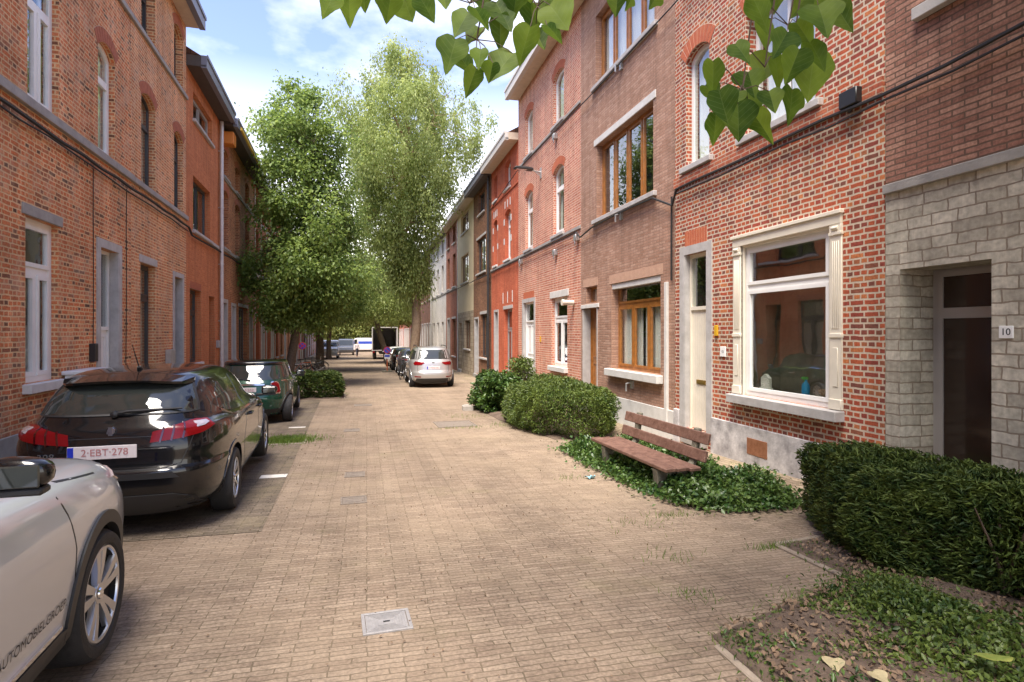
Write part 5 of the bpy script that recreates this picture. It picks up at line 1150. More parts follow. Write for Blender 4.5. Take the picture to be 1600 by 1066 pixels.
    def strip(s, name, mode, pts, wd, m, off=.004, parent=None, seg=.05):
        """narrow ribbon along a polyline on the surface"""
        Q = []; sc_ = 57.3/1.1 if isinstance(mode, tuple) else 1
        for a, b in zip(pts, pts[1:]):
            a, b = np.array(a, float), np.array(b, float); k = max(1, int(np.linalg.norm((b-a)*np.array([1/sc_, 1]))/seg)); Q += [a+(b-a)*j/k for j in range(k)]
        Q.append(np.array(pts[-1], float)); L_, R_ = [], []
        for i, q in enumerate(Q):
            t = Q[min(i+1, len(Q)-1)]-Q[max(0, i-1)]; t = t*np.array([1/sc_, 1]); t = t/max(1e-9, np.linalg.norm(t)); nn = np.array([-t[1]*sc_, t[0]])*wd/2
            p, n1 = s.at(mode, *(q+nn)); r, n2 = s.at(mode, *(q-nn))
            if p is None or r is None: continue
            L_.append((p-n1*.006, p+n1*off)); R_.append((r+n2*off, r-n2*.006))
        vs = []; F = []
        for (a0, a1), (b0, b1) in zip(L_, R_): vs += [a0, a1, b0, b1]
        for i in range(len(L_)-1):
            for j in range(3): F.append((4*i+j, 4*i+j+1, 4*i+4+j+1, 4*i+4+j))
        b = MB(); b.add(vs, F, 0, False); return b.build(name, M[m], parent or s.o, uv=False)
    def arch_lip(s, ax, wd, m, side, off=.012, a0=-8, a1=188):
        b = MB(); vs = []; F = []; n = 40; mode = 'L' if side > 0 else 'R'; rows = []
        for i in range(n+1):
            t = R(a0+(a1-a0)*i/n); row = []
            for r in (s.ra-.004, s.ra+wd*.5, s.ra+wd):
                x, z = ax+r*math.cos(t), s.rw+r*math.sin(t); h, nn = s.at(mode, x, max(z, .19))
                if h is None: row = None; break
                row.append(h+Vector((0, side*off, 0)))
            if row: rows.append([row[0]-Vector((0, side*.05, 0))]+row+[row[2]-Vector((0, side*(off+.004), 0))])
        for row in rows: vs += row
        for i in range(len(rows)-1):
            for j in range(4): F.append((5*i+j, 5*i+j+1, 5*i+5+j+1, 5*i+5+j))
        b.add(vs, F, 0, True); return b.build('wheel_arch', M[m], s.o, uv=False)
    def wheels(s, style='multi', rim='alloy', rr=.66, spokes=10, cap=True):
        for ax in s.axles:
            for sg in (1, -1):
                w_ = MB(); R_ = s.rw; T_ = s.tw; y = sg*s.track; f = lambda v: y+sg*v      # v: 0 outer face, negative inwards
                w_.lathe([(R_*rr, f(-.012)), (R_*(rr+.03), f(.004)), (R_*.84, f(.012)), (R_*.93, f(.004)), (R_*.985, f(-.025)), (R_, f(-.05)), (R_, f(-T_+.05)), (R_*.98, f(-T_+.02)), (R_*.85, f(-T_)), (R_*rr, f(-T_+.01))], 48, 'y', (ax, 0, R_))
                wo = w_.build('wheel', M['rubber'], s.o, uv=False)
                r_ = MB(); ro = R_*rr
                r_.lathe([(ro+.004, f(-.012)), (ro-.006, f(-.002)), (ro-.018, f(-.004)), (ro-.021, f(-.016))], 48, 'y', (ax, 0, R_))
                hub_ = [(.0, f(-.018)), (.055, f(-.018)), (.06, f(-.03)), (.062, f(-.06))]
                r_.lathe(hub_, 24, 'y', (ax, 0, R_))
                def spoke(a, wi, wo_, yi, yo, r0=.045, r1=None, skew=0):
                    r1 = r1 or ro-.012; ca, sa = math.cos(a), math.sin(a); vs = []
                    for r, hw, yy in ((r0, wi, yi), ((r0+r1)/2, (wi+wo_)/2*.92, (yi+yo)/2+.004), (r1, wo_, yo)):
                        sk = skew*(r-r0)/(r1-r0)
                        for t, dy in ((-hw+sk, -.03), (-hw*.8+sk, 0), (hw*.8+sk, 0), (hw+sk, -.03)): vs.append((ax+r*ca-t*sa, f(yy+dy), R_+r*sa+t*ca))
                    r_.add(vs, [(4*i+j, 4*i+j+1, 4*i+5+j, 4*i+4+j) for i in range(2) for j in range(3)], 0, False)
                if style == 'five':              # five broad pairs, each with an open slot
                    for k in range(5):
                        a = 2*math.pi*k/5+.35
                        spoke(a-.21, .02, .034, -.022, -.004, .04, None, .006); spoke(a+.21, .02, .034, -.022, -.004, .04, None, -.006)
                else:
                    for k in range(spokes): spoke(2*math.pi*k/spokes, .016, .02, -.025, -.008)
                rim_o = r_.build('rim', M[rim], wo, uv=False)
                dk = MB(); dk.lathe([(0, f(-.046)), (ro-.022, f(-.046)), (ro-.021, f(-.014))], 32, 'y', (ax, 0, R_)); dk.build('brake_disc', M['well'], wo, uv=False)
                cp = MB(); cp.lathe([(0, f(-.008)), (.028, f(-.008)), (.032, f(-.016))], 20, 'y', (ax, 0, R_)); cp.build('hub_cap', M['chrome'], wo, uv=False)
    def plate(s, y, z, w_=.52, h=.115, body=None, mode='B', letters=True):
        p, n = s.at(mode, y, z); sx = -1 if mode == 'B' else 1; tilt = 0
        p2, _ = s.at(mode, y, z+.05); x = min(p.x, p2.x)-.012 if sx < 0 else max(p.x, p2.x)+.012
        b = MB(); b.box(x-.006, x+.006, y-w_/2, y+w_/2, z-h/2, z+h/2); b.box(x, x+.03*(-sx), y-w_/2+.03, y+w_/2-.03, z-h/2+.01, z+h/2-.01)
        po = b.build('licence_plate', M['plate'], s.o, bevel=.003)
        b = MB(); e = 1 if sx < 0 else -1; b.box(x+sx*.0062, x+sx*.0085, y+e*(w_/2-.004), y+e*(w_/2-.048), z-h/2+.004, z+h/2-.004); b.build('country_band', M['plate_b'], po)
        if letters:
            T = Matrix.Translation((x+sx*.008, y-.02*e, z)) @ Matrix.Rotation(-math.pi/2 if sx < 0 else math.pi/2, 4, 'Z') @ Matrix.Rotation(math.pi/2, 4, 'X')
            put_text('registration', letters, .085, M['plate_r'], po, T)
        return po
    def mirror(s, x, y, z, side, m, scale=.85, glass=True):
        b = MB(); bm = bmesh.new(); bmesh.ops.create_icosphere(bm, subdivisions=3, radius=1)
        for v in bm.verts:
            c = v.co; c.x = math.copysign(abs(c.x)**.75, c.x)*.09*(1.0 if c.x > 0 else .62); c.y = math.copysign(abs(c.y)**.7, c.y)*.125; c.z = math.copysign(abs(c.z)**.7, c.z)*.075*(1-.15*c.y*side/.125)
        me = bpy.data.meshes.new('mirror'); bm.to_mesh(me); bm.free(); me.materials.append(M[m]); me.polygons.foreach_set('use_smooth', [True]*len(me.polygons))
        me.transform(Matrix.Translation((x, y+side*.14*scale, z+.02)) @ Matrix.Scale(scale, 4)); o = bpy.data.objects.new('mirror', me); COL.objects.link(o); o.parent = s.o
        b.tube([(x, y-side*.06, z-.05), (x, y+side*.05*scale, z-.045), (x, y+side*.12*scale, z-.02)], .025*scale, 8); b.box(x-.05*scale, x+.045*scale, y+side*.04, y+side*.24*scale, z-.07*scale, z-.035*scale); b.build('mirror_base', M['trim'], o, uv=False, bevel=.008)
        if glass:
            g = MB(); g.box(x-.062*scale, x-.05*scale, y+side*.045*scale, y+side*.235*scale, z-.03*scale, z+.07*scale); g.build('mirror_glass', M['carglass'], o, uv=False, bevel=.01)
        return o
    def handle(s, x, z, side, m):
        p, n = s.at('L' if side > 0 else 'R', x, z); b = MB()
        b.tube([(x-.1, p.y+side*.004, z), (x-.08, p.y+side*.03, z+.004), (x+.08, p.y+side*.03, z+.006), (x+.1, p.y+side*.004, z+.004)], [.012, .013, .013, .012], 8); return b.build('door_handle', M[m], s.o, uv=False)

def heading(dx, dy): return math.atan2(dy, dx)-math.pi/2
# ---- black estate -----------------------------------------------------
HD = math.atan(.05)
def along(x, y, hd, f, l):        # point f metres ahead and l to the left of (x, y)
    return (x-math.sin(hd)*f-math.cos(hd)*l, y+math.cos(hd)*f-math.sin(hd)*l)
rwp = along(-1.37, 6.95, HD, 1.41, .945)
c = Car('parked_car', 'glossy black estate car seen from behind, parked on the left', (rwp[0], rwp[1], gz(6.9)-.0), HD,
    [(.17, -2.0, 2.0, .72, 4, 4, .05, .06), (.22, -2.12, 2.1, .82, 4.5, 4, .05, .08), (.34, -2.2, 2.17, .875, 6, 5, .05, .09), (.5, -2.235, 2.19, .893, 6.5, 5, .06, .1), (.6, -2.235, 2.18, .9, 6.5, 5, .06, .11), (.625, -2.225, 2.175, .902, 6.5, 5, .06, .11),
     (.645, -2.165, 2.16, .902, 6.5, 5, .07, .12), (.8, -2.15, 2.05, .902, 6.5, 4.5, .07, .13), (.9, -2.125, 1.8, .89, 6.5, 4, .08, .14), (.965, -2.1, 1.45, .872, 6.5, 3.6, .09, .14), (1.01, -2.07, 1.12, .84, 5, 3, .13, .12), (1.06, -2.04, .95, .80, 5, 3.2, .13, .08),
     (1.2, -1.93, .68, .735, 5, 3.6, .13, .06), (1.33, -1.77, .38, .665, 5, 4, .13, .05), (1.4, -1.66, .16, .61, 5, 4, .13, .05), (1.44, -1.52, -.08, .53, 4.5, 4, .13, .05), (1.465, -1.25, -.3, .38, 4, 4, .1, .05), (1.475, -.9, -.5, .15, 3, 3, 0, 0)],
    'p_black', (-1.345, 1.345), .32, .215, .885, group=None)
# rear: black hatch glass with glossy reveal
c.patch('rear_window', 'B', [(-.63, 1.09), (.63, 1.09), (.61, 1.16), (.53, 1.37), (-.53, 1.37), (-.61, 1.16)], 'carglass', .006)
c.strip('window_seal', 'B', [(-.53, 1.355), (-.61, 1.16), (-.63, 1.09), (.63, 1.09), (.61, 1.16), (.53, 1.355)], .014, 'trim', .009)
sp = MB(); n_ = 14; vs = []
for i in range(n_+1):
    y = -.55+1.1*i/n_; q = 1-(abs(y)/.55)**6; vs += [(-1.58, y, 1.435-.05*(abs(y)/.6)**2), (-1.6-.26*q, y, 1.385-.04*(abs(y)/.6)**2), (-1.6-.25*q, y, 1.362-.04*(abs(y)/.6)**2), (-1.6, y, 1.36)]
sp.add(vs, [(4*i+j, 4*i+(j+1) % 4, 4*i+4+(j+1) % 4, 4*i+4+j) for i in range(n_) for j in range(4)]+[(0, 1, 2, 3), (4*n_+3, 4*n_+2, 4*n_+1, 4*n_)], 0, False); sp.build('roof_spoiler', M['p_black'], c.o, uv=False)
for sg in (1, -1):
    L_ = c.patch('tail_light', ('W', -1.3, 0), [(180-sg*(20), .85), (180-sg*31, .87), (180-sg*44, .905), (180-sg*54, .955), (180-sg*53, 1.005), (180-sg*45, 1.02), (180-sg*33, .985), (180-sg*21.5, .94)], 'tail', .014, seg=.03)
    for a0 in (24, 29, 34):
        c.strip('lamp_bar', ('W', -1.3, 0), [(180-sg*(a0+.5), .845+.0025*(a0-24)), (180-sg*(a0+3), .97+.003*(a0-24))], .016, 'tail_d', .018, L_, seg=.02)
    c.patch('clear_lens', ('W', -1.3, 0), [(180-sg*42, .955), (180-sg*51, .975), (180-sg*50.5, .995), (180-sg*42, .995)], 'tail_w', .018, L_)
    mode = 'L' if sg > 0 else 'R'
    for nm, pl in (('side_window', [(-.55, .985), (.32, .985), (.32, 1.3), (.1, 1.345), (-.5, 1.345)]), ('side_window', [(.38, .985), (1.02, .985), (.9, 1.07), (.62, 1.2), (.38, 1.29)]), ('quarter_window', [(-1.5, 1.08), (-1.35, 1.03), (-.62, .99), (-.57, 1.34), (-1.2, 1.31), (-1.42, 1.22)])):
        c.patch(nm, mode, pl, 'carglass', .004)
    c.strip('chrome_strip', mode, [(-1.5, 1.055), (-1.3, .998), (-.6, .965), (1.05, .965)], .018, 'chrome', .006)
    c.strip('door_gap', mode, [(.35, .955), (.36, .6), (.3, .3)], .008, 'black', .0015); c.strip('door_gap', mode, [(-.62, .95), (-.72, .8), (-.85, .62), (-.72, .4), (-.6, .3)], .008, 'black', .0015); c.strip('door_gap', mode, [(1.1, .95), (1.12, .6), (.98, .32)], .008, 'black', .0015)
    c.handle(-.42, .87, sg, 'p_black'); c.handle(.5, .86, sg, 'p_black'); c.mirror(.93, sg*.86, 1.0, sg, 'p_black')
    c.strip('sill_trim', mode, [(-.95, .26), (.95, .26)], .1, 'trim', .006)
    for ax in c.axles: c.arch_lip(ax, .035, 'p_black', sg, .008)
c.patch('rear_bumper', 'B', [(-.7, .23), (.7, .23), (.66, .36), (.5, .41), (-.5, .41), (-.66, .36)], 'trim', .012); c.patch('bumper_insert', 'B', [(-.55, .55), (.55, .55), (.5, .6), (-.5, .6)], 'trim', .004)
c.strip('boot_gap', 'B', [(-.66, .98), (-.62, .84), (-.55, .66), (-.4, .63), (.4, .63), (.55, .66), (.62, .84), (.66, .98)], .009, 'black', .0015)
c.strip('bumper_chrome', ('W', -1.3, 0), [(180-52, .48), (180-38, .46)], .012, 'tail', .008) if False else None
c.plate(.05, .79, letters='2·EBT·278')
c.strip('boot_edge', 'B', [(-.6, .905), (.6, .905)], .006, 'black', .001)
p, n = c.at('B', 0, .95); b = MB(); b.lathe([(0, p.x-.012), (.03, p.x-.012), (.036, p.x-.002), (.036, p.x+.01)], 16, 'x', (0, 0, .965)); b.box(p.x-.02, p.x-.01, -.012, .02, .925, 1.0); b.box(p.x-.02, p.x-.01, .01, .03, .94, .96); b.build('badge', M['chrome'], c.o, uv=False)
p, n = c.at('B', .52, .76); put_text('model_number', '308', .075, M['chrome'], c.o, Matrix.Translation((p.x-.012, .47, .765)) @ Matrix.Rotation(-math.pi/2, 4, 'Z') @ Matrix.Rotation(math.pi/2, 4, 'X'), .003, spacing=1.15)
b = MB(); p, n = c.at('B', -.05, 1.1); p2, _ = c.at('B', -.5, 1.12); b.tube([(p.x-.02, -.0, 1.1), (p.x-.035, -.1, 1.125), (p2.x-.025, -.52, 1.13)], [.02, .016, .008], 8); b.lathe([(0, p.x-.05), (.03, p.x-.04), (.03, p.x+.01)], 14, 'x', (0, 0, 1.1)); b.build('rear_wiper', M['black'], c.o, uv=False)
p, n = c.at('T', -1.32, 0); b = MB(); b.tube([(-1.32, 0, p.z-.01), (-1.36, 0, p.z+.03)], [.03, .016], 10); b.tube([(-1.36, 0, p.z+.03), (-1.56, 0, p.z+.25)], [.006, .003], 6); b.build('antenna', M['black'], c.o, uv=False)
c.wheels('multi', spokes=10)
c.o.scale = (1.05, 1.05, 1.05)
# ---- white crossover, nearest -----------------------------------------
HW = math.atan(.045); c0 = along(-1.40, 3.68, HW, -1.3, .91)
c = Car('parked_car', 'white crossover in the left foreground, only its front wheel, bonnet and mirror in view', (c0[0], c0[1], gz(3)+.02), HW,
    [(.19, -1.9, 1.98, .76, 4, 5, .05, .04), (.26, -2.05, 2.1, .86, 5, 6, .05, .04), (.42, -2.1, 2.15, .895, 6, 7, .05, .05), (.6, -2.11, 2.16, .91, 6, 7, .06, .055), (.74, -2.1, 2.14, .914, 6, 7, .06, .06),
     (.84, -2.08, 2.1, .908, 6, 6.5, .07, .065), (.92, -2.05, 2.02, .893, 6, 6.5, .08, .075), (.985, -2.04, 1.92, .88, 6, 6, .09, .09), (1.03, -2.02, 1.7, .862, 6, 6, .1, .11), (1.062, -2.0, 1.22, .84, 5, 6, .11, .11), (1.1, -1.97, .95, .80, 5, 4, .11, .08),
     (1.25, -1.86, .62, .735, 5, 3.6, .12, .06), (1.42, -1.68, .3, .665, 5, 4, .12, .05), (1.5, -1.5, .05, .58, 5, 4, .12, .05), (1.545, -1.25, -.2, .42, 4, 4, .1, .05), (1.56, -.9, -.5, .15, 3, 3, 0, 0)],
    'p_white', (-1.3, 1.3), .345, .225, .9, arch=.035)
for sg in (1, -1):
    mode = 'L' if sg > 0 else 'R'
    for ax in c.axles: c.arch_lip(ax, .065, 'trim', sg, .014)
    c.patch('sill_cladding', mode, [(-.9, .2), (.9, .2), (.88, .36), (.78, .375), (-.78, .375), (-.88, .36)], 'trim', .014)
    c.strip('sill_chrome', mode, [(-.76, .395), (.8, .395)], .02, 'chrome', .012)
    for pl in ([(-.9, 1.1), (-.23, 1.1), (-.23, 1.44), (-.8, 1.44)], [(-.16, 1.1), (.72, 1.1), (.45, 1.32), (.1, 1.42), (-.16, 1.43)], [(-1.3, 1.17), (-.96, 1.11), (-.88, 1.42), (-1.15, 1.36)]): c.patch('side_window', mode, pl, 'carglass', .004)
    c.strip('door_gap', mode, [(.8, 1.05), (.88, .9), (.93, .72), (.92, .5), (.86, .38)], .009, 'black', .0015); c.strip('door_gap', mode, [(-.2, 1.05), (-.2, .6), (-.24, .38)], .009, 'black', .0015); c.strip('door_gap', mode, [(-.6, 1.05), (-.85, .75), (-.62, .38)], .009, 'black', .0015)
    c.strip('bonnet_gap', mode, [(.96, 1.045), (1.4, .99)], .008, 'black', .0015)
    c.handle(-.75, .9, sg, 'p_white'); c.handle(-.06, .9, sg, 'p_white'); c.mirror(.24, sg*.86, 1.22, sg, 'p_black', .85)
    c.patch('head_light', ('W', 1.2, 0), [(sg*22, .82), (sg*48, .83), (sg*58, .9), (sg*48, .93), (sg*26, .89)], 'tail_w', .01)
M['decal'] = mat('dark door lettering', (.03, .03, .035), .4)
me = text_mesh('AUTOMOBIELGROEP.', .062, .0006, 'RIGHT', 1.04); me.materials.clear(); me.materials.append(M['decal'])
for v in me.vertices:
    x = .84+v.co.x; z = .5+v.co.y; h_, n_ = c.at('R', x, z); v.co = (x, (h_.y if h_ else -.9)-.004+v.co.z*0, z)
o = bpy.data.objects.new('door_lettering', me); COL.objects.link(o); o.parent = c.o
c.wheels('five', 'alloy', .74); c.plate(0, .55, mode='F', letters='1·YCD·904')
b = MB(); c.patch('grille', 'F', [(-.5, .72), (.5, .72), (.52, .86), (-.52, .86)], 'trim', .01); c.patch('windscreen', 'F', [(-.6, 1.12), (.6, 1.12), (.5, 1.42), (-.5, 1.42)], 'carglass', .005); c.patch('rear_window', 'B', [(-.58, 1.15), (.58, 1.15), (.5, 1.42), (-.5, 1.42)], 'carglass', .005)
# ---- green mini-style hatch -------------------------------------------
HM = math.atan(.045); c0 = along(-1.7, 14.55, HM, 1.25, .84)
c = Car('parked_car', 'small dark green hatchback with black roof parked beyond the black estate', (c0[0], c0[1], gz(14.6)), HM,
    [(.17, -1.6, 1.7, .68, 4, 4, .06, .08), (.24, -1.78, 1.85, .79, 4, 4, .07, .1), (.4, -1.86, 1.93, .845, 4.2, 3.8, .09, .14), (.58, -1.88, 1.94, .86, 4.2, 3.8, .1, .15), (.72, -1.84, 1.9, .862, 4.2, 3.6, .11, .16), (.86, -1.78, 1.7, .85, 4.2, 3.3, .13, .16),
     (.93, -1.75, 1.4, .83, 4.2, 3, .14, .15), (.97, -1.72, 1.05, .8, 4.2, 3, .15, .12), (1.03, -1.68, .9, .75, 4.3, 3.2, .15, .08), (1.2, -1.58, .72, .7, 4.5, 3.6, .14, .06), (1.34, -1.48, .5, .65, 4.6, 4, .13, .05)], 'p_green', (-1.25, 1.25), .31, .2, .845)
top = MB(); A = interp_levels([(1.335, -1.51, .53, .665, 4.6, 4, .13, .05), (1.38, -1.5, .42, .645, 4.6, 4, .13, .05), (1.415, -1.42, .2, .58, 4.4, 4, .12, .05), (1.43, -1.2, -.1, .4, 4, 4, .1, .05), (1.435, -.9, -.5, .15, 3, 3, 0, 0)], 14); ph = _phis(); full = np.concatenate([ph, -ph[-2:0:-1]]); N_ = len(full); vs = []
for z, xr, xf, bb, nr, nf, tr, tf in A:
    xm = (xr+xf)/2; cs_ = np.cos(full); sn = np.sin(full); e = np.where(cs_ > 0, nf, nr); x = xm+np.sign(cs_)*np.abs(cs_)**(2/e)*(xf-xm); q = (x-xm)/((xf-xr)/2); tp_ = 1-np.where(q > 0, tf, tr)*np.abs(q)**3
    vs += [(a, b_, z) for a, b_ in zip(x, np.sign(sn)*np.abs(sn)**(2/e)*bb*tp_)]
top.add(vs, [(i*N_+k, i*N_+(k+1) % N_, (i+1)*N_+(k+1) % N_, (i+1)*N_+k) for i in range(len(A)-1) for k in range(N_)]+[tuple((len(A)-1)*N_+k for k in range(N_)), tuple(range(N_-1, -1, -1))], 0, True); top.build('roof', M['p_black'], c.o, uv=False, angle=50)
c.patch('rear_window', 'B', [(-.6, 1.0), (.6, 1.0), (.56, 1.31), (-.56, 1.31)], 'carglass', .005)
for sg in (1, -1):
    t = c.patch('tail_light', ('W', -1.0, 0), [(180-sg*31, .69), (180-sg*42, .69), (180-sg*44.5, .73), (180-sg*44, .92), (180-sg*41, .96), (180-sg*33, .96), (180-sg*30, .92), (180-sg*29.5, .73)], 'chrome', .012, seg=.03)
    c.patch('lamp_glass', ('W', -1.0, 0), [(180-sg*32.3, .715), (180-sg*41, .715), (180-sg*43, .74), (180-sg*42.6, .91), (180-sg*40, .935), (180-sg*34, .935), (180-sg*31.6, .91), (180-sg*31, .74)], 'tail', .022, t, seg=.03)
    mode = 'L' if sg > 0 else 'R'
    for pl in ([(-.3, .985), (.28, .985), (.28, 1.3), (-.3, 1.31)], [(.34, .985), (.82, .985), (.62, 1.27), (.34, 1.3)], [(-1.35, 1.0), (-.36, .985), (-.36, 1.31), (-1.28, 1.3)]): c.patch('side_window', mode, pl, 'carglass', .004)
    for ax in c.axles: c.arch_lip(ax, .05, 'trim', sg, .012)
    c.patch('sill_cladding', mode, [(-.85, .18), (.85, .18), (.85, .28), (-.85, .28)], 'trim', .01); c.mirror(.78, sg*.78, .98, sg, 'p_black', .95); c.handle(-.2, .85, sg, 'chrome')
    c.strip('door_gap', mode, [(.31, .96), (.32, .3)], .008, 'black', .0015); c.strip('belt_chrome', mode, [(-1.5, .965), (.95, .965)], .02, 'chrome', .005)
c.plate(.12, .79, letters='1·KLM·552'); c.patch('rear_bumper', 'B', [(-.62, .2), (.62, .2), (.6, .36), (-.6, .36)], 'trim', .01); c.strip('boot_handle', 'B', [(-.3, .9), (.3, .9)], .03, 'chrome', .012)
b = MB(); p, n = c.at('B', 0, 1.0); p2, _ = c.at('B', .4, 1.06); b.tube([(p.x-.02, 0, 1.0), (p2.x-.02, .42, 1.06)], [.016, .008], 6); b.build('rear_wiper', M['black'], c.o, uv=False)
c.wheels('multi', spokes=12)
# ---- silver people carrier --------------------------------------------
HS = 0.0; c0 = along(3.42, 24.4, HS, 1.35, .82)
MPV = [(.17, -2.0, 2.1, .7, 4, 4, .05, .06), (.24, -2.14, 2.2, .82, 4.5, 4, .05, .08), (.38, -2.24, 2.26, .89, 5, 4, .06, .12), (.55, -2.26, 2.28, .91, 5, 4, .07, .14), (.62, -2.25, 2.27, .915, 5, 4, .07, .14), (.7, -2.2, 2.24, .915, 5, 4, .08, .15),
       (.86, -2.16, 2.1, .91, 5, 3.6, .08, .16), (.98, -2.13, 1.75, .895, 5, 3.2, .09, .16), (1.06, -2.1, 1.35, .875, 5, 3, .09, .13), (1.12, -2.07, 1.2, .84, 5, 3.2, .1, .09), (1.3, -1.98, .92, .78, 5, 3.6, .1, .06), (1.5, -1.84, .5, .70, 5, 4, .1, .05), (1.6, -1.72, .2, .62, 5, 4, .1, .05), (1.645, -1.5, -.1, .46, 4, 4, .1, .05), (1.66, -1.0, -.5, .15, 3, 3, 0, 0)]
def carrier(name, label, loc, hd, paint_, letters='1·NOG·361', small=False):
    c = Car(name, label, loc, hd, MPV, paint_, (-1.35, 1.35), .325, .215, .895)
    c.patch('rear_window', 'B', [(-.68, 1.16), (.68, 1.16), (.6, 1.53), (-.6, 1.53)], 'carglass', .005)
    for sg in (1, -1):
        c.patch('tail_light', ('W', -1.3, 0), [(180-sg*23, 1.0), (180-sg*30, .93), (180-sg*50, .92), (180-sg*56, 1.0), (180-sg*48, 1.07), (180-sg*34, 1.05), (180-sg*24, 1.04)], 'tail', .012, seg=.03)
        c.patch('reflector', 'B', [(sg*.5, .44), (sg*.74, .45), (sg*.72, .49), (sg*.5, .48)], 'tail', .008)
        mode = 'L' if sg > 0 else 'R'
        for pl in ([(-.5, 1.1), (.35, 1.1), (.35, 1.5), (-.5, 1.53)], [(.41, 1.1), (1.1, 1.1), (.75, 1.38), (.41, 1.49)], [(-1.75, 1.16), (-.56, 1.1), (-.56, 1.53), (-1.6, 1.48)]): c.patch('side_window', mode, pl, 'carglass', .004)
        for ax in c.axles: c.arch_lip(ax, .03, paint_, sg, .008)
        c.mirror(.95, sg*.86, 1.1, sg, paint_); c.handle(-.4, .95, sg, paint_); c.handle(.5, .94, sg, paint_)
        for xx in (.38, -.53): c.strip('door_gap', mode, [(xx, 1.08), (xx-.02, .3)], .009, 'black', .0015)
        b = MB(); b.tube([(-1.6, sg*.6, 1.62), (-1.4, sg*.6, 1.68), (.1, sg*.6, 1.69), (.3, sg*.6, 1.62)], .018, 6); b.build('roof_rail', M['trim'], c.o, uv=False)
    c.patch('rear_bumper', 'B', [(-.72, .22), (.72, .22), (.66, .4), (-.66, .4)], 'trim', .01); c.strip('boot_gap', 'B', [(-.62, 1.1), (-.62, .66), (.62, .66), (.62, 1.1)], .009, 'black', .0015); c.plate(0, .82, letters=letters)
    p, n = c.at('B', 0, 1.02); b = MB(); b.lathe([(0, p.x-.012), (.05, p.x-.01), (.055, p.x+.01)], 18, 'x', (0, 0, 1.02)); b.build('badge', M['alloy'], c.o, uv=False)
    c.wheels('multi', spokes=9); return c
carrier('parked_car', 'silver people carrier seen from behind on the right side of the street', (c0[0], c0[1], gz(24.5)), HS, 'p_silver')
HB = [(.17, -1.75, 1.85, .7, 4, 4, .05, .06), (.24, -1.95, 2.0, .8, 4.5, 4, .05, .08), (.4, -2.03, 2.06, .87, 5, 4, .06, .12), (.6, -2.05, 2.08, .885, 5, 4, .08, .15), (.85, -1.98, 1.9, .88, 5, 3.6, .1, .17), (.95, -1.93, 1.4, .86, 5, 3, .12, .16), (1.02, -1.88, 1.0, .81, 5, 3, .13, .1), (1.2, -1.74, .7, .73, 5, 3.6, .13, .06), (1.38, -1.52, .25, .63, 5, 4, .13, .05), (1.44, -1.3, -.1, .45, 4, 4, .1, .05), (1.455, -.9, -.5, .15, 3, 3, 0, 0)]
def hatch(label, loc, hd, paint_, rear=True):
    c = Car('parked_car', label, loc, hd, HB, paint_, (-1.28, 1.28), .315, .2, .865, nz_=40)
    c.patch('rear_window', 'B', [(-.6, 1.05), (.6, 1.05), (.5, 1.36), (-.5, 1.36)], 'carglass', .005); c.patch('windscreen', 'F', [(-.62, 1.05), (.62, 1.05), (.5, 1.36), (-.5, 1.36)], 'carglass', .005)
    for sg in (1, -1):
        c.patch('tail_light', ('W', -1.2, 0), [(180-sg*26, .86), (180-sg*50, .86), (180-sg*52, .98), (180-sg*28, .97)], 'tail', .012)
        for pl in ([(-.5, .99), (.3, .99), (.3, 1.32), (-.5, 1.35)], [(.36, .99), (.95, .99), (.6, 1.22), (.36, 1.31)]): c.patch('side_window', 'L' if sg > 0 else 'R', pl, 'carglass', .004)
        c.mirror(.85, sg*.83, .99, sg, paint_)
    c.plate(0, .7, letters=None); c.wheels('multi', spokes=8); return c
def wxy(px, Y): return (proj_base(px, Y), Y, gz(Y))
hatch('dark grey hatchback parked in front of the silver people carrier', (2.5, 33.5, gz(33)), 0, 'p_grey')
hatch('pale hatchback with red lamps further on, behind the road sign on the right', (2.25, 45.5, gz(45)), 0, 'p_pale')
hatch('dark hatchback half hidden between the pale one and the sign', (2.4, 39.5, gz(39)), 0, 'p_black')
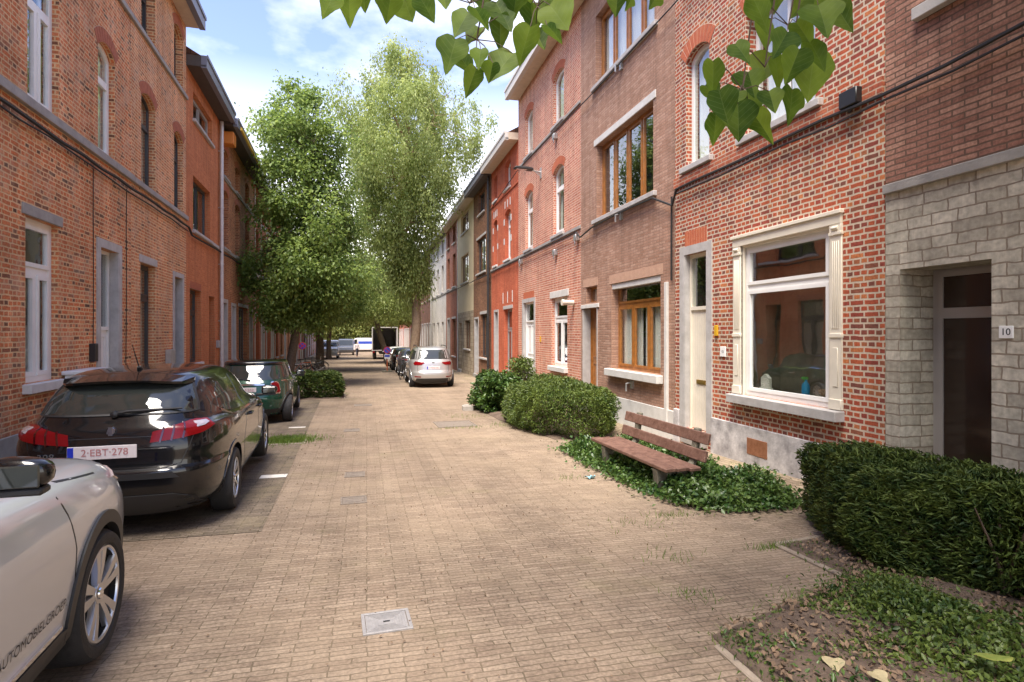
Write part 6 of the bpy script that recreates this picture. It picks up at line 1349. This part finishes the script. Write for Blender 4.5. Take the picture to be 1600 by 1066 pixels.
# ---- vans and lorry at the far end --------------------------------------
def van(name, label, loc, hd, pm, L_=5.2, H_=2.3, W_=1.95, band=None, cat='van'):
    o = empty(name, loc, hd+math.pi/2, label, cat); b = MB(); x0 = -L_/2; x1 = L_/2
    prof = [(x0, .35), (x1-.05, .35), (x1, .7), (x1-.12, 1.05), (x1-.75, 1.28), (x1-1.5, H_-.1), (x1-1.9, H_), (x0+.1, H_), (x0, H_-.15)]
    b.prism(prof, -W_/2, W_/2); b.build('body', M[pm], o, bevel=.05)
    for sg in (1, -1):
        g = MB(); g.prism([(x1-1.9, 1.3), (x1-.85, 1.3), (x1-1.42, H_-.25), (x1-1.9, H_-.25)], sg*(W_/2+.004), sg*(W_/2+.014)); g.build('side_window', M['carglass'], o, uv=False)
        for ax in (x0+.95, x1-.95):
            w_ = MB(); w_.lathe([(.0, sg*(W_/2+.005)), (.2, sg*(W_/2+.005)), (.22, sg*(W_/2+.015)), (.33, sg*(W_/2)), (.34, sg*(W_/2-.18)), (0, sg*(W_/2-.2))], 20, 'y', (ax, 0, .34)); w_.build('wheel', M['rubber'], o, uv=False)
            r_ = MB(); r_.lathe([(0, sg*(W_/2+.022)), (.18, sg*(W_/2+.02)), (.2, sg*(W_/2+.01))], 16, 'y', (ax, 0, .34)); r_.build('rim', M['alloy'], o, uv=False)
        if band: q = MB(); q.box(x0+.3, x1-2.1, sg*(W_/2+.003), sg*(W_/2+.012), 1.35, 1.75); q.build('blue_band', M[band], o)
        t = MB(); t.box(x0-.012, x0-.0, sg*(W_/2-.2), sg*(W_/2-.06), .8, 1.25); t.build('tail_light', M['tail'], o)
    g = MB(); g.box(x0-.01, x0, -W_/2+.2, W_/2-.2, 1.3, H_-.35); g.build('rear_window', M['carglass'], o); w_ = MB(); w_.add([(x1-.78, -W_/2+.12, 1.31), (x1-.78, W_/2-.12, 1.31), (x1-1.44, W_/2-.16, H_-.18), (x1-1.44, -W_/2+.16, H_-.18), (x1-.76, -W_/2+.12, 1.31), (x1-.76, W_/2-.12, 1.31), (x1-1.42, W_/2-.16, H_-.17), (x1-1.42, -W_/2+.16, H_-.17)], [(0, 1, 2, 3), (7, 6, 5, 4), (0, 4, 5, 1), (1, 5, 6, 2), (2, 6, 7, 3), (3, 7, 4, 0)]); w_.build('windscreen', M['carglass'], o, uv=False)
    q = MB(); q.box(x0-.03, x0+.02, -W_/2+.05, W_/2-.05, .36, .55); q.build('rear_bumper', M['trim'], o); return o
M['band'] = mat('blue lettering band', (.03, .08, .5), .4)
van('white_van', 'white van with a blue band parked across the far end of the street', (proj_base(566, 100), 100, gz(100)), math.pi/2, 'p_van', 5.4, 2.3, 1.95, 'band')
van('pickup_van', 'pale van parked on the left in the distance beyond the second tree', (proj_base(519, 66)-.3, 66, gz(66)), math.pi, 'p_van', 4.6, 1.95)
van('dark_van', 'dark van parked on the left beyond the pale one', (proj_base(541, 80), 80, gz(80)), math.pi, 'p_grey', 4.8, 2.1)
lo = empty('lorry', (proj_base(597, 60)+.25, 62.5, gz(62)), math.pi/2, 'grey box lorry with its rear doors open, parked on the right at the far end', 'lorry')
b = MB(); t_ = .06
for q in ((-3, 3, -1.2, -1.14, .9, 3.2), (-3, 3, 1.14, 1.2, .9, 3.2), (-3, 3, -1.14, 1.14, 3.14, 3.2), (-3, 3, -1.14, 1.14, .9, .96), (2.94, 3, -1.14, 1.14, .96, 3.14)): b.box(*q)
b.build('cargo_box', M['grey_frame'], lo)
b = MB(); b.box(-3.03, -2.97, -1.25, -1.2, .88, 3.24); b.box(-3.03, -2.97, 1.2, 1.25, .88, 3.24); b.box(-3.03, -2.97, -1.2, 1.2, 3.2, 3.26); b.build('rear_frame', M['stonewhite'], lo)
b = MB(); b.box(-2.6, 4.8, -.5, .5, .55, .9); b.build('chassis', M['dark'], lo); b = MB(); b.prism([(3.1, .6), (5.1, .6), (5.15, 1.6), (4.85, 2.6), (3.1, 2.6)], -1.1, 1.1); b.build('cab', M['p_pale'], lo, bevel=.06)
for ax in (-1.6, 4.2):
    for sg in (1, -1): w_ = MB(); w_.lathe([(0, sg*1.1), (.25, sg*1.1), (.42, sg*1.12), (.45, sg*1.05), (.45, sg*.8), (0, sg*.8)], 20, 'y', (ax, 0, .45)); w_.build('wheel', M['rubber'], lo, uv=False)
for sg in (1, -1): t = MB(); t.box(-3.06, -3.03, sg*1.0, sg*1.18, .7, .86); t.build('tail_light', M['tail'], lo)
# ------------------------------------------------------------------ street furniture and small things
M['bench_w'] = mat('weathered bench wood', (.09, .042, .028), .6, col2=(.2, .11, .08), nscale=11, bump=.35, bscale=25)
M['concrete'] = mat('bench concrete', (.08, .075, .055), .9, col2=(.19, .17, .125), nscale=9, bump=.4)
bn = empty('park_bench', (3.52, 7.02, gz(6.98)-.05), R(2), 'weathered brown wooden bench on low concrete legs standing in the ivy', 'bench')
def plank(x0, x1, z0, z1, y0, y1, tilt=0, name='seat'):
    b = MB(); c = Vector(((x0+x1)/2, 0, (z0+z1)/2)); b.box(x0, x1, y0, y1, z0, z1); rm = Matrix.Rotation(tilt, 3, 'Y')
    b.v = [tuple(rm @ (Vector(v)-c)+c) for v in b.v]; return b.build(name, M['bench_w'], bn, bevel=.008)
plank(-.27, -.13, .38, .425, -1.0, 1.1, -.05, 'seat_plank'); plank(-.11, .03, .375, .42, -.98, 1.1, -.05, 'seat_plank'); plank(.05, .19, .372, .415, -1.0, 1.1, -.05, 'seat_plank')
plank(.235, .275, .46, .595, -1.0, 1.1, .22, 'backrest_plank'); plank(.275, .315, .66, .795, -1.0, 1.08, .22, 'backrest_plank')
for y in (-.72, .72):
    b = MB(); b.prism([(-.2, -.1), (-.02, -.1), (-.06, .365), (-.26, .365)], y-.055, y+.055); b.prism([(.08, -.1), (.26, -.1), (.24, .34), (.3, .42), (.36, .82), (.3, .82), (.235, .42), (.16, .365), (-.06, .365), (-.06, .3), (.1, .28)], y-.05, y+.05); b.build('leg', M['concrete'], bn, bevel=.01)
# covers in the road
M['cover'] = mat('cast iron cover', (.30, .285, .275), .55, .25, col2=(.40, .38, .365), nscale=25, bump=.1); M['cover_d'] = mat('worn dark cover', (.16, .13, .105), .7, .1, col2=(.24, .2, .16), nscale=18, bump=.2)
def cover(x, y, wx, wy, rz, label, m, fine=True):
    o = empty('manhole_cover', (x, y, gz(y)+.002), rz, label, 'manhole cover'); o.rotation_euler = (math.atan(gz(y+.5)-gz(y-.5)), 0, rz)
    b = MB(); e = .022; r = lambda s: [(-wx/2+s, -wy/2+s), (wx/2-s, -wy/2+s), (wx/2-s, wy/2-s), (-wx/2+s, wy/2-s)]
    def fl(so, si, z0, z1, mb):
        O, I = r(so), r(si); v = [(p, q, z0) for p, q in O]+[(p, q, z0) for p, q in I]+[(p, q, z1) for p, q in O]+[(p, q, z1) for p, q in I]; f = []
        for i in range(4): j = (i+1) % 4; f += [(i, j, 4+j, 4+i), (8+i, 12+i, 12+j, 8+j), (i, 8+i, 8+j, j), (4+i, 4+j, 12+j, 12+i)]
        mb.add(v, f)
    fl(0, e, -.05, .009, b); b.build('cover_frame', M[m], o, bevel=.0015)
    b = MB(); q = r(e+.003); b.box(q[0][0], q[2][0], q[0][1], q[2][1], -.05, .003)
    if fine:
        s_ = e+.012
        while s_ < min(wx, wy)/2-.035: fl(s_, s_+.007, .002, .0065, b); s_ += .0155
    else: fl(e+.05, e+.07, .002, .006, b)
    lid = b.build('lid', M[m], o)
    if fine: k = MB(); k.box(-.02, .02, -.005, .005, .0035, .0075); k.build('key_slot', M['black'], o)
cover(.12, 3.745, .30, .285, R(3), 'pale square inspection cover with concentric ridges nearest the camera', 'cover')
cover(-.145, 6.93, .29, .33, R(2), 'dark worn inspection cover in the road level with the black car', 'cover_d', False)
cover(-.16, 8.35, .27, .3, 0, 'small brown inspection cover beyond the dark one, level with the white marking', 'cover_d', False)
cover(-.3, 12.6, .32, .4, 0, 'small inspection cover in the road level with the grass patch', 'cover_d', False)
cover(1.9, 12.95, .85, .95, R(2), 'wide dark drain cover in front of the rounded hedge', 'cover_d', False)
cover(-.1, 17.6, .5, .5, 0, 'farthest inspection cover, level with the green car', 'cover_d', False)
b = MB(); b.box(-.14, .14, -.12, .12, -.05, .13); b.box(-.1, .1, -.08, .08, .13, .15); o = b.build('concrete_block', M['cement'], bevel=.015); o.location = (2.62, 15.5, gz(15.5)); tag(o, 'low grey concrete block at the foot of the dark shrub', 'block')
M['wrapper'] = mat('torn blue plastic', (.25, .45, .5), .35)
b = MB(); rng = np.random.default_rng(4); vs = [(x*.03-.06+rng.normal()*.008, y*.03-.045+rng.normal()*.008, .012+abs(rng.normal())*.02) for y in range(4) for x in range(5)]; b.add(vs, [(y*5+x, y*5+x+1, y*5+x+6, y*5+x+5) for y in range(3) for x in range(4)], 0, True); o = b.build('plastic_wrapper', M['wrapper'], normals=False); o.location = (2.86, 7.25, gz(7.25)); tag(o, 'torn pale blue plastic wrapper lying on the paving by the bench', 'litter')
M['cab'] = mat('white plastic cabinet', (.72, .71, .69), .45, noise=.05)
ub = empty('utility_cabinet', (lx(10.6)+.2, 10.6, gz(10.6)), R(2), 'white utility cabinet with red sticker against the left wall behind the black car', 'cabinet')
b = MB(); b.box(-.17, .17, -.5, .5, -.1, 1.36); b.box(-.2, .2, -.53, .53, 1.36, 1.42); b.build('housing', M['cab'], ub, bevel=.012); b = MB(); b.box(.17, .174, -.46, .46, .1, 1.3); b.build('door', M['cab'], ub); b = MB(); b.box(.175, .178, -.3, -.2, 1.18, 1.24); b.build('sticker', M['redstick'], ub)
# road signs
M['sign_red'] = mat('sign red', (.55, .02, .05), .4); M['sign_blue'] = mat('sign blue', (.04, .08, .5), .4); M['sign_w'] = mat('sign white', (.75, .75, .75), .4)
def road_sign(loc, label, hz, r, cross, pole_m, sub):
    o = empty('road_sign', loc, 0, label, 'road sign'); b = MB(); b.tube([(0, 0, -.1), (0, 0, hz+r)], .03, 10); b.build('pole', M[pole_m], o, uv=False)
    b = MB(); b.lathe([(0, -.045), (r, -.045), (r, -.03), (0, -.03)], 28, 'y', (0, 0, hz)); b.build('sign_face', M['sign_red'], o, uv=False); b = MB(); b.lathe([(0, -.052), (r*.8, -.052), (r*.8, -.046)], 28, 'y', (0, 0, hz)); b.build('sign_field', M['sign_blue'], o, uv=False)
    b = MB()
    for a in ((-.785, .785) if cross else (-.785,)):
        c, s_ = math.cos(a), math.sin(a); w_ = r*.1; L_ = r*.8
        b.prism([(c*p-s_*q, hz+s_*p+c*q) for p, q in ((-L_, -w_), (L_, -w_), (L_, w_), (-L_, w_))], -.058-.002*(a > 0), -.05)
    b.build('slash', M['sign_red'], o, uv=False)
    if sub: b = MB(); b.box(-r*.8, r*.8, -.045, -.03, hz-r-.3, hz-r-.04); sb = b.build('sub_plate', M['sign_w'], o); b = MB(); b.box(-r*.7, r*.7, -.05, -.046, hz-r-.2, hz-r-.07); b.build('arrow_band', M['sign_blue'], sb)
    if sub: b = MB(); b.box(-.3, .3, -.2, .2, -.02, .09); b.build('foot', M['concrete'], o, bevel=.02)
M['pole_o'] = mat('orange pole', (.5, .12, .04), .5)
road_sign((proj_base(605, 36), 36, gz(36)), 'round no parking sign on an orange post beside the parked cars on the right', 1.32, .21, False, 'pole_o', True)
road_sign((proj_base(472.6, 34), 34, gz(34)), 'round no stopping sign on a grey post among the bicycles', 1.62, .2, True, 'metal', False)
# wall-mounted street lamp
lp = empty('street_lamp', (XR, 18.2, 7.0), 0, 'flat dark street lamp on a wall arm of the salmon brick house', 'street lamp')
b = MB(); b.tube([(0, 0, .0), (-.2, 0, .02), (-.3, 0, .06)], .03, 8); b.box(-.03, 0, -.06, .06, -.2, .14); b.tube([(-.02, 0, -.12), (-.22, 0, .01)], .015, 6); b.build('arm', M['metal'], lp, uv=False)
b = MB(); b.prism([(-.28, .03), (-.3, .1), (-.5, .13), (-.85, .13), (-.92, .09), (-.88, .06)], -.13, .13); b.build('lamp_head', M['dark'], lp, bevel=.015); b = MB(); b.box(-.84, -.5, -.09, .09, .036, .06); b.build('lamp_glass', M['tail_w'], lp)
# cables on the facades
def cable(name, label, P, r):
    b = MB(); Q = []
    for p, q in zip(P, P[1:]):
        p, q = np.array(p, float), np.array(q, float); L_ = np.linalg.norm(q-p); k = max(1, int(L_/.7))
        for i in range(k): v = p+(q-p)*i/k; Q.append((v[0]+random.uniform(-.004, .004), v[1], v[2]+random.uniform(-.022, .022)))
    Q.append(P[-1]); b.tube(Q, r, 6); return tag(b.build(name, M['cable'], uv=False), label, 'cable')
wl = lambda y, d=.1: lx(y)+d
cable('facade_cable', 'thick black cable under the first floor ledge of the left-hand houses', [(wl(y, .085), y, z) for y, z in ((-4, 4.6), (7, 4.6), (12.8, 4.6), (17.2, 4.62), (17.5, 4.45), (21.4, 4.5), (29, 4.58))], .028)
cable('facade_cable', 'thin grey cable beside the thick one on the left-hand houses', [(wl(y, .07), y, z) for y, z in ((-4, 4.5), (8, 4.53), (14, 4.52), (17.2, 4.5))], .014)
cable('facade_cable', 'thin wire dropping from the ledge to the left of the white door', [(wl(11.15, .03), 11.15, 4.55), (wl(11.17, .02), 11.17, 1.6)], .008); cable('facade_cable', 'thin wire dropping from the ledge to the right of the white door', [(wl(12.7, .03), 12.7, 4.55), (wl(12.7, .02), 12.7, .5)], .008)
cable('facade_cable', 'black cable along the first floor of the red and brown brick houses on the right', [(XR-.09, y, z) for y, z in ((-2, 4.42), (3, 4.45), (5.2, 4.36), (6, 4.38), (9.5, 4.38), (9.65, 4.1), (10.4, 4.42), (13.6, 4.42), (14.4, 4.3), (14.7, 4.46), (21, 4.48), (26, 4.48), (40, 4.5))], .022)
cable('facade_cable', 'thin second cable below the shop house windows on the right', [(XR-.075, y, z) for y, z in ((2, 4.36), (5.2, 4.29), (9.6, 4.3))], .014)
cable('facade_cable', 'black cable along the second floor ledge of the brown and salmon houses', [(XR-.1, y, z) for y, z in ((4, 7.9), (9.6, 7.75), (14.5, 7.7), (21, 7.78), (26, 7.3))], .014)
cable('facade_cable', 'black downlead at the joint between the red and the brown brick house', [(XR-.05, 9.74, 4.3), (XR-.045, 9.76, 2.76)], .02)
b = MB(); b.box(-.12, 0, -.13, .13, -.09, .1); b.tube([(-.08, 0, -.09), (-.08, 0, -.16)], .025, 8); o = b.build('junction_box', M['black'], bevel=.012); o.location = (XR, 5.62, 4.5); tag(o, 'black junction box under the cable at the near end of the red brick house', 'junction box')
# bicycles
def bicycle(x, y, rz, label, fm, lean=.1):
    o = empty('bicycle', (x, y, gz(y)), rz, label, 'bicycle', 'bicycles parked on the left'); o.rotation_euler = (lean, 0, rz)
    for wx in (-.52, .52):
        b = MB(); b.lathe([(.33, -.018), (.345, 0), (.33, .018), (.315, .0), (.33, -.018)], 28, 'y', (wx, 0, .345)); w_ = b.build('wheel', M['rubber'], o, uv=False)
        b = MB()
        for k in range(12): a = 2*math.pi*k/12; b.tube([(wx, 0, .345), (wx+.32*math.cos(a), 0, .345+.32*math.sin(a))], .003, 3, caps=False)
        b.lathe([(.0, -.04), (.03, -.04), (.03, .04), (0, .04)], 10, 'y', (wx, 0, .345)); b.build('spokes', M['metal'], w_, uv=False)
    b = MB(); S_ = (-.14, 0, .78); H_ = (.38, 0, .8); B_ = (-.08, 0, .3)
    for p, q in ((B_, S_), (B_, (.42, 0, .65)), (S_, H_), (B_, (-.52, 0, .345)), (S_, (-.52, 0, .345)), (H_, (.43, 0, .62)), ((.43, 0, .62), (.52, 0, .345))): b.tube([p, q], .018, 7)
    b.build('frame', M[fm], o, uv=False)
    b = MB(); b.tube([S_, (-.17, 0, .93)], .013, 6); b.prism([(-.3, .92), (-.02, .945), (-.02, .965), (-.2, .98), (-.32, .96)], -.06, .06); b.build('saddle', M['black'], o, uv=False)
    b = MB(); b.tube([H_, (.36, 0, .98)], .014, 6); b.tube([(.22, .3, 1.0), (.36, .14, 1.03), (.38, 0, 1.0), (.36, -.14, 1.03), (.22, -.3, 1.0)], .012, 6); b.build('handlebar', M['chrome'], o, uv=False)
    b = MB(); b.tube([(-.08, -.06, .3), (-.08, .06, .3)], .05, 8); b.tube([(-.08, .07, .3), (.05, .07, .2)], .01, 5); b.box(.02, .1, .05, .12, .19, .21); b.tube([(-.08, -.07, .3), (-.2, -.07, .4)], .01, 5); b.build('crank', M['metal'], o, uv=False)
    for wx in (-.52, .52):
        b = MB(); pts = [(wx+.38*math.cos(a), 0, .345+.38*math.sin(a)) for a in np.linspace(.3, 2.6, 9)]; b.tube(pts, .02, 5); b.build('mudguard', M['black'], o, uv=False)
    return o
for px, Y, rz, lb, fm in ((463, 29.5, .35, 'silver bicycle nearest the green car, leaning by the hedge', 'metal'), (473, 31.5, .5, 'orange bicycle beside the round no stopping sign', 'pole_o'), (482, 33, .25, 'black bicycle right of the no stopping sign', 'black'), (490, 35, .45, 'dark grey bicycle next to the second tree trunk', 'trim')):
    bicycle(proj_base(px, Y), Y, rz, lb, fm)
o = bicycle(proj_base(628, 29.5), 29.5, 1.35, 'black bicycle standing left of the silver people carrier', 'black'); o['group'] = 'bicycles on the right'
del o['group']
# person walking in the distance
M['skin'] = mat('skin', (.45, .27, .19), .6); M['shirt'] = mat('pale shirt', (.7, .62, .62), .8); M['jeans'] = mat('dark trousers', (.03, .035, .06), .85); M['hair'] = mat('dark hair', (.03, .02, .015), .6); M['shoe'] = mat('brown shoe', (.25, .08, .04), .6)
def skin_body(name, verts, edges, radii, m, parent, lv=2):
    me = bpy.data.meshes.new(name); me.from_pydata(verts, edges, []); o = bpy.data.objects.new(name, me); COL.objects.link(o)
    sm = o.modifiers.new('s', 'SKIN'); su = o.modifiers.new('u', 'SUBSURF'); su.levels = su.render_levels = lv
    for sv, r in zip(me.skin_vertices[0].data, radii): sv.radius = (r, r*.85)
    me.skin_vertices[0].data[0].use_root = True
    dg = bpy.context.evaluated_depsgraph_get(); dg.update(); m2 = bpy.data.meshes.new_from_object(o.evaluated_get(dg)); bpy.data.objects.remove(o)
    m2.name = name; m2.materials.clear(); m2.materials.append(M[m]); m2.polygons.foreach_set('use_smooth', [True]*len(m2.polygons)); q = bpy.data.objects.new(name, m2); COL.objects.link(q); q.parent = parent; return q
pp = empty('person', (proj_base(558, 71), 71, gz(71)), R(200), 'person in a pale top and dark trousers walking in the road far away', 'person')
V_ = [(0, 0, .95), (0, 0, 1.15), (0, 0, 1.38), (0, .01, 1.5), (0, .03, 1.58), (0, .03, 1.68), (.1, 0, .9), (.1, .12, .5), (.1, .14, .09), (.1, .26, .04), (-.1, 0, .9), (-.1, -.06, .5), (-.1, -.22, .12), (-.1, -.14, .04), (.19, 0, 1.38), (.24, -.05, 1.1), (.24, .06, .87), (.24, .09, .79), (-.19, 0, 1.38), (-.24, .06, 1.1), (-.24, .18, .88), (-.24, .22, .8)]
E_ = [(0, 1), (1, 2), (2, 3), (3, 4), (4, 5), (0, 6), (6, 7), (7, 8), (8, 9), (0, 10), (10, 11), (11, 12), (12, 13), (2, 14), (14, 15), (15, 16), (16, 17), (2, 18), (18, 19), (19, 20), (20, 21)]
RR = [.14, .12, .14, .055, .075, .08, .085, .06, .042, .035, .085, .06, .042, .035, .055, .042, .034, .03, .055, .042, .034, .03]
bd = skin_body('body', V_, E_, RR, 'skin', pp)
def shell(name, zf, m, off):        # clothing: a copy of part of the body, let out a little
    src = bd.data; keep = [p for p in src.polygons if zf(p.center)]; ids = sorted({i for p in keep for i in p.vertices}); mp_ = {v: k for k, v in enumerate(ids)}
    me = bpy.data.meshes.new(name); me.from_pydata([tuple(src.vertices[i].co+src.vertices[i].normal*off) for i in ids], [], [tuple(mp_[i] for i in p.vertices) for p in keep]); me.materials.append(M[m]); me.polygons.foreach_set('use_smooth', [True]*len(me.polygons)); q = bpy.data.objects.new(name, me); COL.objects.link(q); q.parent = pp
shell('shirt', lambda c: .96 < c.z < 1.47 and not (abs(c.x) > .2 and c.z < 1.1), 'shirt', .018); shell('trousers', lambda c: .1 < c.z < 1.0 and abs(c.x) < .2, 'jeans', .014); shell('shoes', lambda c: c.z <= .11, 'shoe', .012); shell('hair', lambda c: c.z > 1.66 or (c.z > 1.58 and c.y < .0), 'hair', .016)
# houses closing the view at the far end
M['b_end'] = mat('orange brown brick far', (.3, .16, .1), .9, noise=.15)
for i, (x0, x1, hh, lb) in enumerate(((-24, -10, 7.5, 'orange roofed house across the far junction, on the left'), (-9.5, 4, 6.2, 'low orange roofed house across the far junction, in line with the street'), (4.5, 18, 7.2, 'orange roofed house across the far junction, on the right'))):
    o = empty('house', (x0-3, 116, gz(116)), 0, lb, 'house'); wd = x1-x0; b = MB(); b.box(0, wd, 0, 9, -.5, hh); b.build('wall', M['b_end'], o)
    b = MB(); b.prism([(-.3, hh), (wd+.3, hh), (wd+.3, hh+.12), (-.3, hh+.12)], -.4, 0); b.build('gutter', M['fascia_w'], o)
    b = MB(); b.add([(-.3, -.35, hh+.1), (wd+.3, -.35, hh+.1), (wd+.3, 4.5, hh+3.2), (-.3, 4.5, hh+3.2), (-.3, 9.3, hh+.1), (wd+.3, 9.3, hh+.1)], [(0, 1, 2, 3), (3, 2, 5, 4), (0, 3, 4), (1, 5, 2)]); b.build('roof', M['roof_o'], o)
    for k in range(4):
        for zz in (1.0, 4.0):
            xx = 1+k*wd/4; b = MB(); b.ring([(xx, zz), (xx+1.2, zz), (xx+1.2, zz+1.6), (xx, zz+1.6)], [(xx+.08, zz+.08), (xx+1.12, zz+.08), (xx+1.12, zz+1.52), (xx+.08, zz+1.52)], -.05, .01); w_ = b.build('window', M['white'], o); b = MB(); b.box(xx+.08, xx+1.12, -.03, -.01, zz+.08, zz+1.52); b.build('pane', M['carglass'], w_)
